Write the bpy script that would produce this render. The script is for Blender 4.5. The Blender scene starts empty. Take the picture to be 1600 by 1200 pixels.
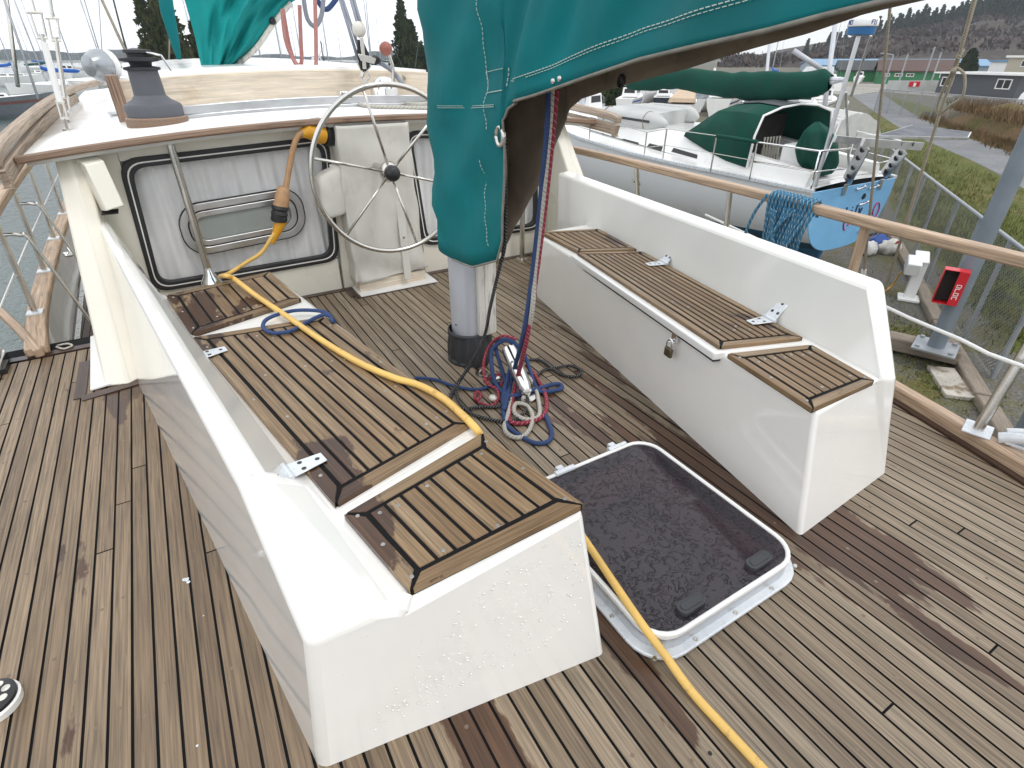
import bpy, bmesh, math, random
from mathutils import Vector as V, Matrix
R = math.radians
rnd = random.Random(7)
S = bpy.context.scene
COL = S.collection
# ---------------------------------------------------------------- camera
CX, CH, F, PITCH, YAW = -1.1437, 1.45, 850.0, math.atan(514/850.0), 0.541145
cam_d = bpy.data.cameras.new('camera'); cam = bpy.data.objects.new('camera', cam_d); COL.objects.link(cam)
cam.location = (CX, 0, CH)
cam.rotation_euler = (math.pi/2-PITCH, 0, -YAW)
cam_d.sensor_width = 36; cam_d.lens = F/1600*36; cam_d.clip_start = 0.02; cam_d.clip_end = 9000
S.camera = cam
# ---------------------------------------------------------------- light and exposure
SUN_EL, SUN_AZ = 60, 165      # azimuth clockwise from +Y
S.view_settings.view_transform = 'Standard'; S.view_settings.look = 'None'
S.view_settings.exposure = 0.42; S.view_settings.gamma = 1
w = bpy.data.worlds.new('World'); S.world = w; w.use_nodes = True
nt = w.node_tree; nt.nodes.clear()
def N(t, k, **kw):
    n = t.nodes.new(k)
    for a, b in kw.items():
        if a == 'inp':
            for i, x in b.items(): n.inputs[i].default_value = x
        else: setattr(n, a, b)
    return n
out = N(nt, 'ShaderNodeOutputWorld'); bg = N(nt, 'ShaderNodeBackground', inp={'Strength': 0.1})
sky = N(nt, 'ShaderNodeTexSky', sky_type='NISHITA', sun_disc=False, sun_elevation=R(SUN_EL), sun_rotation=R(SUN_AZ), dust_density=0.6)
tc = N(nt, 'ShaderNodeTexCoord'); mp = N(nt, 'ShaderNodeMapping', inp={'Scale': (1.6, 1.6, 6.5), 'Location': (0.3, 0.1, 0.0)})
nz = N(nt, 'ShaderNodeTexNoise', inp={'Scale': 1.7, 'Detail': 7.0, 'Roughness': 0.55})
sp = N(nt, 'ShaderNodeSeparateXYZ'); ele = N(nt, 'ShaderNodeMapRange', inp={'From Min': -0.02, 'From Max': 0.14, 'To Min': 0.03, 'To Max': 0.24})
ad = N(nt, 'ShaderNodeMath', operation='ADD'); rp = N(nt, 'ShaderNodeMapRange', inp={'From Min': 0.44, 'From Max': 0.62, 'To Min': .62})
mx = N(nt, 'ShaderNodeMix', data_type='RGBA')
nz2 = N(nt, 'ShaderNodeTexNoise', inp={'Scale': 3.0, 'Detail': 5.0}); cl = N(nt, 'ShaderNodeMix', data_type='RGBA')
cl.inputs[6].default_value = (7.4, 7.9, 8.7, 1); cl.inputs[7].default_value = (14.0, 14.0, 14.0, 1)
L = nt.links.new
L(tc.outputs['Generated'], mp.inputs['Vector']); L(mp.outputs[0], nz.inputs['Vector']); L(mp.outputs[0], nz2.inputs['Vector'])
L(tc.outputs['Generated'], sp.inputs[0]); L(sp.outputs['Z'], ele.inputs[0]); L(nz.outputs['Fac'], ad.inputs[0]); L(ele.outputs[0], ad.inputs[1])
L(ad.outputs[0], rp.inputs[0]); L(rp.outputs[0], mx.inputs[0]); L(sky.outputs[0], mx.inputs[6]); L(nz2.outputs['Fac'], cl.inputs[0]); L(cl.outputs[2], mx.inputs[7])
L(mx.outputs[2], bg.inputs['Color']); L(bg.outputs[0], out.inputs['Surface'])
sun_d = bpy.data.lights.new('sun', 'SUN'); sun_d.energy = 0.7; sun_d.angle = R(14); sun_d.color = (1, .96, .9)
sun = bpy.data.objects.new('sun', sun_d); COL.objects.link(sun); sun.location = (0, 0, 20)
sun.rotation_euler = (R(90-SUN_EL), 0, R(180-SUN_AZ))
# ---------------------------------------------------------------- from a view ray to a point in the place
_f = V((math.sin(YAW)*math.cos(PITCH), math.cos(YAW)*math.cos(PITCH), -math.sin(PITCH)))
_r = V((math.cos(YAW), -math.sin(YAW), 0)); _u = _r.cross(_f)
EYE = V((CX, 0, CH))
def ray(x, y): return _f + _r*((x-800)/F) - _u*((y-600)/F)
def B(x, y, z=0.0): d = ray(x, y); return EYE + d*((z-CH)/d.z)
def BY(x, y, Y): d = ray(x, y); return EYE + d*(Y/d.y)
def BX(x, y, X): d = ray(x, y); return EYE + d*((X-CX)/d.x)
def BD(x, y, D): return EYE + ray(x, y)*D          # at depth D along the view axis
# ---------------------------------------------------------------- objects
def tag(o, label=None, cat=None, group=None, kind=None):
    if label: o['label'] = label
    if cat: o['category'] = cat
    if group: o['group'] = group
    if kind: o['kind'] = kind
    return o
def thing(name, label, cat, loc=(0, 0, 0), group=None):
    o = bpy.data.objects.new(name, None); COL.objects.link(o); o.location = loc; o.empty_display_size = .1
    return tag(o, label, cat, group)
def dup(root, loc, rotz=0, label=None, scale=None):
    r_ = root.copy(); COL.objects.link(r_); r_.location = loc; r_.rotation_euler = (0, 0, rotz)
    if label: r_['label'] = label
    if scale: r_.scale = scale if hasattr(scale, '__len__') else (scale,)*3
    for ch in list(root.children):
        c = ch.copy(); COL.objects.link(c); c.parent = r_
        for g in list(ch.children):
            d = g.copy(); COL.objects.link(d); d.parent = c
    return r_
class MB:
    def __init__(s): s.v = []; s.f = []; s.uv = []
    def add(s, vs, fs, uvs=None):
        o = len(s.v); s.v += [tuple(p) for p in vs]
        for i, f in enumerate(fs):
            s.f.append(tuple(o+k for k in f)); s.uv.append(uvs[i] if uvs else None)
        return s
    def quad(s, a, b, c, d, uv=None): return s.add([a, b, c, d], [(0, 1, 2, 3)], [uv] if uv else None)
    def box(s, c, size, rot=None, uvlen=None):
        hx, hy, hz = [k/2 for k in size]; M = Matrix.Rotation(rot, 3, 'Z') if isinstance(rot, (int, float)) else (rot or Matrix.Identity(3))
        c = V(c); vs = [c+M@V((x*hx, y*hy, z*hz)) for z in (-1, 1) for y in (-1, 1) for x in (-1, 1)]
        fs = [(0, 2, 3, 1), (4, 5, 7, 6), (0, 1, 5, 4), (2, 6, 7, 3), (0, 4, 6, 2), (1, 3, 7, 5)]
        ax = max(range(3), key=lambda k: size[k]); q = [x for x in range(3) if x != ax]; off = rnd.random()*9
        loc = [V((x*hx, y*hy, z*hz)) for z in (-1, 1) for y in (-1, 1) for x in (-1, 1)]
        uvs = [[(loc[k][ax]+off, loc[k][q[0]]+loc[k][q[1]]) for k in f] for f in fs]
        return s.add(vs, fs, uvs)
    def bar(s, a, b, w_, h_, up=(0, 0, 1)):
        a, b = V(a), V(b); d = (b-a); l = d.length; d.normalize(); sd = d.cross(V(up)).normalized(); u = sd.cross(d)
        M = Matrix((sd, d, u)).transposed(); return s.box((a+b)/2, (w_, l, h_), M)
    def sweep(s, pts, w_, h_, up=(0, 0, 1)):
        pts = [V(p) for p in pts]; n = len(pts); rings = []; L_ = 0; ls = []
        for i, p in enumerate(pts):
            d = (pts[min(i+1, n-1)]-pts[max(i-1, 0)]).normalized(); sd = d.cross(V(up)).normalized(); u = sd.cross(d)
            ww = w_[i] if hasattr(w_, '__len__') else w_; hh = h_[i] if hasattr(h_, '__len__') else h_
            rings.append([p+sd*ww/2*a+u*hh/2*b for a, b in ((-1, -1), (1, -1), (1, 1), (-1, 1))])
            if i: L_ += (p-pts[i-1]).length
            ls.append(L_)
        vs = [q for r in rings for q in r]; fs = []; uvs = []
        for i in range(n-1):
            for k in range(4):
                k2 = (k+1) % 4; fs.append((i*4+k, i*4+k2, i*4+4+k2, i*4+4+k)); uvs.append([(ls[i], k*.05), (ls[i], k*.05+.05), (ls[i+1], k*.05+.05), (ls[i+1], k*.05)])
        fs += [(3, 2, 1, 0), tuple((n-1)*4+k for k in range(4))]; uvs += [[(0, 0)]*4]*2
        return s.add(vs, fs, uvs)
    def tube(s, pts, r, n=8, cap=True):
        pts = [V(p) for p in pts]; m = len(pts); ref = V((0, 0, 1)); L_ = 0; vs = []; ls = []
        d0 = (pts[1]-pts[0]).normalized(); ref = d0.orthogonal().normalized()
        for i, p in enumerate(pts):
            d = (pts[min(i+1, m-1)]-pts[max(i-1, 0)]).normalized(); a = (ref-d*ref.dot(d))
            a = a.normalized() if a.length > 1e-5 else d.orthogonal().normalized(); ref = a; b = d.cross(a)
            rr = r[i] if hasattr(r, '__len__') else r
            vs += [p+(a*math.cos(t*2*math.pi/n)+b*math.sin(t*2*math.pi/n))*rr for t in range(n)]
            if i: L_ += (p-pts[i-1]).length
            ls.append(L_)
        fs = []; uvs = []
        for i in range(m-1):
            for k in range(n):
                k2 = (k+1) % n; fs.append((i*n+k, i*n+k2, i*n+n+k2, i*n+n+k)); uvs.append([(ls[i], k/n), (ls[i], (k+1)/n), (ls[i+1], (k+1)/n), (ls[i+1], k/n)])
        if cap: fs += [tuple(range(n-1, -1, -1)), tuple((m-1)*n+k for k in range(n))]; uvs += [[(0, 0)]*n]*2
        return s.add(vs, fs, uvs)
    def lathe(s, prof, c, axis=(0, 0, 1), n=20, capa=True, capb=True):
        ax = V(axis).normalized(); a = ax.orthogonal().normalized(); b = ax.cross(a); c = V(c); vs = []; m = len(prof)
        for r, h in prof: vs += [c+ax*h+(a*math.cos(t*2*math.pi/n)+b*math.sin(t*2*math.pi/n))*r for t in range(n)]
        fs = [(i*n+k, i*n+(k+1) % n, i*n+n+(k+1) % n, i*n+n+k) for i in range(m-1) for k in range(n)]
        if capa: fs.append(tuple(range(n-1, -1, -1)))
        if capb: fs.append(tuple((m-1)*n+k for k in range(n)))
        return s.add(vs, fs)
    def ball(s, c, r, n=12, sc=(1, 1, 1)):
        pr = [(math.sin(t*math.pi/(n//2))*1.0, -math.cos(t*math.pi/(n//2))) for t in range(n//2+1)]; vs = []
        for q, h in pr: vs += [V(c)+V((max(q, .01)*math.cos(t*2*math.pi/n)*sc[0], max(q, .01)*math.sin(t*2*math.pi/n)*sc[1], h*sc[2]))*r for t in range(n)]
        m = len(pr); return s.add(vs, [(i*n+k, i*n+(k+1) % n, i*n+n+(k+1) % n, i*n+n+k) for i in range(m-1) for k in range(n)])
    def grid(s, fn, nu, nv, close=False):
        vs = [fn(i/nu, j/nv) for i in range(nu+1) for j in range(nv+1)]; fs = []; uvs = []
        for i in range(nu):
            for j in range(nv):
                fs.append((i*(nv+1)+j, (i+1)*(nv+1)+j, (i+1)*(nv+1)+j+1, i*(nv+1)+j+1)); uvs.append([(i/nu, j/nv), ((i+1)/nu, j/nv), ((i+1)/nu, (j+1)/nv), (i/nu, (j+1)/nv)])
        return s.add(vs, fs, uvs)
    def prism(s, poly, h):        # poly: 3D points in order, h: vector
        n = len(poly); h = V(h); p = [V(q) for q in poly]
        return s.add(p+[q+h for q in p], [tuple(range(n-1, -1, -1)), tuple(range(n, 2*n))]+[(i, (i+1) % n, n+(i+1) % n, n+i) for i in range(n)])
    def build(s, name, mat, parent=None, smooth=False, bevel=0, seg=2, sub=0, solid=0, ang=35, off=-1):
        me = bpy.data.meshes.new(name); me.from_pydata(s.v, [], s.f); me.validate(); me.update()
        uvl = me.uv_layers.new(name='UVMap')
        if len(me.polygons) == len(s.uv):
            for p, u in zip(me.polygons, s.uv):
                if u and len(u) == p.loop_total:
                    for li, c in zip(p.loop_indices, u): uvl.data[li].uv = c
        bm = bmesh.new(); bm.from_mesh(me); bmesh.ops.recalc_face_normals(bm, faces=bm.faces); bm.to_mesh(me); bm.free()
        me.materials.append(mat); o = bpy.data.objects.new(name, me); COL.objects.link(o)
        if parent is not None:
            o.parent = parent; q = V((0, 0, 0)); p = parent
            while p is not None: q += p.location; p = p.parent
            o.location = -q
        if solid: m = o.modifiers.new('solid', 'SOLIDIFY'); m.thickness = solid; m.offset = off
        if bevel: m = o.modifiers.new('bevel', 'BEVEL'); m.width = bevel; m.segments = seg; m.limit_method = 'ANGLE'; m.angle_limit = R(ang); m.harden_normals = False
        if sub: m = o.modifiers.new('sub', 'SUBSURF'); m.levels = m.render_levels = sub
        if smooth or bevel or sub:
            me.polygons.foreach_set('use_smooth', [True]*len(me.polygons))
            if smooth != 'all' and not sub:
                try: me.set_sharp_from_angle(angle=R(ang))
                except Exception: pass
        return o
def cr(pts, k=6):               # smooth curve through points
    p = [V(q) for q in pts]; o = []
    for i in range(len(p)-1):
        a, b, c, d = p[max(i-1, 0)], p[i], p[i+1], p[min(i+2, len(p)-1)]
        for j in range(k):
            t = j/k; o.append(.5*((2*b)+(c-a)*t+(2*a-5*b+4*c-d)*t*t+(3*b-a-3*c+d)*t**3))
    return o+[p[-1]]
def lerp(a, b, t): return a+(b-a)*t
def interp(tab, x):
    if x <= tab[0][0]: return tab[0][1]
    for (a, p), (b, q) in zip(tab, tab[1:]):
        if x <= b: return lerp(p, q, (x-a)/(b-a))
    return tab[-1][1]
def rrect(w_, h_, r, n=6):
    o = []
    for cx, cy, a0 in ((w_/2-r, h_/2-r, 0), (-w_/2+r, h_/2-r, 90), (-w_/2+r, -h_/2+r, 180), (w_/2-r, -h_/2+r, 270)):
        o += [(cx+r*math.cos(R(a0+90*k/n)), cy+r*math.sin(R(a0+90*k/n))) for k in range(n+1)]
    return o
# ---------------------------------------------------------------- materials
def mat(name, col, rough=.5, metal=0, coat=0, var=.12, vscale=4, bump=0, bscale=60, spec=.5, det=4, dirt=None, dscale=9, dth=(.6, .72), stretch=(1, 1, 1)):
    m = bpy.data.materials.new(name); m.use_nodes = True; t = m.node_tree; b = t.nodes['Principled BSDF']; k = t.links.new
    b.inputs['Metallic'].default_value = metal; b.inputs['Coat Weight'].default_value = coat; b.inputs['Coat Roughness'].default_value = .06; b.inputs['Specular IOR Level'].default_value = spec
    tcn = N(t, 'ShaderNodeTexCoord'); mpn = N(t, 'ShaderNodeMapping', inp={'Scale': stretch}); k(tcn.outputs['Object'], mpn.inputs[0])
    n1 = N(t, 'ShaderNodeTexNoise', inp={'Scale': vscale, 'Detail': det}); k(mpn.outputs[0], n1.inputs['Vector'])
    mr = N(t, 'ShaderNodeMapRange', inp={'From Min': .3, 'From Max': .7, 'To Min': 1-var, 'To Max': 1+var}); k(n1.outputs['Fac'], mr.inputs[0])
    mu = N(t, 'ShaderNodeVectorMath', operation='SCALE'); mu.inputs[0].default_value = col[:3]; k(mr.outputs[0], mu.inputs['Scale'])
    src = mu.outputs[0]
    if dirt:
        n2 = N(t, 'ShaderNodeTexNoise', inp={'Scale': dscale, 'Detail': 6, 'Roughness': .65}); k(mpn.outputs[0], n2.inputs['Vector'])
        m2 = N(t, 'ShaderNodeMapRange', inp={'From Min': dth[0], 'From Max': dth[1]}); k(n2.outputs['Fac'], m2.inputs[0])
        mm = N(t, 'ShaderNodeMix', data_type='RGBA'); k(m2.outputs[0], mm.inputs[0]); k(src, mm.inputs[6]); mm.inputs[7].default_value = (*dirt, 1); src = mm.outputs[2]
    k(src, b.inputs['Base Color'])
    rr = N(t, 'ShaderNodeMapRange', inp={'From Min': .3, 'From Max': .7, 'To Min': max(rough*.8, .02), 'To Max': min(rough*1.2, 1)}); k(n1.outputs['Fac'], rr.inputs[0]); k(rr.outputs[0], b.inputs['Roughness'])
    if bump:
        n3 = N(t, 'ShaderNodeTexNoise', inp={'Scale': bscale, 'Detail': 3}); k(mpn.outputs[0], n3.inputs['Vector'])
        bp = N(t, 'ShaderNodeBump', inp={'Strength': bump, 'Distance': .01}); k(n3.outputs['Fac'], bp.inputs['Height']); k(bp.outputs[0], b.inputs['Normal'])
    return m
def wood(name, ramp, wet=(.035, .012, .008), wetth=(.62, .68), wscale=2.0, rough=.55, stains=(), stretch=(1, .45, 1), grain=.52, drift=None, isw=.22):
    m = bpy.data.materials.new(name); m.use_nodes = True; t = m.node_tree; b = t.nodes['Principled BSDF']; k = t.links.new
    uv = N(t, 'ShaderNodeUVMap'); geo = N(t, 'ShaderNodeNewGeometry'); tcn = N(t, 'ShaderNodeTexCoord')
    cb = N(t, 'ShaderNodeCombineXYZ'); k(geo.outputs['Random Per Island'], cb.inputs[2])
    sc = N(t, 'ShaderNodeVectorMath', operation='MULTIPLY_ADD'); sc.inputs[1].default_value = (2.2, 95, 1); k(uv.outputs[0], sc.inputs[0])
    of = N(t, 'ShaderNodeVectorMath', operation='SCALE', inp={'Scale': 77.0}); k(cb.outputs[0], of.inputs[0]); k(of.outputs[0], sc.inputs[2])
    g = N(t, 'ShaderNodeTexNoise', inp={'Scale': 1.6, 'Detail': 5, 'Roughness': .6, 'Distortion': .6}); k(sc.outputs[0], g.inputs['Vector'])
    # slow colour change along a plank
    s2 = N(t, 'ShaderNodeVectorMath', operation='MULTIPLY_ADD'); s2.inputs[1].default_value = (2.2, 7, 1); k(uv.outputs[0], s2.inputs[0]); k(of.outputs[0], s2.inputs[2])
    g2 = N(t, 'ShaderNodeTexNoise', inp={'Scale': 1.3, 'Detail': 3}); k(s2.outputs[0], g2.inputs['Vector'])
    f1 = N(t, 'ShaderNodeMath', operation='MULTIPLY_ADD', inp={1: .42, 2: .04}); k(geo.outputs['Random Per Island'], f1.inputs[0])
    f2 = N(t, 'ShaderNodeMath', operation='MULTIPLY_ADD', inp={1: .55}); k(g2.outputs['Fac'], f2.inputs[0]); k(f1.outputs[0], f2.inputs[2])
    cr_ = N(t, 'ShaderNodeValToRGB'); k(f2.outputs[0], cr_.inputs[0])
    el = cr_.color_ramp.elements
    while len(el) < len(ramp): el.new(.5)
    for i, c in enumerate(ramp): el[i].position = i/(len(ramp)-1); el[i].color = (*c, 1)
    gm = N(t, 'ShaderNodeMapRange', inp={'From Min': .3, 'From Max': .7, 'To Min': 1-grain, 'To Max': 1+grain}); k(g.outputs['Fac'], gm.inputs[0])
    c1 = N(t, 'ShaderNodeVectorMath', operation='SCALE'); k(cr_.outputs[0], c1.inputs[0]); k(gm.outputs[0], c1.inputs['Scale'])
    src = c1.outputs[0]
    if drift:     # tone that changes across the deck: (axis vector, offset, colour multiplier)
        dv = N(t, 'ShaderNodeVectorMath', operation='DOT_PRODUCT'); dv.inputs[1].default_value = drift[0]; k(tcn.outputs['Object'], dv.inputs[0])
        dn = N(t, 'ShaderNodeTexNoise', inp={'Scale': 1.1, 'Detail': 4}); k(tcn.outputs['Object'], dn.inputs['Vector'])
        da = N(t, 'ShaderNodeMath', operation='ADD'); k(dv.outputs['Value'], da.inputs[0]); k(dn.outputs['Fac'], da.inputs[1])
        dm = N(t, 'ShaderNodeMapRange', inp={'From Min': drift[1], 'From Max': drift[1]+drift[3]}); k(da.outputs[0], dm.inputs[0])
        dx = N(t, 'ShaderNodeMix', data_type='RGBA', blend_type='MULTIPLY'); k(dm.outputs[0], dx.inputs[0]); k(src, dx.inputs[6]); dx.inputs[7].default_value = (*drift[2], 1); src = dx.outputs[2]
    mpn = N(t, 'ShaderNodeMapping', inp={'Scale': stretch}); k(tcn.outputs['Object'], mpn.inputs[0])
    wn = N(t, 'ShaderNodeTexNoise', inp={'Scale': wscale, 'Detail': 5, 'Roughness': .62}); k(mpn.outputs[0], wn.inputs['Vector'])
    isl = N(t, 'ShaderNodeMath', operation='MULTIPLY_ADD', inp={1: isw, 2: -isw/2}); k(geo.outputs['Random Per Island'], isl.inputs[0])
    wa = N(t, 'ShaderNodeMath', operation='ADD'); k(wn.outputs['Fac'], wa.inputs[0]); k(isl.outputs[0], wa.inputs[1]); wv = wa.outputs[0]
    for (px, py, pz, rad, amt) in stains:
        ds = N(t, 'ShaderNodeVectorMath', operation='DISTANCE'); sv = N(t, 'ShaderNodeVectorMath', operation='MULTIPLY'); sv.inputs[1].default_value = stretch
        k(tcn.outputs['Object'], sv.inputs[0]); k(sv.outputs[0], ds.inputs[0]); ds.inputs[1].default_value = (px*stretch[0], py*stretch[1], pz*stretch[2])
        dr = N(t, 'ShaderNodeMapRange', inp={'From Min': 0, 'From Max': rad, 'To Min': amt, 'To Max': 0}); k(ds.outputs['Value'], dr.inputs[0])
        a2 = N(t, 'ShaderNodeMath', operation='ADD'); k(wv, a2.inputs[0]); k(dr.outputs[0], a2.inputs[1]); wv = a2.outputs[0]
    wm = N(t, 'ShaderNodeMapRange', inp={'From Min': wetth[0], 'From Max': wetth[1]}); k(wv, wm.inputs[0])
    wc = N(t, 'ShaderNodeMix', data_type='RGBA', blend_type='MULTIPLY'); k(wm.outputs[0], wc.inputs[0]); k(src, wc.inputs[6]); wc.inputs[7].default_value = (*wet, 1)
    k(wc.outputs[2], b.inputs['Base Color'])
    ro = N(t, 'ShaderNodeMapRange', inp={'To Min': rough, 'To Max': .28}); k(wm.outputs[0], ro.inputs[0]); k(ro.outputs[0], b.inputs['Roughness'])
    bp = N(t, 'ShaderNodeBump', inp={'Strength': .35, 'Distance': .002}); k(g.outputs['Fac'], bp.inputs['Height']); k(bp.outputs[0], b.inputs['Normal'])
    return m
def rope(name, c1, c2, freq=55, twist=2, th=.78, rough=.8):
    m = bpy.data.materials.new(name); m.use_nodes = True; t = m.node_tree; b = t.nodes['Principled BSDF']; k = t.links.new
    uv = N(t, 'ShaderNodeUVMap'); sp_ = N(t, 'ShaderNodeSeparateXYZ'); k(uv.outputs[0], sp_.inputs[0])
    a = N(t, 'ShaderNodeMath', operation='MULTIPLY', inp={1: float(freq)}); k(sp_.outputs[0], a.inputs[0])
    bb = N(t, 'ShaderNodeMath', operation='MULTIPLY_ADD', inp={1: float(twist)}); k(sp_.outputs[1], bb.inputs[0]); k(a.outputs[0], bb.inputs[2])
    fr = N(t, 'ShaderNodeMath', operation='FRACT'); k(bb.outputs[0], fr.inputs[0])
    gt = N(t, 'ShaderNodeMath', operation='GREATER_THAN', inp={1: th}); k(fr.outputs[0], gt.inputs[0])
    nn = N(t, 'ShaderNodeTexNoise', inp={'Scale': 25.0, 'Detail': 2}); k(uv.outputs[0], nn.inputs['Vector'])
    g2 = N(t, 'ShaderNodeMath', operation='GREATER_THAN', inp={1: .46}); k(nn.outputs['Fac'], g2.inputs[0]); ml = N(t, 'ShaderNodeMath', operation='MULTIPLY'); k(gt.outputs[0], ml.inputs[0]); k(g2.outputs[0], ml.inputs[1])
    mm = N(t, 'ShaderNodeMix', data_type='RGBA'); k(ml.outputs[0], mm.inputs[0]); mm.inputs[6].default_value = (*c1, 1); mm.inputs[7].default_value = (*c2, 1); k(mm.outputs[2], b.inputs['Base Color'])
    b.inputs['Roughness'].default_value = rough
    s2 = N(t, 'ShaderNodeMath', operation='MULTIPLY_ADD', inp={1: 2.0}); k(sp_.outputs[1], s2.inputs[0]); a3 = N(t, 'ShaderNodeMath', operation='MULTIPLY', inp={1: 160.0}); k(sp_.outputs[0], a3.inputs[0]); k(a3.outputs[0], s2.inputs[2])
    sn = N(t, 'ShaderNodeMath', operation='SINE'); x6 = N(t, 'ShaderNodeMath', operation='MULTIPLY', inp={1: 6.283}); k(s2.outputs[0], x6.inputs[0]); k(x6.outputs[0], sn.inputs[0])
    bp = N(t, 'ShaderNodeBump', inp={'Strength': .5, 'Distance': .002}); k(sn.outputs[0], bp.inputs['Height']); k(bp.outputs[0], b.inputs['Normal'])
    return m
def schlick(t):       # reflectance of a pane, the same from both sides
    lw = N(t, 'ShaderNodeLayerWeight', inp={'Blend': .5}); pw = N(t, 'ShaderNodeMath', operation='POWER', inp={1: 5.0}); t.links.new(lw.outputs['Facing'], pw.inputs[0])
    ma = N(t, 'ShaderNodeMath', operation='MULTIPLY_ADD', inp={1: .93, 2: .045}); t.links.new(pw.outputs[0], ma.inputs[0]); return ma
def glassm(name, tint=(.9, .95, .95), rough=.03, amt=.9):
    m = bpy.data.materials.new(name); m.use_nodes = True; t = m.node_tree; t.nodes.remove(t.nodes['Principled BSDF']); k = t.links.new
    tr = N(t, 'ShaderNodeBsdfTransparent', inp={'Color': (*tint, 1)}); gl = N(t, 'ShaderNodeBsdfGlossy', inp={'Roughness': rough}); fr = schlick(t)
    mm = N(t, 'ShaderNodeMixShader'); k(fr.outputs[0], mm.inputs[0]); k(tr.outputs[0], mm.inputs[1]); k(gl.outputs[0], mm.inputs[2])
    nn = N(t, 'ShaderNodeTexNoise', inp={'Scale': 6.0}); bp = N(t, 'ShaderNodeBump', inp={'Strength': .04, 'Distance': .01}); k(nn.outputs['Fac'], bp.inputs['Height']); k(bp.outputs[0], gl.inputs['Normal'])
    k(mm.outputs[0], t.nodes['Material Output'].inputs[0]); return m
TEAK_RAMP = [(.082, .057, .037), (.135, .098, .064), (.182, .138, .092), (.224, .176, .122), (.272, .219, .157), (.35, .293, .218)]
SEAT_RAMP = [(.095, .052, .024), (.150, .090, .043), (.20, .128, .064), (.245, .17, .098), (.325, .25, .17)]
M_deck = wood('weathered_deck_teak', TEAK_RAMP, wet=(.36, .24, .19), wetth=(.72, .755), wscale=8.0, stretch=(1, .26, 1), rough=.5,
              stains=[(.47, .66, 0, .22, .42), (-.38, .60, 0, .13, .42), (.62, .66, 0, .16, .36), (.42, 1.2, 0, .24, .40), (.60, 2.0, 0, .20, .28), (.20, 1.55, 0, .20, .30), (-1.62, 2.95, 0, .15, .42),
                      (-1.36, 2.2, 0, .08, .35), (.10, 2.0, 0, .16, .28), (-.85, .64, 0, .13, .36), (-1.75, 1.9, 0, .16, .2), (.42, .12, 0, .06, .42)],
              drift=((-1, 0, 0), .90, (.86, .78, .69), 1.0))
M_seat = wood('oiled_seat_teak', SEAT_RAMP, wet=(.26, .17, .13), isw=.10, wetth=(.66, .70), wscale=9, stretch=(1, .45, 1), rough=.42,
              stains=[(-.95, .95, .47, .14, .3), (-1.2, 2.75, .47, .34, .3), (-1.0, 1.2, .47, .16, .3), (-1.25, 2.4, .47, .15, .25), (.85, 1.3, .47, .1, .25), (1.1, 2.5, .47, .15, .2)])
M_rail = wood('bare_rail_wood', [(.32, .215, .135), (.38, .265, .175), (.45, .325, .225), (.52, .40, .30)], wet=(.6, .5, .42), wetth=(.66, .8), wscale=3, rough=.6)
M_trim = wood('brown_trim_wood', [(.13, .08, .05), (.21, .135, .09), (.30, .20, .14), (.42, .32, .24)], wet=(.5, .4, .35), wetth=(.6, .75), wscale=3, rough=.5)
M_pale = wood('pale_worn_wood', [(.60, .50, .37), (.68, .58, .45), (.74, .65, .53), (.77, .70, .60)], wet=(.75, .66, .56), wetth=(.58, .8), wscale=4, rough=.6, grain=.22)
M_screw = mat('dull_screw_head', (.36, .35, .33), .42, .8, var=.3, vscale=90)
M_silver = wood('silvered_rail_wood', [(.27, .20, .145), (.33, .255, .19), (.39, .31, .24), (.46, .39, .32)], wet=(.6, .5, .42), wetth=(.66, .8), wscale=3, rough=.65)
M_dark = wood('dark_wet_teak', [(.03, .017, .012), (.05, .028, .02), (.07, .04, .03)], rough=.3)
M_caulk = mat('black_caulk', (.009, .009, .010), .8, var=.25, spec=.15)
M_gel = mat('cream_gelcoat', (.84, .825, .785), .11, coat=.6, var=.03, vscale=3, dirt=(.40, .32, .22), dscale=40, dth=(.70, .76))
M_gelw = mat('white_gelcoat', (.82, .82, .80), .22, coat=.3, var=.03, vscale=3, dirt=(.6, .57, .5), dscale=8, dth=(.70, .85))
M_wall = mat('cream_paint', (.82, .785, .685), .3, var=.04, vscale=2, dirt=(.5, .46, .36), dscale=6, dth=(.70, .85))
M_steel = mat('stainless_steel', (.62, .60, .56), .22, 1, var=.08, vscale=12)
M_chrome = mat('chrome', (.80, .80, .80), .08, 1, var=.04)
M_alu = mat('brushed_aluminium', (.62, .63, .64), .34, 1, var=.06, vscale=9)
M_zinc = mat('white_painted_metal', (.66, .69, .72), .3, .2, var=.06, vscale=20)
M_mast = mat('grey_mast_paint', (.50, .52, .56), .35, var=.06, vscale=4, dirt=(.3, .3, .3), dscale=12, dth=(.66, .8))
M_board = mat('stained_white_board', (.66, .64, .58), .5, var=.06, dirt=(.18, .16, .14), dscale=5, dth=(.52, .70), stretch=(4, 4, .7))
M_rub = mat('black_rubber', (.022, .022, .024), .5, var=.3, vscale=8)
M_boot = mat('dark_grey_rubber_boot', (.038, .040, .045), .55, var=.25, vscale=9, bump=.15, bscale=40)
M_black = mat('black_plastic', (.015, .015, .016), .35, var=.2)
M_teal = mat('teal_canvas', (.002, .152, .165), .75, var=.12, vscale=3, bump=.5, bscale=8, spec=.25)
M_tealf = mat('faded_teal_canvas', (.006, .24, .235), .75, var=.14, vscale=3, bump=.1, bscale=22, spec=.25)
M_liner = mat('brown_canvas_liner', (.25, .21, .165), .85, var=.3, vscale=5, bump=.1, bscale=20, spec=.2, dirt=(.03, .028, .024), dscale=4, dth=(.55, .8))
M_hem = mat('grey_hem_tape', (.22, .21, .18), .8, var=.2, vscale=30)
M_stitch = mat('pale_thread', (.55, .62, .56), .8)
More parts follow.
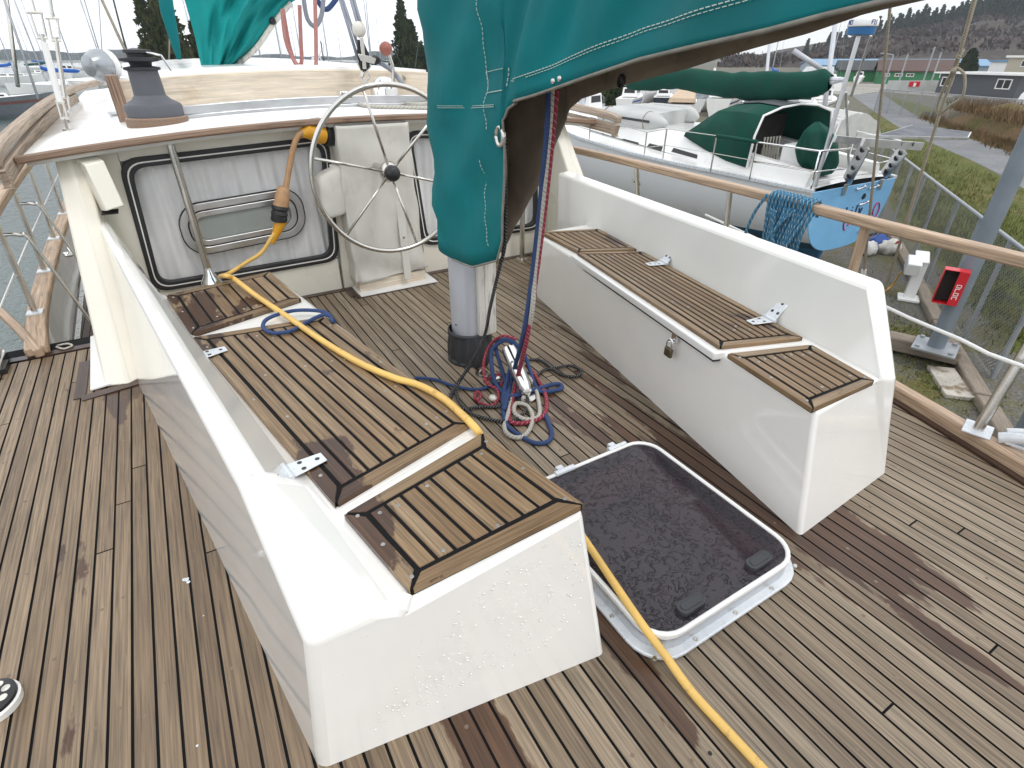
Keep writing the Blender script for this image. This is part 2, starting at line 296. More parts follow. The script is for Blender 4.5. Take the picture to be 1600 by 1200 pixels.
M_green = mat('dark_green_canvas', (.006, .062, .042), .8, var=.15, vscale=4, bump=.2, bscale=12, spec=.25)
M_cover = mat('off_white_cloth', (.66, .645, .59), .85, var=.05, vscale=5, bump=.25, bscale=9, spec=.2, dirt=(.50, .46, .40), dscale=5, dth=(.58, .85))
M_curt = mat('white_curtain', (.86, .86, .85), .9, var=.05)
M_cord = mat('yellow_cord_jacket', (.74, .475, .13), .45, var=.1, vscale=10, dirt=(.40, .22, .08), dscale=30, dth=(.58, .75))
M_yel = mat('yellow_plug_plastic', (.70, .34, .02), .4, var=.06)
M_tan = mat('tan_plug_rubber', (.46, .27, .14), .55, var=.12, vscale=20)
M_wgrey = mat('grey_winch_cover', (.105, .11, .125), .6, var=.08, vscale=14)
M_glass = glassm('window_glass', (.98, .98, .98))
M_dark_in = mat('dark_inside', (.02, .018, .016), .8)
R_blue = rope('blue_line', (.030, .062, .17), (.05, .09, .22), 90, 1, .8)
R_red = rope('red_line', (.28, .02, .045), (.50, .35, .36), 45, 2, .88)
R_white = rope('flecked_white_line', (.52, .50, .44), (.03, .03, .03), 60, 2, .86)
R_black = rope('flecked_black_line', (.013, .013, .015), (.5, .5, .5), 75, 2, .88)
R_cyan = rope('blue_white_dock_line', (.035, .17, .30), (.55, .60, .56), 30, 2, .86)
R_tan = rope('tan_shroud_line', (.30, .26, .19), (.42, .38, .30), 120, 2, .5)
R_pink = rope('faded_pink_line', (.40, .16, .14), (.55, .36, .33), 80, 2, .7)
R_grey = rope('grey_line', (.24, .26, .31), (.34, .36, .40), 90, 2, .6)
R_cream = rope('cream_line', (.55, .52, .44), (.10, .13, .22), 35, 2, .86)
# ================================================================ the boat's own deck
def xs(Y): return 1.374+.330*Y-.0362*Y*Y          # starboard toe rail line
def xp(Y): return -max(xs(Y)+.13, 2.16)
PITCH_P, GAP = .0533, .0072; X0P = B(207.5, 1200).x
deck = MB(); bung = MB(); n0 = int((-2.4-X0P)/PITCH_P); n1 = int((2.2-X0P)/PITCH_P)
for i in range(n0, n1):
    x = X0P+i*PITCH_P; xa, xb = x+GAP/2, x+PITCH_P-GAP/2; xm = (xa+xb)/2
    ys = [y for y in [k*.05-1.7 for k in range(112)] if xp(y) < xm < xs(y)-.02 and y <= (3.66 if abs(xm) > 1.58 else 3.84)]
    if len(ys) < 2: continue
    y0, y1 = ys[0], ys[-1]; cuts = [y0]; y = -2.6+rnd.random()*3.4
    while y < y1:
        if y > y0+.15 and y < y1-.15: cuts.append(y)
        y += 3.0+rnd.random()*1.6
    cuts.append(y1)
    segs = []
    for a, b in zip(cuts, cuts[1:]):
        if -.33 < xm < .27 and a < 1.26 and b > .59:
            if a < .56: segs.append((a, .585))
            if b > 1.29: segs.append((1.265, b))
        else: segs.append((a, b))
    for a, b in segs:
        a2, b2 = a+(.003 if a > y0 else 0), b-(.003 if b < y1 else 0); o = rnd.random()*50; z = rnd.uniform(-.0006, .0006)
        deck.quad((xa, a2, z), (xb, a2, z), (xb, b2, z), (xa, b2, z), [(a+o, 0), (a+o, xb-xa), (b+o, xb-xa), (b+o, 0)])
        y = a+.04
        while y < b:
            if rnd.random() < .55: bung.lathe([(.0055, 0)], (xm+rnd.uniform(-.004, .004), y, z+.0006), n=10, capa=False)
            y += .40+rnd.uniform(-.03, .03)
dk = deck.build('deck', M_deck); tag(dk, 'weathered teak planked boat deck with black seams around the benches', 'deck', kind='structure')
cs = MB(); Ys = [k*.15-1.7 for k in range(38)]
for a, b in zip(Ys, Ys[1:]):
    b = min(b, 3.86)
    for u0, u1 in (((xp, xp), (lambda y: -.335,)*2), ((lambda y: .275,)*2, (xs, xs))): cs.quad((u0[0](a), a, -.004), (u1[0](a), a, -.004), (u1[0](b), b, -.004), (u0[0](b), b, -.004))
cs.quad((-.335, -1.7, -.004), (.275, -1.7, -.004), (.275, .588, -.004), (-.335, .588, -.004)); cs.quad((-.335, 1.262, -.004), (.275, 1.262, -.004), (.275, 3.85, -.004), (-.335, 3.85, -.004))
cs.build('deck_caulking', M_caulk, dk)
M_bung = wood('teak_bungs', [(.10, .065, .045), (.17, .12, .085), (.24, .18, .13)], grain=.1, rough=.5)
bung.build('deck_plug', M_bung, dk)
mg = MB()      # margin boards
mg.box((-1.93, 3.69, .000), (.62, .055, .012)); mg.box((-.36, 3.800, .0), (.42, .05, .012)); mg.box((.88, 3.80, .0), (1.05, .05, .012))
mg.box((.06, 3.61, .0), (.60, .05, .012)); mg.box((-.245, 3.70, .0), (.05, .13, .012)); mg.box((.37, 3.70, .0), (.05, .13, .012))
pA, pB_, pC = B(140, 617), B(208, 596), B(128, 540)
mg.bar(pA+V((-.03, -.03, 0)), pB_+V((.02, -.03, 0)), .055, .012); mg.bar(pA+V((-.04, -.02, 0)), pA+V((-.04, .42, 0)), .05, .010)
mg.build('margin_board', M_dark, dk)
hl = MB()
stn = [-1.7, -.8, 0, 1, 2, 3, 3.65, 3.69, 4.2, 5.5, 7, 9, 11]
def hullsec(y, s):
    xe = (xs(min(y, 4))+.06+.03*max(0, y-4)) if y < 8 else lerp(xs(4)+.18, .3, (y-8)/3.2)
    return [V((xe if s > 0 else -max(xe+.13, 2.19 if y < 3.7 else 0), y, -.02 if y < 3.66 else -.42)), V((s*xe*.97, y, -.8)), V((s*xe*.85, y, -1.6)), V((s*.2, y, -2.35))]
for s in (1, -1):
    sec = [hullsec(y, s) for y in stn]
    for a, b in zip(sec, sec[1:]):
        for k in range(3): hl.quad(a[k], b[k], b[k+1], a[k+1])
sec = [hullsec(stn[0], 1), hullsec(stn[0], -1)]
for k in range(3): hl.quad(sec[0][k], sec[0][k+1], sec[1][k+1], sec[1][k])
ho = hl.build('sailboat_hull', M_gelw, smooth=True); tag(ho, 'white hull sides under the teak deck with the two benches', 'hull')
# small white paint marks / leaf bits on the port deck
sm = MB()
for px, py, r_ in ((292, 908, .011), (318, 962, .004), (127, 590, .003), (308, 1165, .006)):
    c = B(px, py, .0018)
    for k in range(5 if r_ > .008 else 1):
        q = c+V((rnd.uniform(-1, 1)*r_, rnd.uniform(-1, 1)*r_*1.4, 0)) if r_ > .008 else c
        sm.lathe([(r_*.55, 0), (r_*.3, .001)], q, n=7, capa=False)
sm.build('paint_speck', M_zinc, dk)
# ================================================================ benches
def dot2(a, b): return a.x*b.x+a.y*b.y
def panel(parent, pts, nslat, bw=.05, zt=.466, th=.018, screws=True, wide=None):
    a, b, c, d = [V((p.x, p.y, 0)) for p in pts]        # aft inner, fore inner, fore outer, aft outer
    L_ = ((b-a).length+(c-d).length)/2; W_ = ((d-a).length+(c-b).length)/2
    P = lambda u, v: a*(1-u)*(1-v)+b*u*(1-v)+c*u*v+d*(1-u)*v
    z0 = zt-th; m = MB(); g = .0080
    def slab(q, uvdir):
        off = rnd.random()*40; vs = [V((p.x, p.y, z)) for z in (z0, zt) for p in q]
        fs = [(4, 5, 6, 7), (0, 1, 5, 4), (1, 2, 6, 5), (2, 3, 7, 6), (3, 0, 4, 7)]
        o_ = q[0]; e = (q[1]-q[0]).normalized() if uvdir == 0 else (q[3]-q[0]).normalized(); nn = V((-e.y, e.x, 0))
        U = [((p-o_).dot(e)+off, abs((p-o_).dot(nn))) for p in q]*2
        m.add(vs, fs, [[U[k] for k in f] for f in fs])
    bu, bv = bw/L_, bw/W_; gu, gv = g/L_, g/W_
    slab([P(0, 0), P(1, 0), P(1-bu-gu, bv-gv), P(bu+gu, bv-gv)], 0); slab([P(bu+gu, 1-bv+gv), P(1-bu-gu, 1-bv+gv), P(1, 1), P(0, 1)], 0)
    slab([P(0, gv), P(bu-gu, bv), P(bu-gu, 1-bv), P(0, 1-gv)], 1); slab([P(1-bu+gu, bv), P(1, gv), P(1, 1-gv), P(1-bu+gu, 1-bv)], 1)
    vw = (1-2*bv)/nslat
    for i in range(nslat):
        v0 = bv+i*vw+gv*.6; v1 = bv+(i+1)*vw-gv*.6
        slab([P(bu+gu*.6, v0), P(1-bu-gu*.6, v0), P(1-bu-gu*.6, v1), P(bu+gu*.6, v1)], 0)
    o = m.build('teak_panel', M_seat, parent, bevel=.0016, seg=1)
    k = MB(); q = [P(.004, .008), P(.996, .008), P(.996, .992), P(.004, .992)]
    k.prism([V((p.x, p.y, z0-.004)) for p in q], (0, 0, th+.0015)); k.build('seam_caulk', M_caulk, o)
    if screws:
        s = MB()
        for i in range(nslat):
            v = bv+(i+.5)*vw
            for u in ([.18, .8] if L_ < .6 else [.10, .34, .6, .9]):
                if rnd.random() < .5:
                    p = P(u+rnd.uniform(-.03, .03), v); s.lathe([(.0058, 0), (.0045, .0015)], (p.x, p.y, zt+.0002), n=10, capa=False)
        for u in (.1, .5, .9):
            for v in (bv*.5, 1-bv*.5):
                p = P(u, v); s.lathe([(.0058, 0), (.0045, .0015)], (p.x, p.y, zt+.0002), n=10, capa=False)
        s.build('screw', M_screw, o)
    return o
def hinge(parent, p, inward, up, size=.1):
    p = V(p); inward = V(inward).normalized(); up = V(up).normalized(); al = V((-inward.y, inward.x, 0)).normalized()
    h = MB()
    def leaf(d, nrm):
        w0, w1 = size*.34, size*.22
        q = [p-al*w0, p+al*w0, p+d*size*1.05+al*w1, p+d*size*1.05-al*w1]
        h.prism([x+nrm*.001 for x in q], nrm*.004)
    n_up = al.cross(up); n_up = n_up if n_up.dot(inward) > 0 else -n_up
    leaf(inward, V((0, 0, 1))); leaf(up, n_up)
    h.tube([p-al*size*.36+V((0, 0, .006)), p+al*size*.36+V((0, 0, .006))], .009, 10)
    o = h.build('hinge', M_zinc, parent, bevel=.0015, seg=1)
    k = MB()
    for a, b in ((.4, .4), (.4, -.4), (.85, 0)):
        k.lathe([(.007, 0)], p+inward*size*a+al*b*size*.4+V((0, 0, .0056)), n=10, capa=False)
        k.lathe([(.007, 0)], p+up*size*a+al*b*size*.4+n_up*.0056, axis=n_up, n=10, capa=False)
    k.build('screw_hole', M_boot, o)
def bench(name, label, s, ib0, ib1, it0, it1, sb0, sb1, bt1, bt2, ot1, ot2, ot0, ob0, ob1, ob2, fy, za=.70):
    t = thing(name, label, 'cockpit bench', (ib0.x, ib0.y, 0))
    zc = .445; m = MB()
    Z = lambda p, z: V((p.x, p.y, z))
    dirb = (sb1-sb0).normalized(); dirb.z = 0
    # stations: aft end, chamfer top, seat fore end, backrest fore end
    def on(p0, p1, y): k = (y-p0.y)/(p1.y-p0.y); return p0+(p1-p0)*k
    yA = bt1.y; yF = fy
    st0 = [Z(ib0, 0), Z(it0, zc), Z(sb0, zc), Z(sb0, .0)+(Z(ot0, 0)-Z(sb0, 0))*.3+V((0, 0, zc+.012)), Z(ot0, zc+.006), Z(ob0, 0)]
    st1 = [Z(on(ib0, ib1, yA), 0), Z(on(it0, it1, yA), zc), Z(on(sb0, sb1, yA), zc), Z(bt1, za), Z(ot1, za), Z(on(ob0, ob1, yA), 0)]
    st2 = [Z(on(ib0, ib1, yF), 0), Z(on(it0, it1, yF), zc), Z(on(sb0, sb1, yF), zc), Z(on(bt1, bt2, yF), lerp(za, .70, (yF-yA)/(bt2.y-yA))), Z(on(ot1, ot2, yF), lerp(za, .70, (yF-yA)/(bt2.y-yA))), Z(on(ob0, ob1, yF), 0)]
    q = on(sb0, sb1, bt2.y)
    st3 = [None, Z(q, 0), Z(q, zc), Z(bt2, .70), Z(ot2, .70), Z(ob2, 0)]
    st2b = Z(st2[2], 0)
    V_ = []; idx = {}
    def I(p):
        key = (round(p.x, 5), round(p.y, 5), round(p.z, 5))
        if key not in idx: idx[key] = len(V_); V_.append(p)
        return idx[key]
    fs = []
    for A, C in ((st0, st1), (st1, st2)):
        for k in range(5): fs.append([I(A[k]), I(C[k]), I(C[k+1]), I(A[k+1])])
    for k in range(2, 5): fs.append([I(st2[k]), I(st3[k]), I(st3[k+1]), I(st2[k+1])])
    fs.append([I(st2b), I(st3[1]), I(st3[2]), I(st2[2])])
    fs.append([I(st2[0]), I(st2[1]), I(st2[2]), I(st2b)]); fs.append([I(p) for p in st3[1:]]); fs.append([I(p) for p in st0])
    m.add(V_, fs); m.build('bench_shell', M_gel, t, bevel=.026 if s > 0 else .045, seg=4, ang=18 if s > 0 else 9)
    return t, st0, st1, st2
# ---- starboard
tS, *_s = bench('cockpit_bench', 'white moulded bench with a padlocked teak lid, beside the light blue sailboat', 1,
    B(1250, 838), B(838, 462), B(1276, 645, .445), B(842, 368, .445), B(1372, 597, .445), B(936, 360, .445),
    B(1358, 446, .70), B(872, 270, .70), B(1378, 446, .70)+V((.06, .02, 0)), B(872, 270, .70)+V((.13, .05, 0)), B(1402, 590, .455), B(1385, 737), V((1.30, 2.7, 0)), V((1.52, 3.55, 0)), 3.0)
sc_d = (V((.79, 2.47, 0))-V((.545, 1.22, 0))).normalized()
RL = [B(1125, 541, .466), B(902, 394, .466), B(1003, 392, .466), B(1255, 527, .466)]
RA = [B(1270, 638, .466), B(1137, 552, .466), B(1268, 538, .466), B(1367, 594, .466)]
RF = [B(903, 392, .466), B(845, 362, .466), B(935, 357, .466), B(995, 389, .466)]
panel(tS, RL, 9, .040); panel(tS, RA, 7, .040); panel(tS, RF, 7, .040)
def lid(parent, q, mat_, proud, inward, zlo=.415):
    a, b, c, d = [V((p.x, p.y, 0)) for p in q]; e = (b-a).normalized(); iw = V(inward).normalized()
    pa, pb, pc, pd = a-e*.016+iw*proud, b+e*.016+iw*proud, c+e*.016-iw*.012, d-e*.016-iw*.012
    m = MB(); m.prism([V((p.x, p.y, zlo)) for p in (pa, pb, pc, pd)], (0, 0, .449-zlo)); return m.build('locker_lid', mat_, parent, bevel=.006, seg=2), (pa, pb)
inS = V((-sc_d.y, sc_d.x, 0)); inS = inS if inS.x < 0 else -inS
lidS, (la, lb) = lid(tS, RL, M_gelw, .035, inS)
gp = MB()      # dark strip painted for the shadow line under the lid, moulded drain recess
gp.bar(V((la.x, la.y, .4105))-inS*.028, V((lb.x, lb.y, .4105))-inS*.028, .05, .003); gp.build('lid_shadow_strip', M_boot, lidS)
upS = (-inS*.235+V((0, 0, .255))).normalized()
hinge(tS, B(1044, 410, .4685)+inS*.03, inS, upS); hinge(tS, B(1210, 498, .4685)+inS*.03, inS, upS)
rc = MB()
for px, py in ((980, 478), (992, 500)): pass
q0, q1, q2, q3 = [BX(*p, .0) for p in ((0, 0),)*4]
def on_face(px, py):       # point on the inboard face of the starboard bench
    a, b, c = B(1250, 838), B(838, 462), B(1276, 645, .445); n = (b-a).cross(c-a).normalized(); d = ray(px, py); return EYE+d*((a-EYE).dot(n)/d.dot(n)), n
fp = [on_face(*p)[0] for p in ((978, 470), (990, 477), (988, 507), (976, 500))]; fn = on_face(980, 480)[1]; fn = fn if fn.x < 0 else -fn
rc.prism([p+fn*.0005 for p in fp], fn*.011); rc.build('drain_moulding', M_gelw, tS, bevel=.003)
hp = MB(); pH = on_face(1066, 522)[0]+fn*.036
hp.box(pH+V((0, 0, -.01)), (.012, .035, .05), YAW*.0-.19); hp.tube([pH+fn*.01+V((0, -.014, -.03)), pH+fn*.03+V((0, 0, -.03)), pH+fn*.01+V((0, .014, -.03))], .004, 8)
hp.build('hasp', M_chrome, lidS, bevel=.002)
pl = thing('padlock', 'old brass padlock hanging from the bench hasp', 'padlock', tuple(pH))
pk = MB(); pc = pH+fn*.022+V((0, 0, -.082)); pk.box(pc, (.018, .046, .042), -.19); pk.build('padlock_body', mat('tarnished_brass', (.16, .13, .08), .4, .8, var=.2, vscale=30), pl, bevel=.005)
pk = MB(); pk.tube(cr([pc+V((0, -.014, .02)), pc+V((0, -.014, .05)), pc+V((0, 0, .064)), pc+V((0, .014, .05)), pc+V((0, .014, .02))], 4), .0042, 8); pk.build('shackle', M_chrome, pl, smooth=True)
# ---- port
tP, *_p = bench('cockpit_bench', 'white moulded bench with the yellow cord lying across its teak slats', -1,
    B(948, 1020), V((-.82, 3.0, 0)), B(914, 793, .445), B(424, 424, .445), B(633, 944, .445), B(256, 466, .445),
    B(372, 752, .52)+V((.05, -.005, 0)), B(163, 336, .70), B(371, 752, .52), B(145, 335, .70), B(478, 1004, .455), B(500, 1203), B(213, 592), V((-1.62, 3.78, 0)), 3.02, .52)
LL = [B(737, 661, .466), B(509, 494, .466), B(299, 527, .466), B(523, 788, .466)]
LA = [B(912, 787, .466), B(755, 675, .466), B(537, 803, .466), B(640, 922, .466)]
LF = [B(470, 466, .466), B(421, 424, .466), B(259, 461, .466), B(297, 522, .466)]
panel(tP, LL, 9, .046); panel(tP, LA, 8, .046); panel(tP, LF, 7, .046)
inP = V((LL[0].y-LL[1].y, LL[1].x-LL[0].x, 0)); inP = inP if inP.x > 0 else -inP; inP.normalize()
lidP, _ = lid(tP, LL, M_gel, .006, inP)
upP = (-inP*.19+V((0, 0, .10))).normalized()
hinge(tP, B(303, 560, .4685)+inP*.012, inP, upP); hinge(tP, B(443, 742, .4685)+inP*.012, inP, upP)
# gutter strip behind the lid and the drain nub at the aft end
gt = MB(); gt.bar(B(278, 545, .449), B(520, 815, .449), .014, .008); gt.build('lid_gutter', M_gel, tP, bevel=.003)
nb = MB(); nb.tube([B(636, 930, .44), B(628, 952, .43), B(624, 962, .418)], [.016, .017, .012], 10); nb.build('drain_nub', M_gel, tP, smooth=True)
# rain droplets standing on the gelcoat
def drops(parent, quad, n, nrm, lo=.0012, hi=.0034, bias=1.0):
    a, b, c, d = quad; m = MB(); nrm = V(nrm).normalized(); t1 = nrm.orthogonal().normalized(); t2 = nrm.cross(t1)
    for i in range(n):
        u, v = rnd.random(), rnd.random()**bias; p = a*(1-u)*(1-v)+b*u*(1-v)+c*u*v+d*(1-u)*v; r_ = lo+(hi-lo)*rnd.random()**3
        m.lathe([(r_, 0), (r_*.85, r_*.3), (r_*.4, r_*.52)], p+nrm*.0002, axis=nrm, n=6, capa=False)
    o = m.build('rain_droplets', M_drop, parent, smooth='all'); o['kind'] = 'stuff'; return o
M_drop = bpy.data.materials.new('water_drop'); M_drop.use_nodes = True; _b = M_drop.node_tree.nodes['Principled BSDF']
_b.inputs['Base Color'].default_value = (.86, .86, .83, 1); _b.inputs['Roughness'].default_value = .05; _b.inputs['Coat Weight'].default_value = 1
fa, fb, fc, fd = B(520, 1185), B(935, 1020), B(905, 800, .445), B(500, 995, .445)
n_ = (fb-fa).cross(fd-fa).normalized(); n_ = n_ if n_.y < 0 else -n_
sh = lambda q, k: [p+n_*k for p in q]
drops(tP, sh([fa*.95+fd*.05, fb*.93+fc*.07, fc*.9+fb*.1, fd*.9+fa*.1], .0006), 900, n_, lo=.0013, hi=.0042, bias=1.2)
ga, gb, gc, gd = B(1275, 815), B(1375, 735), B(1392, 600, .44), B(1290, 660, .44); n2_ = (gb-ga).cross(gd-ga).normalized(); n2_ = n2_ if n2_.y < 0 else -n2_
drops(tS, [p+n2_*.0006 for p in (ga, gb, gc, gd)], 140, n2_, .001, .0025)
# ================================================================ deck hatch
hx0, hx1, hy0, hy1 = -.345, .283, .560, 1.290; hc = V(((hx0+hx1)/2, (hy0+hy1)/2, 0))
th = thing('deck_hatch', 'smoked acrylic deck hatch in a white frame, beaded with rain', 'hatch', tuple(hc))
W_, H_ = hx1-hx0, hy1-hy0
def ring(m, wo, ho, ro, wi, hi, ri, z0, z1, c=hc):
    o_, i_ = rrect(wo, ho, ro), rrect(wi, hi, ri); n = len(o_)
    vs = [V((c.x+x, c.y+y, z)) for z in (z0, z1) for x, y in o_]+[V((c.x+x, c.y+y, z)) for z in (z0, z1) for x, y in i_]
    fs = []
    for k in range(n):
        k2 = (k+1) % n; fs += [(k, k2, n+k2, n+k), (n+k, n+k2, 3*n+k2, 3*n+k), (3*n+k, 3*n+k2, 2*n+k2, 2*n+k), (2*n+k, 2*n+k2, k2, k)]
    m.add(vs, fs)
r_ = MB(); ring(r_, W_+.052, H_+.052, .115, W_-.02, H_-.02, .08, .002, .016); r_.build('hatch_flange', M_zinc, th, bevel=.004)
r_ = MB(); ring(r_, W_, H_, .095, W_-.05, H_-.05, .075, .014, .060); r_.build('hatch_coaming', M_alu, th, bevel=.003)
r_ = MB(); ring(r_, W_+.006, H_+.006, .098, W_-.022, H_-.022, .086, .061, .082); r_.build('lid_frame', M_gelw, th, bevel=.005)
def acrylic():
    m = bpy.data.materials.new('wet_smoked_acrylic'); m.use_nodes = True; t = m.node_tree; t.nodes.remove(t.nodes['Principled BSDF']); k = t.links.new
    tr = N(t, 'ShaderNodeBsdfTransparent', inp={'Color': (.52, .43, .46, 1)}); gl = N(t, 'ShaderNodeBsdfGlossy', inp={'Roughness': .06}); df = N(t, 'ShaderNodeBsdfDiffuse', inp={'Color': (.066, .058, .070, 1)})
    fr = schlick(t); tcn = N(t, 'ShaderNodeTexCoord')
    n1 = N(t, 'ShaderNodeTexNoise', inp={'Scale': 38.0, 'Detail': 2.0, 'Roughness': .45, 'Distortion': 1.0}); k(tcn.outputs['Object'], n1.inputs['Vector'])
    n2 = N(t, 'ShaderNodeTexNoise', inp={'Scale': 5.0, 'Detail': 2}); k(tcn.outputs['Object'], n2.inputs['Vector'])
    th_ = N(t, 'ShaderNodeMath', operation='MULTIPLY_ADD', inp={1: .35}); k(n2.outputs['Fac'], th_.inputs[0]); k(n1.outputs['Fac'], th_.inputs[2])
    mr = N(t, 'ShaderNodeMapRange', interpolation_type='SMOOTHSTEP', inp={'From Min': .70, 'From Max': .78}); k(th_.outputs[0], mr.inputs[0])
    bp = N(t, 'ShaderNodeBump', inp={'Strength': .9, 'Distance': .012}); k(mr.outputs[0], bp.inputs['Height'])
    k(bp.outputs[0], gl.inputs['Normal'])
    m1 = N(t, 'ShaderNodeMixShader', inp={0: .42}); k(tr.outputs[0], m1.inputs[1]); k(df.outputs[0], m1.inputs[2])
    f2 = N(t, 'ShaderNodeMath', operation='MULTIPLY', inp={1: .95}); k(fr.outputs[0], f2.inputs[0])
    e1 = N(t, 'ShaderNodeMapRange', interpolation_type='SMOOTHSTEP', inp={'From Min': .655, 'From Max': .70}); k(th_.outputs[0], e1.inputs[0]); e2 = N(t, 'ShaderNodeMapRange', interpolation_type='SMOOTHSTEP', inp={'From Min': .70, 'From Max': .76, 'To Min': .75, 'To Max': 0}); k(th_.outputs[0], e2.inputs[0])  # dark droplet rims, painted in place of refraction
    em = N(t, 'ShaderNodeMath', operation='MULTIPLY'); k(e1.outputs[0], em.inputs[0]); k(e2.outputs[0], em.inputs[1]); dk_ = N(t, 'ShaderNodeBsdfDiffuse', inp={'Color': (.008, .007, .009, 1)}); m3 = N(t, 'ShaderNodeMixShader'); k(em.outputs[0], m3.inputs[0]); k(m1.outputs[0], m3.inputs[1]); k(dk_.outputs[0], m3.inputs[2]); m1 = m3
    m2 = N(t, 'ShaderNodeMixShader'); k(f2.outputs[0], m2.inputs[0]); k(m1.outputs[0], m2.inputs[1]); k(gl.outputs[0], m2.inputs[2]); k(m2.outputs[0], t.nodes['Material Output'].inputs[0]); return m
r_ = MB(); q = rrect(W_-.020, H_-.020, .086); r_.add([V((hc.x+x, hc.y+y, .074)) for x, y in q], [tuple(range(len(q)))]); r_.build('acrylic_pane', acrylic(), th)
r_ = MB(); r_.box((hc.x, hc.y, -.20), (W_-.02, H_-.02, .01))
wl = MB(); ring(wl, W_-.028, H_-.028, .082, W_-.05, H_-.05, .072, -.20, .058)
wl.build('hatch_trunk', mat('mauve_hatch_lining', (.55, .36, .33), .6), th); r_.build('hatch_floor', mat('dim_hatch_floor', (.16, .16, .19), .7, var=.5, vscale=6), th)
bk = MB(); ring(bk, W_-.024, H_-.024, .084, W_-.07, H_-.07, .05, .066, .070); bk.build('dark_border', M_black, th)
sc_ = MB()
for k in range(16):
    tt = k/16*2*math.pi; x = max(-1, min(1, 1.35*math.cos(tt)))*(W_/2+.021); y = max(-1, min(1, 1.35*math.sin(tt)))*(H_/2+.021)
    sc_.lathe([(.0075, 0), (.006, .003), (.002, .003)], (hc.x+x*.972, hc.y+y*.975, .0165), n=10, capa=False)
sc_.build('screw', M_steel, th, smooth=True)
for px, py in ((885, 738), (967, 701)):
    c = B(px, py, .078); h = MB(); h.tube([c+V((-.045, .012, 0)), c+V((.045, .012, 0))], .012, 12); h.box(c+V((0, .03, -.03)), (.03, .05, .05)); h.build('hatch_hinge', M_zinc, th, bevel=.002)
for px, py, rot in ((1080, 942, .0), (1186, 874, .0)):
    c = B(px, py, .088); h = MB(); q = [(x, y) for x, y in rrect(.10, .042, .018)]
    h.prism([V((c.x+x, c.y+y, .0745)) for x, y in q], (0, 0, .016)); q = [(x*.78, y*.6) for x, y in q]; h.prism([V((c.x+x, c.y+y, .0905)) for x, y in q], (0, 0, .003)); h.build('hatch_latch', M_boot, th, bevel=.004)
# ================================================================ mizzen mast
MX, MY = .047, 2.43
tm = thing('mizzen_mast', 'grey aluminium mast standing in a ribbed black rubber boot', 'mast', (MX, MY, 0))
m = MB(); prof = [(-.055, -.10), (.055, -.10), (.078, -.06), (.078, .06), (.055, .10), (-.055, .10), (-.078, .06), (-.078, -.06)]
m.prism([V((MX+x, MY+y, .02)) for x, y in prof], (0, 0, 6.5)); m.build('mast_spar', M_mast, tm, bevel=.012, seg=3)
m = MB(); m.box((MX+.045, MY-.115, .43), (.098, .03, .50)); m.box((MX+.098, MY-.03, .43), (.02, .16, .50)); m.box((MX+.045, MY-.132, .43), (.03, .006, .5)); m.build('track_board', M_board, tm, bevel=.004)
m = MB(); nr = 40
def boot(i, j):
    z = lerp(.0, .17, j); a = i*2*math.pi; rb = lerp(1.24, 1.12, j)*(1.0-.1*abs(j-.45)); rr = .104*rb*(1+.05*math.cos(a*14)*(1 if j < .95 else 0)); return V((MX+math.cos(a)*rr*.95, MY+math.sin(a)*rr*1.12, z))
m.grid(boot, 84, 6); m.lathe([(.128, 0), (.125, .018), (.09, .02)], (MX, MY, 0), n=28); m.lathe([(.116, 0), (.120, .006), (.120, .02), (.112, .024)], (MX, MY, .158), n=28, capa=False, capb=False); m.build('mast_boot', M_boot, tm, smooth='all')
m = MB(); m.lathe([(.006, 0), (.004, .003)], (MX-.0885, MY-.02, .225), axis=(-1, 0, 0), n=8); m.build('bolt', M_black, tm)
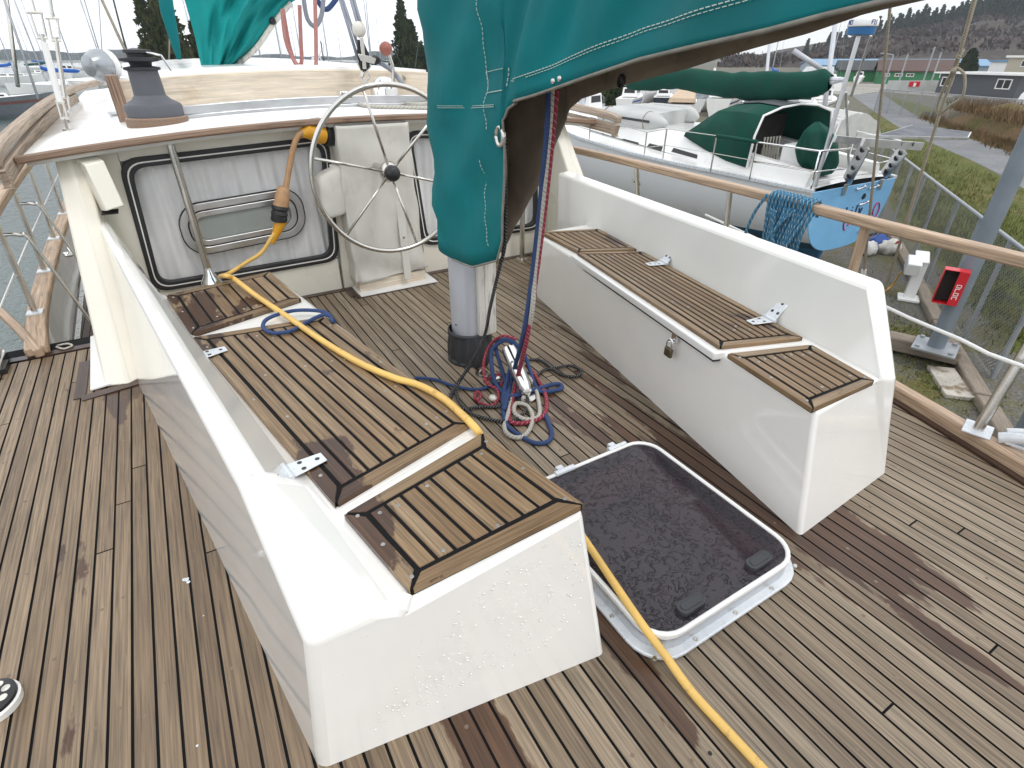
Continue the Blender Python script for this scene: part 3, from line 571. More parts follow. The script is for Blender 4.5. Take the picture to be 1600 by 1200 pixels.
# ================================================================ sail cover over the mizzen boom
zpT = [(-1.2, 1.62), (.0, 1.56), (.563, 1.521), (.656, 1.508), (.772, 1.488), (.918, 1.468), (1.103, 1.441), (1.373, 1.384), (1.565, 1.344), (1.678, 1.324), (1.755, 1.296), (1.785, 1.26), (1.798, .84), (1.85, .745), (2.063, .655), (2.27, .635), (2.45, .62), (2.7, .62)]
zsT = [(-1.2, 1.66), (.3, 1.59), (.667, 1.538), (.776, 1.521), (.892, 1.491), (.988, 1.472), (1.105, 1.447), (1.228, 1.418), (1.347, 1.396), (1.513, 1.363), (1.70, 1.32), (1.764, 1.285), (1.80, 1.225), (1.90, 1.025), (2.094, .777), (2.195, .645), (2.35, .62), (2.7, .62)]
ztT = [(-1.2, 1.85), (.6, 2.0), (1.6, 2.25), (2.2, 2.5), (2.7, 2.5)]
def cov(Y, t, off=0.0):
    zp, zs, zt = interp(zpT, Y), interp(zsT, Y), interp(ztT, Y)
    zm = zt-.22; wp_ = interp([(1.3, .118), (1.75, .100)], Y); ws_ = interp([(1.8, .157), (2.1, .118)], Y)
    if Y > 2.36: e_ = math.sqrt(max(0, 1-((Y-2.36)/.21)**2)); wp_ *= e_; ws_ *= e_
    if t < .42: x = -1; z = lerp(zp, zm, t/.42); sgn = -1
    elif t > .58: x = 1; z = lerp(zs, zm, (1-t)/.42); sgn = 1
    else: a = (t-.42)/.16*math.pi; x = -math.cos(a); z = zm+.22*math.sin(a); sgn = x
    edge = min(1, (min(t, 1-t))/.06)
    if Y > 1.78:
        f = .011*math.sin(17*z+7*Y+1.3*math.sin(6*Y))+.005*math.sin(31*z-13*Y+2*math.sin(9*z))+.003*math.sin(64*z+20*Y)
        f += .010*math.exp(-((z-.80+.5*(Y-1.9))/.05)**2)-.012*math.exp(-((z-1.02-.5*(Y-1.9))/.04)**2)
    else:
        q = Y+.42*(z-1.4); f = .015*math.sin(21*q+1.2*math.sin(3.1*q))*min(1, max(.15, (z-zp)/.12))+.006*math.sin(47*q+3*z)*min(1, max(.1, (z-zp)/.25))+.004*math.sin(13*z+9*Y)
    f *= .35+.65*edge
    flare = .020*max(0, 1-(z-zp)/.3) if sgn < 0 and Y < 1.7 else 0
    wd = wp_ if x < 0 else ws_; return V((sgn*(wd+f*(1 if wd > .05 else .3)+flare+off) if abs(x) == 1 else x*(wd+f*abs(x)+off), Y, z))
Yst = [2.568, 2.563, 2.55, 2.53, 2.50, 2.46, 2.42]+[2.38-.025*k for k in range(23)]+[1.80, 1.798, 1.795, 1.791, 1.788, 1.785, 1.78, 1.775, 1.765, 1.755, 1.74, 1.72]+[1.70-.02*k for k in range(62)]+[.44-.06*k for k in range(26)]
tcov = thing('boom_sail_cover', 'big teal canvas sail cover wrapped round the mizzen mast and over its boom', 'sail cover', (.012, 1.5, 1.6))
nT = 56; ms = MB(); ms.grid(lambda u, v: cov(Yst[round(u*(len(Yst)-1))], v), len(Yst)-1, nT)
oc = ms.build('cover_canvas', M_teal, tcov, smooth='all', solid=.004, off=1)
oc.data.materials.append(M_liner); oc.data.materials.append(M_hem)
sm_ = oc.modifiers['solid']; sm_.offset = 0; sm_.material_offset = 1; sm_.material_offset_rim = 2
# which side is outside: make face normals point outwards
bm = bmesh.new(); bm.from_mesh(oc.data); bm.faces.ensure_lookup_table()
if sum(1 if f.normal.x*(f.calc_center_median().x-.012) > 0 else -1 for f in bm.faces) < 0: bmesh.ops.reverse_faces(bm, faces=bm.faces)
bm.to_mesh(oc.data); bm.free()
hm = MB(); hm.tube([cov(y, 0, .003) for y in Yst[12:]], .0045, 6); hm.build('hem_tape', M_hem, tcov, smooth='all')
stc = MB()
def stitch(pts, r=.0013, dash=.009, gap=.004):
    pts = cr(pts, 8); acc = 0; seg = [pts[0]]; on = True
    for a, b in zip(pts, pts[1:]):
        acc += (b-a).length; seg.append(b)
        if acc > (dash if on else gap):
            if on and len(seg) > 1: stc.tube(seg, r, 4)
            seg = [b]; acc = 0; on = not on
def tz(Y, z):   # section parameter for a height on the port side
    zp, zm = interp(zpT, Y), interp(ztT, Y)-.22; return .42*(z-zp)/(zm-zp)
def den(a, b, n=30): return [cov(lerp(a[0], b[0], k/n), max(.003, tz(lerp(a[0], b[0], k/n), lerp(a[1], b[1], k/n))), .0055) for k in range(n+1)]
stitch([cov(y, max(.004, tz(y, interp(zpT, min(y, 1.70))+.062)), .0055) for y in [1.74-.02*k for k in range(90)]], .0014)
stitch([cov(y, max(.004, tz(y, interp(zpT, min(y, 1.70))+.055)), .0055) for y in [1.60-.02*k for k in range(90)]], .0010)
def pxs(lst, n=14, r=.0013):
    q = []
    for a, b in zip(lst, lst[1:]):
        for k in range(n): p = BX(lerp(a[0], b[0], k/n), lerp(a[1], b[1], k/n), -.105); q.append(cov(p.y, max(.003, tz(p.y, p.z)), .0080))
    stitch(q, r)
pxs([(752, -20), (755, 60), (760, 150), (764, 210)], 20); pxs([(690, 165), (730, 166), (782, 163)], 14); pxs([(690, 168), (730, 169), (782, 166)], 14)
pxs([(757, 113), (760, 144)], 8, .002); pxs([(790, 106), (790, 140)], 8, .002); pxs([(760, 145), (790, 140)], 8, .002); pxs([(757, 113), (790, 106)], 8, .0012); pxs([(752, 250), (756, 320), (770, 392)], 12)
stc.build('stitching', M_stitch, tcov)
sn = MB()
for px, py in ((861, 127), (872, 123)):
    p = BX(px, py, -.14); c = cov(p.y, max(.01, tz(p.y, p.z)), .0045); sn.lathe([(.0085, 0), (.007, .003), (.003, .004)], c, axis=(-1, 0, 0), n=12)
sn.build('snap_fastener', M_steel, tcov, smooth=True)
gr = MB(); p = BX(783, 213, -.10); ringp = [p+V((-.004, math.cos(a)*.024, math.sin(a)*.03)) for a in [k*2*math.pi/18 for k in range(19)]]; gr.tube(ringp, .009, 8); gr.build('eyelet', M_steel, tcov, smooth='all')
gs = MB(); p = BX(972, 127, .152); gs.tube([p+V((-.004, math.cos(a)*.013, math.sin(a)*.016)) for a in [k*2*math.pi/14 for k in range(15)]], .005, 6); gs.build('eyelet', M_boot, tcov, smooth='all')
tb = thing('mizzen_boom', 'aluminium boom hidden inside the teal sail cover', 'boom', (.01, 2.3, 1.6)); m = MB(); m.tube([(.012, 2.33, 1.50), (.012, -.9, 1.72)], .07, 14); m.build('boom_spar', M_alu, tb, smooth=True)
m = MB(); m.lathe([(.02, 0), (.06, .02), (.085, .3), (.06, .62), (.02, .65)], (.02, 2.05, 1.5), axis=(0, -1, .07), n=16); m.build('furled_sail', M_cover, tb, smooth=True)
# ================================================================ wheelhouse
def zr(x, y): return 1.125-.033*x*x+.010*(y-3.7)
YW = 3.83
twh = thing('wheelhouse', 'cream wheelhouse with two curtained windows and a wood edged white roof', 'wheelhouse', (0, YW, 0))
wins = [[(-1.345, .952), (-.215, 1.002), (-.275, .225), (-1.395, .215)], [(.315, 1.002), (1.40, .952), (1.42, .205), (.375, .225)]]
wl = MB()
def wq(a, b, c, d): 
    p = [V((x, YW, z)) for x, z in (a, b, c, d)]; wl.prism(p, (0, .05, 0))
top = lambda x: zr(x, YW)-.02
W1, W2 = wins
wq((-1.62, -.4), (W1[3][0], -.4), (W1[0][0], top(-1.345)), (-1.60, top(-1.6)))
wq((W1[3][0], -.4), (W1[2][0], -.4), W1[2], W1[3]); wq(W1[0], W1[1], (W1[1][0], top(-.2)), (W1[0][0], top(-1.345)))
wq((W1[2][0], -.4), (W2[3][0], -.4), (W2[0][0], top(.3)), (W1[1][0], top(-.2)))
wq((W2[3][0], -.4), (W2[2][0], -.4), W2[2], W2[3]); wq(W2[0], W2[1], (W2[1][0], top(1.4)), (W2[0][0], top(.3)))
wq((W2[2][0], -.4), (1.62, -.4), (1.60, top(1.6)), (W2[1][0], top(1.4)))
for s in (-1, 1): wl.prism([V((s*1.62, YW+.051, -.4)), V((s*1.66, 9, -.4)), V((s*1.64, 9, zr(1.6, 9)-.02)), V((s*1.60, YW+.051, zr(1.6, YW)-.02))], (-s*.04, 0, 0))
wl.build('wall', M_wall, twh)
ri = MB(); ri.box((0, 4.6, .3), (3.1, .03, 1.4)); ri.build('inner_bulkhead', M_wall, twh)
rf = MB(); rf.grid(lambda u, v: V((lerp(-1.73, 1.79, u), lerp(3.69, 9, v), zr(lerp(-1.73, 1.79, u), lerp(3.69, 9, v)))), 28, 6)
rf.build('roof', M_gelw, twh, smooth='all', solid=.05)
tr = MB(); tr.sweep([(x, 3.668, zr(x, 3.67)-.012) for x in [lerp(-1.76, 1.82, k/24) for k in range(25)]], .040, .036); tr.build('roof_edge_trim', M_trim, twh, bevel=.010, seg=3)
def rr_poly(q, r, n=6):
    o = []
    for i in range(4):
        p, a, b = [V((*q[k], 0)) for k in (i, i-1, (i+1) % 4)]; u, w_ = (a-p).normalized(), (b-p).normalized(); c = p+(u+w_)*r
        for k in range(n+1):
            t = k/n; o.append(((1-t)**2)*(p+u*r)+2*t*(1-t)*(p)+t*t*(p+w_*r))
    return [(p.x, p.y) for p in o]
def offs(q, d):
    c = (sum(p[0] for p in q)/4, sum(p[1] for p in q)/4); return [(p[0]+d*(1 if p[0] > c[0] else -1), p[1]+d*(1 if p[1] > c[1] else -1)) for p in q]
def ringY(m, po, pi, y0, y1):
    n = len(po); vs = [V((x, y, z)) for y in (y0, y1) for x, z in po]+[V((x, y, z)) for y in (y0, y1) for x, z in pi]; fs = []
    for k in range(n):
        k2 = (k+1) % n; fs += [(k, k2, n+k2, n+k), (3*n+k, 3*n+k2, 2*n+k2, 2*n+k), (k, k2, 2*n+k2, 2*n+k), (n+k, n+k2, 3*n+k2, 3*n+k)]
    m.add(vs, fs)
for q in wins:
    m = MB(); ringY(m, rr_poly(offs(q, .012), .10), rr_poly(offs(q, -.040), .075), YW-.016, YW+.03); f_ = m.build('window', M_rub, twh, bevel=.004)
    m = MB(); ringY(m, rr_poly(offs(q, -.012), .09), rr_poly(offs(q, -.019), .086), YW-.0185, YW-.01); m.build('sealing_strip', M_gel, f_)
    m = MB(); pq = rr_poly(offs(q, -.036), .077); m.add([V((x, YW+.004, z)) for x, z in pq], [tuple(range(len(pq)))]); m.build('pane', M_glass, f_)
    m = MB(); x0, x1 = q[3][0]-.03, q[1][0]+.05
    def curt(u, v):
        x = lerp(x0, x1, u); z = lerp(.15, 1.02, v); a = 1-.35*v
        return V((x+.01*math.sin(40*u+3*v), YW+.062+a*.7*(.014*math.sin(62*u+1.5*math.sin(9*u)+1.2*v)+.008*math.sin(141*u+2)), z))
    m.grid(curt, 150, 8); m.build('curtain', M_curt, f_, smooth='all')
m = MB(); cxv, czv = -.80, .555
def vring(m, wo, ho, wi, hi, y0, y1, sh=.06):
    po = [(cxv+x, czv+y+sh*x) for x, y in rrect(wo, ho, ho*.42, 8)]; pi = [(cxv+x, czv+y+sh*x) for x, y in rrect(wi, hi, hi*.42, 8)]; ringY(m, po, pi, y0, y1)
vring(m, .72, .30, .64, .22, YW-.012, YW+.006); vring(m, .625, .205, .56, .14, YW-.010, YW+.004); vo = m.build('sliding_vent_frame', M_alu, twh, bevel=.003)
m = MB(); vring(m, .64, .22, .625, .205, YW-.004, YW+.004); vring(m, .735, .315, .722, .302, YW-.002, YW+.006); m.build('seal', M_rub, vo)
m = MB(); m.prism([V((cxv+x, YW+.005, czv+y+.06*x)) for x, y in rrect(.55, .135, .055)], (0, .004, 0)); m.build('grey_pane', mat('grey_glass', (.33, .36, .35), .1, var=.05), vo)
# buttress wings, white base plates, vent box
for s in (-1, 1):
    m = MB(); x0, x1 = s*1.62, s*1.50
    m.add([V((x0, YW, 1.03)), V((x1, YW, 1.05)), V((s*1.52, 3.12, .0)), V((s*1.705, 3.10, .0)), V((s*1.70, YW, 0)), V((x1, YW, 0)), V(((x0+x1)/2, YW-.02, 1.03)), V((s*1.60, 3.06, 0))],
          [(0, 6, 7, 3), (6, 1, 2, 7), (1, 5, 2), (0, 3, 4), (3, 7, 2, 5, 4), (0, 4, 5, 1, 6)])
    m.build('buttress', M_wall, twh, bevel=.012, seg=2)
m = MB(); q = [B(142, 528, .006), B(142, 611, .006), B(208, 591, .006), B(244, 588, .006), B(205, 500, .006)]; m.prism(q, (0, 0, .008)); m.build('base_plate', M_gelw, twh)
m = MB(); bq = [BY(116, 246, 3.78), BY(132, 258, 3.62), BY(166, 330, 3.55), BY(150, 330, 3.78)]
m.prism([V((p.x, p.y, p.z)) for p in bq], (.085, .03, .012)); m.build('vent_box', M_wall, twh, bevel=.006)
m = MB(); q = BY(160, 330, 3.62); m.box(q+V((.03, .02, -.012)), (.075, .09, .008)); m.build('vent_opening', M_dark_in, twh)
# roof posts
for x in (-1.085, 1.19):
    tp = thing('roof_post', 'stainless roof post in front of the '+('port window beside the yellow cord' if x < 0 else 'window behind the teal sail cover'), 'post', (x, 3.725, 0), 'roof support posts')
    m = MB(); m.tube([(x, 3.725, .0), (x, 3.725, 1.03)], .021, 14); m.tube([(x, 3.725, 1.03), (x, 3.725, zr(x, 3.72)-.04)], .012, 10); m.build('post_tube', M_steel, tp, smooth=True)
    m = MB(); m.lathe([(.05, 0), (.05, .006), (.026, .012)], (x, 3.725, .001), n=16)
    m.build('foot_plate', M_steel, tp)
    if x < 0:
        m = MB(); m.lathe([(.058, 0), (.062, .01), (.03, .06), (.022, .10)], (x, 3.725, .235), n=16); m.build('clamp_bracket', M_chrome, tp, smooth=True)
# ---------------------------------------------------------------- steering pedestal, cover and wheel
tpd = thing('steering_pedestal', 'steering pedestal under an off white canvas cover, its wooden foot showing', 'pedestal', (.06, 3.72, 0))
m = MB(); m.box((.06, 3.745, .045), (.50, .14, .085)); m.build('pedestal_base', M_pale, tpd, bevel=.004)
m = MB(); m.box((.08, 3.70, .006), (.58, .22, .010)); m.build('base_plate', M_gelw, tpd)
def cloth(u, v):     # u round the front (left side, front, right side), v height
    z = lerp(.082, 1.085, v); hw = lerp(.262, .225, v); x0 = lerp(.06, .03, v); yf = lerp(3.655, 3.60, v)+.012*math.sin(3*v)
    per = [(x0-hw, 3.83), (x0-hw-.004, yf+.03), (x0-hw+.03, yf), (x0+hw-.03, yf), (x0+hw+.004, yf+.03), (x0+hw, 3.83)]
    t = u*5; i = min(4, int(t)); f = t-i; x = lerp(per[i][0], per[i+1][0], f); y = lerp(per[i][1], per[i+1][1], f)
    k = .008*math.sin(9*x+14*v+2*math.sin(7*v))+.005*math.sin(31*x-11*v)+.003*math.sin(60*x+25*v); k *= (1.3-v)
    if v < .06: k += .006*math.sin(150*x)
    return V((x+(k if u < .25 else -k if u > .75 else 0), y+k-.006, z+(.02*math.sin(4*x+.5) if v == 0 else 0)))
m = MB(); m.grid(cloth, 70, 50); cvr = m.build('canvas_cover', M_cover, tpd, smooth='all', solid=.003)
m = MB(); m.box((.155, 3.630, .35), (.055, .008, .58), Matrix.Rotation(-.035, 3, 'X')); m.build('front_placket', M_cover, cvr, bevel=.003)
m = MB()
for z in (.13, .36): m.lathe([(.010, 0), (.008, .003)], (.155, 3.628-.0+(.36-z)*.03, z), axis=(0, -1, 0), n=10)
m.build('snap', M_steel, cvr)
m = MB()
def bagf(u, v):
    a = u*2*math.pi; k = [0, .82, 1, 1.04, 1.06, 1.05, 1.0, .9, 0][round(v*8)]; z = lerp(.545, .84, [0, 0, .06, .2, .42, .62, .82, .97, 1][round(v*8)]); x = math.copysign(abs(math.cos(a))**.5, math.cos(a))*.085*k; y = math.copysign(abs(math.sin(a))**.5, math.sin(a))*.075*k; return V((-.255+x-.02*(1-v), 3.735+y, z+.02*math.cos(a)*v))
m.grid(bagf, 32, 8); bg_ = m.build('throttle_bag', M_cover, cvr, sub=1)
for v_ in bg_.data.vertices:
    c = v_.co; v_.co = c+V((.006*math.sin(30*c.z+19*c.x), .006*math.sin(41*c.z+20*c.x), .006*math.sin(25*c.x)))
WC = V((.012, 3.31, .845)); WR = .468
tw = thing('helm', 'six spoked stainless steering wheel with a black hub in front of the covered pedestal', 'steering wheel', tuple(WC))
th_t = .03
def wp(a, r, y=0): return WC+V((r*math.cos(a), y+math.sin(a)*r*-th_t, r*math.sin(a)))
m = MB(); m.tube([wp(k*2*math.pi/96, WR) for k in range(97)], .0145, 12, cap=False); m.build('rim', M_steel, tw, smooth='all')
for k in range(6):
    a = R(-15+60*k); m = MB(); m.tube([wp(a, .035, .035), wp(a, WR-.005)], .0085, 10); m.build('spoke', M_steel, tw, smooth='all')
m = MB(); m.lathe([(.02, .42), (.025, .12), (.05, .10), (.062, .06), (.05, .02), (.03, 0)], WC, axis=(0, 1, 0), n=20); m.build('hub', M_steel, tw, smooth=True)
m = MB(); m.lathe([(.046, .03), (.047, .0), (.042, -.020), (.030, -.032), (.010, -.037)], WC+V((0, -.005, 0)), axis=(0, 1, 0), n=20); m.build('hub_cap', M_black, tw, smooth='all')
# ---------------------------------------------------------------- on the roof
def onroof(px, py, dz=0):
    z = 1.1
    for _ in range(12): p = B(px, py, z); z = zr(p.x, p.y)+dz
    return p
c = onroof(248, 193)
twn = thing('deck_winch', 'grey capped sheet winch on a teak pad on the wheelhouse roof', 'winch', tuple(c))
ax = V((-.0, .0, 1))
m = MB(); m.lathe([(0.1695, -0.0132), (0.1695, 0.0330), (0.1598, 0.0409)], c, n=32); m.build('winch_pad', M_trim, twn, bevel=.004)
m = MB(); m.lathe([(0.1518, 0.0396), (0.1558, 0.0924), (0.1479, 0.1089), (0.1039, 0.1320), (0.0839, 0.1551), (0.0783, 0.2772), (0.0799, 0.2838)], c, n=32); m.build('winch_drum', M_wgrey, twn, smooth=True)
m = MB(); m.lathe([(0.0639, 0.2772), (0.0943, 0.2851), (0.0975, 0.2983), (0.0559, 0.3049), (0.0599, 0.3234), (0.1023, 0.3300), (0.1055, 0.3445), (0.0559, 0.3498), (0.0576, 0.3696), (0.0719, 0.3709), (0.0719, 0.3861), (0.0240, 0.3894)], c, n=28); m.build('self_tailer', M_boot, twn, smooth=True)
m = MB(); m.bar(c+V((.02, -.02, .380)), c+V((.115, -.05, .357)),   .055, .010); m.bar(c+V((.115, -.05, .357)), c+V((.145, -.06, .280)),   .055, .010, up=(1, 0, 0)); m.build('stripper_arm', M_alu, twn, bevel=.004)
# shroud turnbuckles standing on the roof
def shroud(name, label, foot, topp, light):
    f = V(foot); d = (V(topp)-f).normalized(); t = thing(name, label, 'turnbuckle', tuple(f), 'shroud turnbuckles on the roof')
    m = MB(); m.lathe([(.03, 0), (.03, .006)], f, n=14); m.tube([f, f+d*.07], .008, 8); m.tube([f+d*.07+V((-.015, 0, 0)), f+d*.155+V((-.015, 0, 0))], .008, 6); m.tube([f+d*.07+V((.015, 0, 0)), f+d*.155+V((.015, 0, 0))], .008, 6); m.tube([f+d*.065+V((-.022, 0, 0)), f+d*.065+V((.022, 0, 0))], .009, 6); m.tube([f+d*.155+V((-.022, 0, 0)), f+d*.155+V((.022, 0, 0))], .009, 6); m.build('toggle', M_steel, t, smooth=True)
    m = MB(); m.tube([f+d*.155, f+d*.47], .018 if light else .013, 12); m.build('sleeve', M_gelw if light else M_steel, t, smooth=True)
    m = MB(); q = f+d*.49
    for s in (-1, 1): m.tube([q+V((s*.02, 0, 0)), q+d*.09+V((s*.024, 0, 0)), q+d*.13+V((s*.026, 0, 0))], .006, 6)
    m.tube([q+V((-.026, 0, .0)), q+V((.026, 0, 0))], .009, 8); m.tube([q+d*.125+V((-.04, 0, 0)), q+d*.125+V((.034, 0, 0))], .009, 8); m.tube([q-d*.03, q+d*.02], .013, 8); m.build('fork', M_steel, t, smooth=True)
    m = MB(); m.tube([q+d*.125, q+d*5], .005 if light else .010, 8); m.build('shroud_wire', M_steel, t, smooth=True)
f1 = onroof(106, 203); shroud('shroud_turnbuckle', 'white sleeved shroud turnbuckle on the wheelhouse roof, nearer the wooden roof rail', f1, BY(50, 0, f1.y+.05), True)
f2 = onroof(108, 192); shroud('shroud_turnbuckle', 'bare metal shroud turnbuckle on the wheelhouse roof, just right of the white sleeved one', f2, BY(78, 0, f2.y+.05), False)
# searchlight
c = onroof(160, 140); c = V((-1.36, 5.2, zr(-1.36, 5.2))); tl = thing('searchlight', 'white round searchlight on a bracket at the far side of the roof', 'searchlight', tuple(c))
p = BY(150, 103, 5.2); m = MB(); m.lathe([(.02, -.11), (.065, -.095), (.10, -.03), (.105, .012), (.095, .02)], p+V((.03, .06, 0)), axis=(.75, .65, 0), n=24); m.build('lamp_housing', mat('dull_lamp_chrome', (.36, .38, .40), .25, .7, var=.1), tl, smooth=True)
m = MB(); m.lathe([(.085, .0), (.097, .02), (.097, .035)], p+V((.055, .085, 0)), axis=(.75, .65, 0), n=24); m.build('lens', M_gelw, tl, smooth=True)
m = MB(); q = V((p.x+.06, p.y+.05, 0)); m.tube([(q.x, q.y, zr(q.x, q.y)), (q.x, q.y, p.z-.07)], .024, 10); m.box((q.x, q.y, zr(q.x, q.y)+.012), (.17, .17, .02)); m.box((q.x, q.y, p.z-.09), (.09, .06, .05)); m.build('bracket', M_zinc, tl, bevel=.004)
# roof side rails in bare wood
for s, lab in ((-1, 'weathered wooden rail along the roof edge beside the shroud turnbuckles'), (1, 'weathered wooden roof rail whose end shows right of the teal sail cover')):
    tq = thing('roof_rail', lab, 'wooden rail', (s*1.8, 3.6, 1.05), 'wooden roof rails')
    x0 = -1.80 if s < 0 else 1.84
    m = MB(); m.sweep(cr([(x0-.0, 3.42, 1.035), (x0, 3.6, 1.065), (x0-s*.015, 4.3, 1.105), (x0-s*.05, 5.5, 1.15), (x0-s*.12, 7, 1.18), (x0-s*.3, 8.6, 1.19)], 5), .060, .050); m.build('rail_cap', M_silver, tq, bevel=.012, seg=3)
    m = MB(); m.sweep(cr([(x0-s*.02, 3.46, .955), (x0-s*.02, 3.6, .985), (x0-s*.05, 5.5, 1.08), (x0-s*.12, 7, 1.11)], 5), .034, .072); m.build('rail_fascia', M_silver, tq, bevel=.008)
# traveller beam, track, raised roof
YB = 4.72; tbm = thing('traveller_beam', 'pale worn wooden beam across the roof with a grey track in front', 'beam', (.2, YB, 1.1))
bl, br = BY(190, 150, YB), BY(672, 132, YB); xl, xr = bl.x, br.x
zb0 = lambda x: zr(x, YB)-.005
zb1 = lambda x: 1.355-.030*(x-.0)**2
m = MB(); nb_ = 16
for k in range(nb_):
    pass
secs = [lerp(xl, xr, k/nb_) for k in range(nb_+1)]; vs = []; fs = []; uv = []
for x in secs: vs += [V((x, YB, zb0(x))), V((x, YB, zb1(x))), V((x, YB+.06, zb1(x))), V((x, YB+.06, zb0(x)))]
for k in range(nb_):
    for j in range(4):
        j2 = (j+1) % 4; fs.append((k*4+j, k*4+j2, k*4+4+j2, k*4+4+j)); uv.append([(secs[k], j*.08), (secs[k], j*.08+.08), (secs[k+1], j*.08+.08), (secs[k+1], j*.08)])
fs += [(0, 1, 2, 3), tuple(nb_*4+q for q in (3, 2, 1, 0))]; uv += [[(0, 0)]*4]*2
m.add(vs, fs, uv); m.build('beam', M_pale, tbm, bevel=.006)
m = MB(); m.box((xl-.02, YB-.02, zb0(xl)+.13), (.07, .14, .27)); m.build('beam_end', M_trim, tbm, bevel=.006)
m = MB(); xs0 = [lerp(-.95, 1.5, k/16) for k in range(17)]; m.sweep([(x, 4.40, zr(x, 4.4)+.045) for x in xs0], .05, .05); m.sweep([(x, 4.40, zr(x, 4.4)+.010) for x in xs0], .09, .02); m.build('track', M_alu, tbm, bevel=.004)
m = MB(); p = BY(537, 143, 4.40); m.box((p.x, 4.39, zr(p.x, 4.4)+.075), (.085, .10, .05)); m.build('track_stop', M_chrome, tbm, bevel=.006)
trr = thing('raised_cabin_roof', 'white raised cabin roof behind the wooden beam', 'cabin roof', (0, 5, 1.2))
m = MB(); m.grid(lambda u, v: V((lerp(xl+.02, xr, u), lerp(YB+.062, 8.6, v), 1.375-.035*lerp(xl+.02, xr, u)**2+.012*v*4)), 20, 5); m.build('roof_panel', M_gelw, trr, smooth='all', solid=.04)
m = MB()
for s, xx in ((-1, xl+.03), (1, xr-.01)): m.prism([V((xx, YB+.07, 1.05)), V((xx, 8.6, 1.08)), V((xx, 8.6, 1.33)), V((xx, YB+.07, 1.30))], (-s*.03, 0, 0))
m.build('roof_side', M_gelw, trr)
# mainsheet block tower, lever, chrome hood, ropes on the roof
c = BY(570, 128, 4.40); tbk = thing('mainsheet_block', 'black and steel mainsheet block on its track, ropes rising from it', 'pulley block', tuple(c))
D_ = c.y
def bp_(px, py, dy=0): return BY(px, py, D_+dy)
m = MB()
for dy in (-.03, .03): m.prism([bp_(559, 62, dy), bp_(567, 62, dy), bp_(577, 85, dy), bp_(578, 105, dy), bp_(572, 112, dy), bp_(564, 110, dy), bp_(558, 85, dy)], (0, .012, 0))
m.build('block_cheek', M_black, tbk, bevel=.003)
m = MB(); m.prism([bp_(562, 58, -.045), bp_(568, 58, -.045), bp_(573, 108, -.045), bp_(567, 108, -.045)], (0, .008, 0)); m.prism([bp_(559, 84, -.05), bp_(580, 88, -.05), bp_(588, 92, -.05), bp_(585, 100, -.05), bp_(564, 95, -.05)], (0, .01, 0)); m.lathe([(.05, -.015), (.05, .015)], bp_(569, 98), axis=(0, 1, 0), n=14); m.build('block_strap', M_steel, tbk, bevel=.002)
m = MB(); m.ball(bp_(561, 46), .05, 10); m.build('swivel_knot', M_board, tbk, smooth='all')
m = MB(); m.tube(cr([bp_(569, 110), bp_(566, 120), bp_(571, 128)], 4), .014, 8); m.tube(cr([bp_(574, 112), bp_(577, 120), bp_(572, 128)], 4), .008, 8); m.build('shackle', M_steel, tbk, smooth=True)
m = MB(); m.ball(bp_(586, 94, -.02), .045, 10, (1, .6, .7)); m.build('cleat_cam', M_black, tbk, smooth='all')
ts_ = thing('mainsheet', 'grey white mainsheet ropes rising steeply from the block on the roof', 'rope', tuple(c)); m = MB()
for a, b in (((529, -8), (558, 88)), ((533, -8), (562, 80)), ((546, -8), (561, 44)), ((551, -8), (566, 44))): m.tube([bp_(*a, .3), bp_(*b)], .011, 8)
m.build('rope_part', R_grey, ts_, smooth='all'); m = MB(); m.tube(cr([bp_(588, 95), bp_(600, 102), bp_(612, 110), bp_(622, 122), bp_(632, 135, -.1)], 5), .016, 8); m.build('rope_tail', R_grey, ts_, smooth='all')
tlv = thing('control_lever', 'bent control lever with a reddish brown ball knob standing on the roof', 'lever', tuple(onroof(614, 130))); lb = BY(603, 76, 4.3)
m = MB(); m.ball(lb, .045, 14); m.build('ball_knob', mat('red_brown_knob', (.30, .10, .07), .35), tlv, smooth='all'); m = MB(); m.tube(cr([lb, BY(609, 90, 4.3), BY(614, 108, 4.3), BY(614, 135, 4.3)], 4), .012, 8); m.build('lever_arm', M_steel, tlv, smooth='all')
hcn = onroof(603, 163); thd = thing('compass_hood', 'shiny chrome compass hood on the roof above the wheel', 'compass hood', tuple(hcn)); m = MB()
m.lathe([(.105, 0), (.105, .09), (.09, .14), (.055, .175), (.015, .185)], hcn, n=24); m.build('hood_shell', M_chrome, thd, smooth=True); m = MB(); m.box(hcn+V((.02, -.102, .06)), (.09, .012, .1)); m.build('hood_window', M_gelw, thd)
tr_ = tag(MB().tube(cr([onroof(566, 150, .02), onroof(560, 162, .015), onroof(590, 167, .012), onroof(640, 168, .012), onroof(700, 170, .012), onroof(760, 168, .012)], 5), .012, 8).build('roof_rope', R_cream, None, smooth='all'), 'cream rope flecked with blue lying along the roof edge', 'rope')
tr_ = tag(MB().tube(cr([BY(630, 118, 4.45), onroof(640, 140, .05), onroof(622, 155, .02), onroof(648, 163, .02), onroof(672, 158, .03), onroof(655, 145, .04), onroof(690, 158, .02)], 6), .012, 8).build('roof_rope', R_white, None, smooth='all'), 'tangled pale rope on the roof by the chrome hood', 'rope')
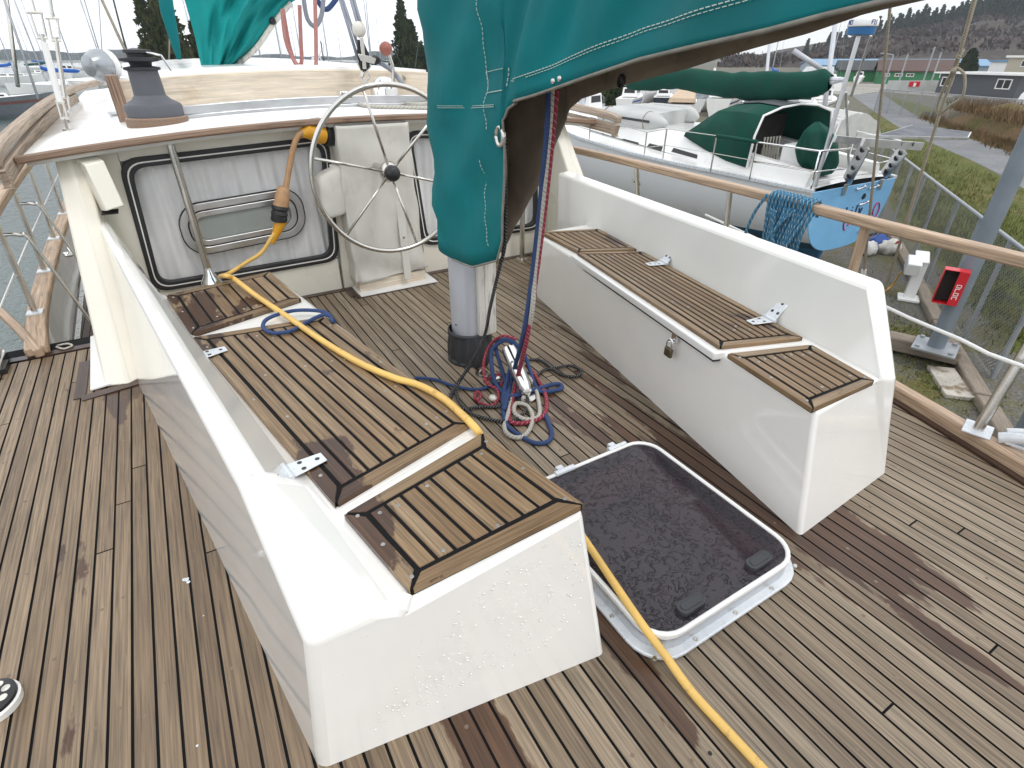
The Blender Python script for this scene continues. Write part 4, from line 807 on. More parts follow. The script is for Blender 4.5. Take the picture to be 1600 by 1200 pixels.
# main boom and its sail cover, forward of the wheelhouse
YM = 6.0
tmc = thing('main_sail_cover', 'faded teal cover of the main sail hanging above the roof', 'sail cover', tuple(BY(380, 60, YM)))
Lf = [(268, -60), (290, 5), (297, 30), (305, 60), (314, 102)]; Rt = [(600, -75), (455, 4), (430, 32), (402, 72), (372, 99)]
def mc(u, v, side=0):
    i = min(3, int(v*4)); f = v*4-i; a = (lerp(Lf[i][0], Lf[i+1][0], f), lerp(Lf[i][1], Lf[i+1][1], f)); b = (lerp(Rt[i][0], Rt[i+1][0], f), lerp(Rt[i][1], Rt[i+1][1], f))
    px, py = lerp(a[0], b[0], u), lerp(a[1], b[1], u); bulge = math.sin(math.pi*min(1, max(0, u)))
    fold = .05*math.sin(16*u+5*v)+.03*math.sin(33*u-4*v+1)+.015*math.sin(60*u+9*v)
    return BY(px, py, YM)+V((0, (1 if side else -1)*(.12*bulge)+fold*bulge, 0))
m = MB(); m.grid(lambda u, v: mc(u, v), 44, 20); m.grid(lambda u, v: mc(u, v, 1), 44, 20); m.build('canvas', M_tealf, tmc, smooth='all')
m = MB(); m.tube(cr([BY(455, 5, YM-.02), BY(430, 33, YM-.03), BY(402, 73, YM-.03), BY(372, 100, YM-.02)], 5), .022, 8); m.build('hem', M_board, tmc, smooth='all')
m = MB(); m.lathe([(.03, 0), (.022, .02)], BY(426, 33, YM-.05), axis=(0, -1, 0), n=12); m.build('eyelet', M_black, tmc)
t2 = tag(MB().tube([BY(252, -40, 7.0), BY(262, 20, 7.0), BY(272, 60, 7.0), BY(280, 93, 7.0)], [.065, .06, .045, .02], 12).build('furled_staysail', M_teal, None, smooth='all'), 'narrow dark teal furled sail bag standing left of the faded sail cover', 'furled sail')
t3 = tag(MB().tube(cr([BY(441, 14, 5.4), BY(446, 60, 5.4), BY(458, 92, 5.4), BY(480, 126, 5.2), BY(491, 128, 5.2), BY(494, 90, 5.3), BY(492, -10, 5.4)], 8), .016, 8).build('hanging_rope', R_pink, None, smooth='all'), 'long loop of faded pink rope hanging in front of the beam', 'rope')
t3 = tag(MB().tube(cr([BY(442, 14, 5.42), BY(452, 70, 5.42), BY(462, 98, 5.42), BY(471, 98, 5.42), BY(470, 60, 5.42), BY(468, 8, 5.42)], 8), .015, 8).build('hanging_rope', R_pink, None, smooth='all'), 'short loop of faded pink rope beside the teal hem', 'rope')
t3 = tag(MB().tube(cr([BY(474, -5, 5.5), BY(480, 28, 5.5), BY(492, 41, 5.5), BY(502, 25, 5.5), BY(506, -8, 5.5)], 8), .018, 8).build('hanging_rope', R_grey, None, smooth='all'), 'grey blue rope loop hanging from the boom above the beam', 'rope')
t3 = tag(MB().tube(cr([BY(494, -5, 5.6), BY(502, 10, 5.6), BY(512, 14, 5.6), BY(526, -2, 5.6)], 8), .02, 8).build('hanging_rope', R_blue, None, smooth='all'), 'dark blue rope loop at the top edge near the grey loop', 'rope')
# ================================================================ power cord
CORD = [(437, 352, None, 3.68), (425, 370, None, 3.66), (408, 395, None, 3.66), (385, 410, None, 3.66), (358, 427, None, 3.64), (344, 432, None, 3.50)]
pts = [BY(a, b, d) for a, b, _, d in CORD]
pts += [B(352, 431, .52), B(366, 436, .505), B(400, 462, .485), B(445, 492, .481), B(500, 530, .481), B(560, 566, .481), B(615, 590, .482), B(655, 602, .481), B(692, 622, .481), B(722, 648, .480), B(742, 668, .472)]
pts += [B(752, 682, .44), V((-.47, 1.20, .33)), V((-.47, 1.13, .2)), B(862, 770, .115), B(900, 823, .10), B(932, 870, .10), B(960, 912, .10), B(1003, 975, .085), B(1040, 1025, .04), B(1080, 1080, .016), B(1130, 1135, .013), B(1195, 1205, .013), B(1300, 1320, .013)]
tco = thing('shore_cable', 'yellow shore power cord running over the bench and down across the deck', 'power cord', tuple(pts[8]))
m = MB(); m.tube(cr(pts, 7), .0122, 12); m.build('cord', M_cord, tco, smooth='all')
Yc = 3.67
def cone(seq, n=18): 
    m = MB(); P_ = [BY(a, b, Yc) for a, b, r in seq]; m.tube(P_, [r for _, _, r in seq], n); return m
cone([(440, 344, .034), (434, 358, .030), (431, 366, .022), (428, 372, .020), (424, 380, .016)]).build('yellow_connector', M_yel, tco, smooth=True)
cone([(437.5, 321, .046), (437.3, 326, .050), (437, 329, .044), (436.6, 334, .050), (436, 337, .045), (436, 343, .049), (436, 346, .044)]).build('locking_ring', M_rub, tco, smooth=True)
cone([(444, 292, .026), (443, 297, .038), (441, 310, .042), (438, 324, .044)]).build('tan_connector', M_tan, tco, smooth=True)
m = MB(); m.tube(cr([BY(446, 296, Yc), BY(452, 262, Yc), BY(458, 232, Yc), BY(466, 212, Yc), BY(478, 205, Yc)], 6), .017, 12); m.build('tan_lead', M_tan, tco, smooth='all')
tin = thing('power_inlet', 'yellow plug in a black power inlet under the roof edge', 'power inlet', tuple(BY(500, 208, 3.75)))
m = MB(); m.tube([BY(470, 209, 3.68), BY(480, 205, 3.68), BY(497, 210, 3.70), BY(505, 211, 3.71)], [.022, .042, .052, .050], 16); m.build('plug_body', M_yel, tin, smooth=True)
m = MB(); m.tube([BY(505, 211, 3.72), BY(518, 212, 3.74)], .062, 18); m.box(BY(513, 206, 3.79), (.10, .10, .13)); m.build('inlet_flange', M_black, tin, bevel=.004); m = MB(); m.tube([BY(484, 192, 3.69), BY(500, 189, 3.70)], .022, 10); m.build('inlet_cap', M_steel, tin, smooth=True)
# ================================================================ running rigging on deck
def rp(name, mat_, label, pts, r, k=8): return tag(MB().tube(cr(pts, k), r, 8).build(name, mat_, None, smooth='all'), label, 'rope')
def hz(lst): return [B(a, b, c) if c is not None else None for a, b, c in lst]
def fall(p0, p1, n=6, bow=.0):
    return [lerp(V(p0), V(p1), k/n)+V((0, 0, 0))+V((bow*math.sin(math.pi*k/n), 0, 0)) for k in range(n+1)]
tb_ = BX(857, 140, .0); te = B(786, 640, .02); tm_ = BX(842, 330, .0)
rp('mizzen_sheet', R_blue, 'blue mizzen sheet falling from the teal boom cover into loops on deck', [BX(858, 130, .0), BX(855, 200, .0), BX(846, 300, .01), BX(833, 420, .015), BX(818, 520, .015), B(800, 590, .06), B(787, 640, .02), B(790, 600, .03), B(775, 545, .15), B(782, 532, .20), B(800, 532, .20), B(812, 545, .16), B(822, 560, .1), B(835, 600, .03), B(845, 612, .015), B(875, 608, .015), B(876, 601, .015), B(862, 601, .018), B(825, 612, .02), B(795, 618, .02), B(775, 600, .03), B(768, 570, .10), B(770, 545, .16), B(790, 532, .21), B(806, 545, .16), B(796, 580, .08), B(786, 620, .015), B(790, 660, .01), B(812, 680, .01), B(835, 692, .01), B(856, 690, .01), B(862, 675, .01), B(850, 645, .01)], .0105)
rp('mizzen_sheet', R_red, 'red mizzen sheet falling between the blue and the white one', [BX(869, 140, .02), BX(864, 200, .02), BX(854, 300, .025), BX(838, 430, .03), BX(823, 530, .03), B(806, 600, .05), B(796, 645, .012), B(800, 660, .012), B(825, 660, .012), B(850, 648, .012), B(853, 620, .012), B(838, 590, .015), B(822, 570, .05)], .0105)
rp('mizzen_sheet', R_white, 'flecked white mizzen sheet ending in a round loop on deck', [BX(864, 138, .01), BX(860, 200, .012), BX(851, 300, .018), BX(836, 430, .024), BX(829, 500, .026), B(808, 590, .06), B(793, 650, .014), B(788, 668, .012), B(797, 681, .012), B(815, 683, .012), B(828, 670, .012), B(832, 650, .014), B(823, 634, .014), B(806, 631, .014), B(804, 645, .014), B(820, 655, .014), B(840, 652, .014), B(843, 635, .014), B(836, 605, .02), B(825, 588, .06)], .0105)
rp('downhaul_line', R_red, 'faded red line looped in front of the mast boot, knotted at its end', [B(806, 530, .22), B(785, 525, .24), B(765, 540, .16), B(756, 565, .1), B(757, 590, .05), B(762, 600, .03), B(776, 608, .02), B(778, 622, .015), B(768, 634, .012), B(752, 630, .012), B(742, 622, .014), B(745, 612, .014), B(752, 618, .02), B(744, 626, .02)], .0075)
rp('downhaul_line', R_red, 'short red line end curled by the chrome winch foot', [B(764, 600, .02), B(757, 595, .025), B(768, 590, .03), B(778, 585, .05), B(786, 592, .03), B(782, 603, .02)], .0075)
rp('halyard_tail', R_black, 'black flecked line falling from the mast along the sail cover opening', [BX(790, 215, .0), BX(790, 300, .0), BX(789, 380, -.02), BX(780, 420, -.04), BX(766, 480, -.05), BX(755, 530, -.06), B(722, 590, .06), B(706, 615, .012), B(700, 640, .011), B(707, 610, .02), B(733, 575, .06)], .008)
rp('halyard_tail', R_black, 'black flecked line lying in a low loop left of the sheets', [B(712, 600, .02), B(716, 625, .011), B(735, 645, .011), B(765, 655, .011), B(800, 658, .011), B(822, 640, .012), B(824, 620, .012)], .008)
rp('halyard_tail', R_black, 'straight black flecked line from the cord edge to the sheets', [B(722, 640, .011), B(750, 636, .012), B(780, 635, .012), B(800, 625, .014)], .008)
rp('halyard_tail', R_black, 'black flecked line in an oval loop near the starboard bench', [B(826, 562, .011), B(845, 563, .011), B(862, 575, .012), B(880, 586, .011), B(902, 588, .011), B(907, 578, .011), B(890, 571, .012), B(868, 575, .014), B(850, 578, .011), B(836, 590, .011)], .008)
rp('reef_line', R_blue, 'dark blue line crossing from the port bench to the mast foot', [B(648, 590, .02), B(680, 593, .012), B(705, 602, .016), B(735, 608, .012), B(755, 607, .012), B(772, 600, .014), B(785, 598, .014)], .0085)
rp('reef_line', R_blue, 'blue line curled in an open loop under the yellow cord', [B(520, 503, .478), B(512, 490, .478), B(490, 485, .478), B(455, 486, .479), B(420, 497, .478), B(411, 510, .478), B(425, 520, .478), B(455, 517, .477), B(480, 503, .477), B(505, 492, .49), B(518, 497, .476), B(524, 510, .44)], .0085)
tmw = thing('chrome_winch_drum', 'shiny chrome roller post wrapped by ropes at the foot of the mast', 'roller', tuple(B(820, 625)))
m = MB(); a_, b_ = B(823, 612, .045), B(795, 545, .17); m.tube([a_, a_*.9+b_*.1, b_*.9+a_*.1, b_], [.026, .036, .040, .036], 20); m.build('roller', M_chrome, tmw, smooth=True)
m = MB(); m.tube([B(818, 622, .0), a_], .02, 10); m.lathe([(.05, 0), (.05, .01)], B(822, 622), n=16); m.build('roller_foot', M_steel, tmw, smooth=True)
for px, py, lab in ((753, 585, 'round steel deck ring left of the ropes by the mast boot'), (772, 590, 'round steel deck ring nearest the red line loop')):
    c = B(px, py); t = thing('deck_ring', lab, 'deck fitting', tuple(c), 'deck rings by the mast'); m = MB(); m.lathe([(.036, .001), (.034, .008), (.012, .010)], c, n=18); m.build('ring_base', M_steel, t, smooth=True)
    m = MB(); m.tube([c+V((math.cos(a)*.016, 0, .012+math.sin(a)*.016)) for a in [k*math.pi/8 for k in range(9)]], .004, 6); m.build('ring_eye', M_steel, t, smooth='all')
t = tag(MB().ball(B(770, 622, .018), .02, 10, (1, 1.2, .8)).build('wooden_bead', M_board, None, smooth='all'), 'small pale bead lying among the red line loops', 'bead')
# ================================================================ rails, starboard
trl = thing('toe_rail', 'golden brown wooden toe rail along the starboard deck edge', 'toe rail', (1.6, .6, 0))
m = MB(); yy = [k*.2-1.6 for k in range(28)]; m.sweep([(xs(y)+.0, y, .032) for y in yy], .07, .062); m.build('rail_timber', M_rail, trl, bevel=.010, seg=2)
m = MB(); m.sweep([(xs(y)-.052, y, .004) for y in yy], .035, .016); m.build('covering_strip', M_dark, trl)
RX = [(-1.2, 1.47), (-.4, 1.58), (0, 1.63), (.76, 1.703), (1.07, 1.722), (1.43, 1.755), (1.9, 1.81), (2.4, 1.855), (3.3, 1.925), (4.2, 1.955), (6, 1.95), (8, 1.8)]
trh = thing('hand_rail', 'long bare wooden handrail on square posts beside the starboard bench', 'handrail', (1.7, .6, 0))
hrp = cr([(x, y, .745) for y, x in RX], 3)
m = MB(); m.sweep(hrp, .075, .048); m.build('rail_timber', M_rail, trh, bevel=.010, seg=2)
for y, kind in ((3.27, 1), (2.33, 0), (1.42, 2), (.60, 3), (-.5, 3), (4.6, 1)):
    x = interp(RX, y); xb = xs(min(y, 3.9)) if y < 4 else x; r_ = .017 if kind != 3 else .021; m = MB()
    if kind == 2: m.bar((xb-.0, y-.02, .05), (x, y, .725), .034, .034, up=(0, 1, 0))
    else: m.tube([(xb, y, .05), (x, y, .73)], r_, 12)
    o = m.build('stanchion', M_steel if kind != 2 else M_rail, trh, smooth=True)
    m = MB(); m.box((xb+.005, y, .067), (.12, .10, .008), .25); m.build('stanchion_base', M_zinc, o, bevel=.002)
    if kind == 1: m = MB(); m.tube(cr([(xb+.1, y+.13, .03), (xb+.01, y+.13, .48), (xb, y+.10, .57), (x, y+.02, .62)], 5), .011, 8); m.build('brace', M_steel, o, smooth='all')
tag(MB().tube(cr([(xs(2.6), 2.6, .50), (xs(1.6)+.03, 1.6, .425), B(1385, 480, .40), B(1500, 530, .40), B(1600, 573, .40), (1.63, -.3, .41)], 3), .009, 8).build('lifeline', M_gelw, None, smooth='all'), 'white plastic coated lifeline below the starboard handrail', 'lifeline')
c = B(1598, 712, .03); tck = thing('fairlead_chock', 'polished mooring fairlead on the toe rail at the right edge', 'fairlead', tuple(c))
m = MB(); m.box(c+V((.01, -.0, .045)), (.085, .15, .012), .25); m.tube(cr([c+V((-.04, .09, .05)), c+V((-.02, .03, .075)), c+V((.0, -.06, .08)), c+V((.04, -.1, .05))], 4), .024, 10); m.tube(cr([c+V((.03, .09, .05)), c+V((.06, .03, .07)), c+V((.08, -.06, .08))], 4), .02, 10); m.build('chock_body', M_zinc, tck, bevel=.003)
m = MB()
for k in (-.05, .05): m.lathe([(.008, 0)], c+V((-.01, k, .052)), n=8, capa=False)
m.build('screw_hole', M_black, tck)
# mizzen shrouds outside the rail
def wire(name, label, pts, r, mat_, cat='rope'): return tag(MB().tube(pts, r, 6).build(name, mat_, None, smooth='all'), label, cat)
A0, A1 = BX(1392, 0, 1.80), BX(1350, 425, 1.86); d_ = A0-A1
wire('mizzen_shroud', 'thin tan shroud crossing the light blue transom', [A1, A0+d_*2.2], .0065, R_tan); m = MB(); m.tube([A1+d_*.01, A1-d_*.03], .013, 8); m.tube([A1-d_*.03, A1-d_*.42], .009, 8)
tag(m.build('shroud_end_fitting', M_steel, None, smooth=True), 'steel end fitting of the shroud behind the starboard bench', 'rigging fitting')
P0, P1, P2, P3 = BX(1522, 0, 1.62), BX(1494, 105, 1.68), BX(1468, 178, 1.72), BX(1384, 452, 1.86)
wire('mizzen_shroud', 'tan shroud with a knotted rope round it before the grey hut', [P3, P2, P1, P0, P0+(P0-P1)*9], .0065, R_tan)
m = MB(); m.tube(cr([P1+V((0, 0, .06)), P1+V((-.012, 0, .03)), P1+V((.012, .01, 0)), P1+V((-.012, 0, -.02)), P1], 4), .009, 6); m.tube(cr([P1, BX(1507, 118, 1.68), BX(1504, 150, 1.69), BX(1485, 165, 1.70), P2, BX(1465, 165, 1.72), BX(1478, 130, 1.70), P1], 5), .006, 6); m.tube([P1, P1+(P0-P1)*1.4+V((.015, 0, 0))], .006, 6)
tag(m.build('knotted_line', R_tan, None, smooth='all'), 'tan line knotted round the shroud with a hanging loop', 'rope')
# coiled dock line on the handrail
tcl = thing('coiled_dock_line', 'blue and white dock line coiled over the starboard handrail', 'rope', tuple(B(1245, 320, .77))); m = MB()
yc = BX(1245, 318, 1.84).y; M0 = V((interp(RX, yc), yc, .745))
for i in range(12):
    dy = lerp(.135, -.135, i/11)+rnd.uniform(-.006, .006); x = interp(RX, yc+dy); L_ = [.30, .34, .27, .36, .31, .25, .38, .33, .28, .36, .30, .26][i]; sk = -dy*.55+rnd.uniform(-.03, .03)
    lp = [(x+.05, yc+dy, .69), (x+.045, yc+dy, .772), (x, yc+dy-.004, .781), (x-.043, yc+dy-.008, .772), (x-.052, yc+dy-.008, .72), (x-.058-.003*i, yc+dy+sk*.3, .72-L_*.4), (x-.06-.004*i, yc+dy+sk*.7+.012, .72-L_*.9), (x-.058, yc+dy+sk*.8, .72-L_), (x-.052, yc+dy+sk*.7-.03, .72-L_*.88), (x-.05-.002*i, yc+dy+sk*.35-.035, .72-L_*.4), (x-.046, yc+dy-.03, .735)]
    m.tube(cr(lp, 5), .0088, 7)
for i in range(3):
    q = [V((M0.x-.09-.006*i, M0.y+.07-.02*i, .71)), V((M0.x-.10, M0.y+.02, .60)), V((M0.x-.10, M0.y-.01*i, .50)), V((M0.x-.09, M0.y+.03, .44)), V((M0.x-.10, M0.y+.05, .50)), V((M0.x-.10, M0.y+.0, .62)), V((M0.x-.075, M0.y-.07+.03*i, .73))]; m.tube(cr(q, 5), .0088, 7)
m.tube(cr([(M0.x-.045, M0.y+.14, .77), (M0.x-.055, M0.y+.19, .66), (M0.x-.06, M0.y+.215, .54), (M0.x-.05, M0.y+.225, .50), (M0.x-.06, M0.y+.215, .52), (M0.x-.07, M0.y+.225, .44), (M0.x-.05, M0.y+.235, .36)], 5), .0088, 7)
m.build('rope_coil', R_cyan, tcl, smooth='all')
# ================================================================ port side deck and rails
ZD = -.38
sd = MB()
for k in range(15):
    x = -2.12+k*.048
    if x > -1.5: break
    o = rnd.random()*30; sd.quad((x, 3.72, ZD), (x+.043, 3.72, ZD), (x+.043, 9, ZD), (x, 9, ZD), [(o, 0), (o, .043), (o+5.3, .043), (o+5.3, 0)])
sdo = sd.build('side_deck', M_dark); tag(sdo, 'narrow dark wet teak side deck outside the wheelhouse', 'side deck', kind='structure')
m = MB(); m.quad((-2.2, 3.70, ZD-.004), (-1.4, 3.70, ZD-.004), (-1.4, 9, ZD-.004), (-2.2, 9, ZD-.004)); m.build('deck_caulking', M_caulk, sdo)
m = MB(); m.quad((-2.3, 3.688, -.004), (-1.4, 3.688, -.004), (-1.4, 3.688, ZD), (-2.3, 3.688, ZD)); m.build('step_riser', M_gelw, sdo)
m = MB(); a, b = B(120, 535, ZD+.006), B(131, 430, ZD+.006); e = V((b.x-a.x, b.y-a.y, 0)); m.bar(a, a+e*3, .035, .006); st_ = m.build('genoa_track', M_zinc, None); tag(st_, 'white perforated track on the dark side deck', 'track')
m = MB()
for k in range(26): m.lathe([(.006, 0)], a+e*(.05+k*.11)+V((0, 0, .0035)), n=6, capa=False)
m.build('hole', M_black, st_)
CAP = [(-1.93, 3.0), (-2.03, 3.68), (-2.09, 4.27), (-2.13, 5.2), (-2.155, 6.2), (-2.165, 7.24), (-2.17, 8.2), (-2.1, 10)]
tbw = thing('bulwark', 'white bulwark with a bare wooden cap rail outside the wheelhouse', 'bulwark', (-2.1, 5, 0))
m = MB(); m.sweep(cr([(x, y, .03) for x, y in CAP[1:]], 3), .11, .05); m.build('cap_rail', M_rail, tbw, bevel=.010, seg=2)
m = MB(); q = CAP[1:]
for (x, y), (x2, y2) in zip(q, q[1:]): m.prism([V((x-.02, y, .004)), V((x2-.02, y2, .004)), V((x2-.02, y2, ZD-.35)), V((x-.02, y, ZD-.35))], (.05, 0, 0))
m.build('bulwark_wall', M_gelw, tbw)
m = MB(); m.sweep([B(-30, 470, .05), B(0, 487, .05), B(30, 515, .04), B(62, 552, .03)], .045, .05); m.build('gate_board', M_rail, tbw, bevel=.008)
thp = thing('hand_rail', 'bare wooden handrail on steel stanchions outside the wheelhouse, beside the water', 'handrail', (-2.1, 5, .68)); HZ = .675
hp_ = [(-1.98, 3.0), (-2.03, 3.7), (-2.07, 4.3), (-2.10, 5.2), (-2.12, 6.2), (-2.13, 7.3), (-2.13, 8.3), (-2.06, 10)]
m = MB(); m.sweep(cr([(x, y, HZ) for x, y in hp_], 3), .075, .05); m.build('rail_timber', M_rail, thp, bevel=.010, seg=2)
for y in (4.27, 5.2, 6.2, 7.24, 8.5):
    xc = interp([(b, a) for a, b in CAP], y); xh = interp([(b, a) for a, b in hp_], y); m = MB(); m.tube([(xc, y, .05), (xh, y, HZ-.01)], .017, 10); o = m.build('stanchion', M_steel, thp, smooth=True)
    m = MB(); m.box((xc, y, .06), (.085, .085, .012)); m.build('stanchion_base', M_zinc, o, bevel=.002)
    if y < 5.5: m = MB(); m.tube(cr([(xh, y, HZ-.13), (xh+.08, y-.01, HZ-.14), (xh+.13, y-.02, HZ-.22), (xh+.30, y-.05, ZD+.01)], 5), .010, 8); m.build('brace', M_steel, o, smooth='all'); m = MB(); m.box((xh+.30, y-.05, ZD+.008), (.09, .07, .01)); m.build('brace_foot', M_zinc, o)
wire('jack_line', 'thin white line slanting through the port stanchions', [BX(96, 262, -2.14), BX(40, 385, -2.12), BX(2, 476, -2.11), BX(-20, 520, -2.10)], .006, M_gelw)
c = BX(100, 398, -2.06); tcv = thing('horn_cleat', 'small chrome horn cleat on the white bulwark', 'cleat', tuple(c)); m = MB(); m.tube(cr([c+V((.03, -.12, .02)), c+V((.05, -.04, 0)), c+V((.05, .04, 0)), c+V((.03, .12, .02))], 4), .014, 8); m.tube([c, c+V((.05, 0, 0))], .02, 8); m.build('cleat_body', M_chrome, tcv, smooth='all')
c = B(0, 575, .0); tfa = thing('deck_fairlead', 'chrome fairlead at the left edge by the step of the deck', 'fairlead', tuple(c)); m = MB(); m.box(c+V((-.02, .02, .03)), (.10, .20, .05)); m.tube([c+V((.0, -.1, .05)), c+V((.0, .1, .07))], .025, 10); m.build('fairlead_body', M_chrome, tfa, bevel=.01)
m = MB(); m.box(c+V((.0, -.04, .015)), (.09, .12, .03)); m.build('fairlead_pad', M_black, tfa)
tag(MB().tube(cr([B(90, 540, .012), B(105, 537, .02), B(113, 540, .012), B(100, 545, .012), B(88, 542, .014)], 4), .006, 6).build('cord_end', R_cream, None, smooth='all'), 'short white cord end lying at the step of the deck', 'cord')
c = B(-6, 1104, .0); tfp = thing('deck_plate', 'round black deck plate with pale holes and a white rim', 'deck plate', tuple(c))
m = MB(); m.lathe([(.058, .001), (.060, .022), (.055, .026)], c, n=28); m.build('white_rim', M_gelw, tfp, smooth=True); m = MB(); m.lathe([(.055, .020), (.055, .036), (.048, .040)], c, n=28); m.build('black_top', M_black, tfp, smooth=True)
m = MB()
for k in range(8): a = k*math.pi/4+.3; m.lathe([(.010, 0), (.009, .001)], c+V((math.cos(a)*.035, math.sin(a)*.035, .0405)), n=12, capa=False)
m.build('pale_hole', M_board, tfp)
# ================================================================ ground, water, path
ZG, ZW = -2.4, -3.0
M_water = bpy.data.materials.new('harbour_water'); M_water.use_nodes = True; _t = M_water.node_tree; _b = _t.nodes['Principled BSDF']
_b.inputs['Base Color'].default_value = (.055, .085, .078, 1); _b.inputs['Roughness'].default_value = .12
_tc = N(_t, 'ShaderNodeTexCoord'); _m = N(_t, 'ShaderNodeMapping', inp={'Scale': (1, .6, 1)}); _n = N(_t, 'ShaderNodeTexNoise', inp={'Scale': 4.5, 'Detail': 5, 'Roughness': .6}); _p = N(_t, 'ShaderNodeBump', inp={'Strength': .8, 'Distance': .12})
_t.links.new(_tc.outputs['Object'], _m.inputs[0]); _t.links.new(_m.outputs[0], _n.inputs['Vector']); _t.links.new(_n.outputs['Fac'], _p.inputs['Height']); _t.links.new(_p.outputs[0], _b.inputs['Normal'])
m = MB(); m.quad((-1000, -400, ZW), (1100, -400, ZW), (1100, 1300, ZW), (-1000, 1300, ZW)); tag(m.build('water', M_water), 'grey green rippled harbour water', 'water', kind='structure')
def ground_mat(name, cols, sc1, sc2, th=(.45, .6), bump=.6, third=None):
    m = bpy.data.materials.new(name); m.use_nodes = True; t = m.node_tree; b = t.nodes['Principled BSDF']; k = t.links.new; b.inputs['Roughness'].default_value = .9; b.inputs['Specular IOR Level'].default_value = .2
    tcn = N(t, 'ShaderNodeTexCoord'); n1 = N(t, 'ShaderNodeTexNoise', inp={'Scale': sc1, 'Detail': 6, 'Roughness': .65}); n2 = N(t, 'ShaderNodeTexNoise', inp={'Scale': sc2, 'Detail': 5, 'Roughness': .7})
    k(tcn.outputs['Object'], n1.inputs['Vector']); k(tcn.outputs['Object'], n2.inputs['Vector'])
    a = N(t, 'ShaderNodeMapRange', inp={'From Min': th[0], 'From Max': th[1]}); k(n1.outputs['Fac'], a.inputs[0]); x = N(t, 'ShaderNodeMix', data_type='RGBA'); k(a.outputs[0], x.inputs[0]); x.inputs[6].default_value = (*cols[0], 1); x.inputs[7].default_value = (*cols[1], 1)
    g = N(t, 'ShaderNodeMapRange', inp={'From Min': .3, 'From Max': .7, 'To Min': .45, 'To Max': 1.6}); k(n2.outputs['Fac'], g.inputs[0]); s = N(t, 'ShaderNodeVectorMath', operation='SCALE'); k(x.outputs[2], s.inputs[0]); k(g.outputs[0], s.inputs['Scale']); k(s.outputs[0], b.inputs['Base Color'])
    bp = N(t, 'ShaderNodeBump', inp={'Strength': bump, 'Distance': .05}); k(n2.outputs['Fac'], bp.inputs['Height']); k(bp.outputs[0], b.inputs['Normal']); return m
G_gravel = ground_mat('mossy_gravel', [(.135, .13, .115), (.12, .11, .04)], .9, 28, (.48, .62))
G_grass = ground_mat('rough_grass', [(.085, .098, .022), (.15, .125, .05)], .5, 14, (.5, .7))
G_dry = ground_mat('dry_brown_grass', [(.16, .105, .055), (.085, .085, .025)], .35, 9, (.5, .68))
G_path = ground_mat('grey_asphalt', [(.155, .16, .168), (.20, .205, .21)], .4, 40, (.4, .6), .15)
G_lot = ground_mat('pale_gravel_lot', [(.30, .29, .27), (.24, .22, .17)], .08, 6)
m = MB(); gp_ = [(2.55, 16), (14, 30), (60, 120), (200, 420), (600, 1250), (1100, 1250), (1100, -400), (2.55, -400)]
m.add([V((x, y, ZG)) for x, y in gp_]+[V((x, y, ZG-3)) for x, y in gp_], [tuple(range(8))]+[(i, (i+1) % 8, 8+(i+1) % 8, 8+i) for i in range(8)]); tag(m.build('ground', G_gravel), 'mossy gravel yard beside the boats', 'ground', kind='structure')
def sheet(name, label, cat, pix, z, mat_, kind='structure'):
    m = MB(); p = [B(a, b, z) if not isinstance(b, tuple) else V((*b, z)) for a, b in pix]; m.add(p, [tuple(range(len(p)))]); o = m.build(name, mat_)
    if o.data.polygons[0].normal.z < 0: o.data.flip_normals()
    return tag(o, label, cat, kind=kind)
sheet('grass', 'green grass verge between the chainlink fence and the path', 'grass', [(1332, 190), (1362, 176), (1380, 180), (1417, 207), (1517, 250), (1600, 295), (1800, 390), (1800, 640), (1640, 640), (1597, 560), (1450, 400), (1400, 340), (1370, 260)], ZG+.004, G_grass)
sheet('grass', 'strip of grass beyond the path below the brown scrub', 'grass', [(1345, 147), (1372, 146), (1470, 172), (1600, 205), (1900, 290), (1900, 400), (1595, 243), (1525, 220), (1465, 197), (1425, 177)], ZG+.004, G_grass)
sheet('path', 'grey asphalt footpath curving past the fence', 'path', [(1330, 149), (1375, 144), (1395, 158), (1425, 177), (1465, 197), (1525, 220), (1595, 243), (1900, 400), (1900, 470), (1600, 295), (1572, 277), (1517, 250), (1417, 207), (1375, 180), (1340, 156)], ZG+.008, G_path)
sheet('gravel_lot', 'pale gravel lot in front of the green buildings', 'ground', [(1230, 140), (1330, 149), (1375, 143), (1700, 170), (1700, 128), (1250, 118)], ZG+.002, G_lot)
# tall dry scrub bank to the right of the path
def tufts(name, label, mat_, pts, h, n, kind='stuff', wdt=.03, lean=.35):
    m = MB()
    for p in pts:
        for _ in range(n):
            a = rnd.random()*6.283; q = p+V((rnd.gauss(0, .22), rnd.gauss(0, .22), 0)); hh = h*rnd.uniform(.5, 1.2); d = V((math.cos(a), math.sin(a), 0)); e = V((-d.y, d.x, 0))*wdt*.5; tip = q+d*hh*lean*rnd.random()+V((0, 0, hh)); md = (q+tip)/2+d*.03
            m.add([q-e, q+e, md+e*.7, tip, md-e*.7], [(0, 1, 2, 4), (4, 2, 3)])
    o = m.build(name, mat_); return tag(o, label, 'grass', kind=kind)
def inquad(q, n): 
    o = []
    for _ in range(n):
        u, v = rnd.random(), rnd.random(); a = (lerp(lerp(q[0][0], q[1][0], u), lerp(q[3][0], q[2][0], u), v), lerp(lerp(q[0][1], q[1][1], u), lerp(q[3][1], q[2][1], u), v)); o.append(B(a[0], a[1], ZG))
    return o
m = MB()
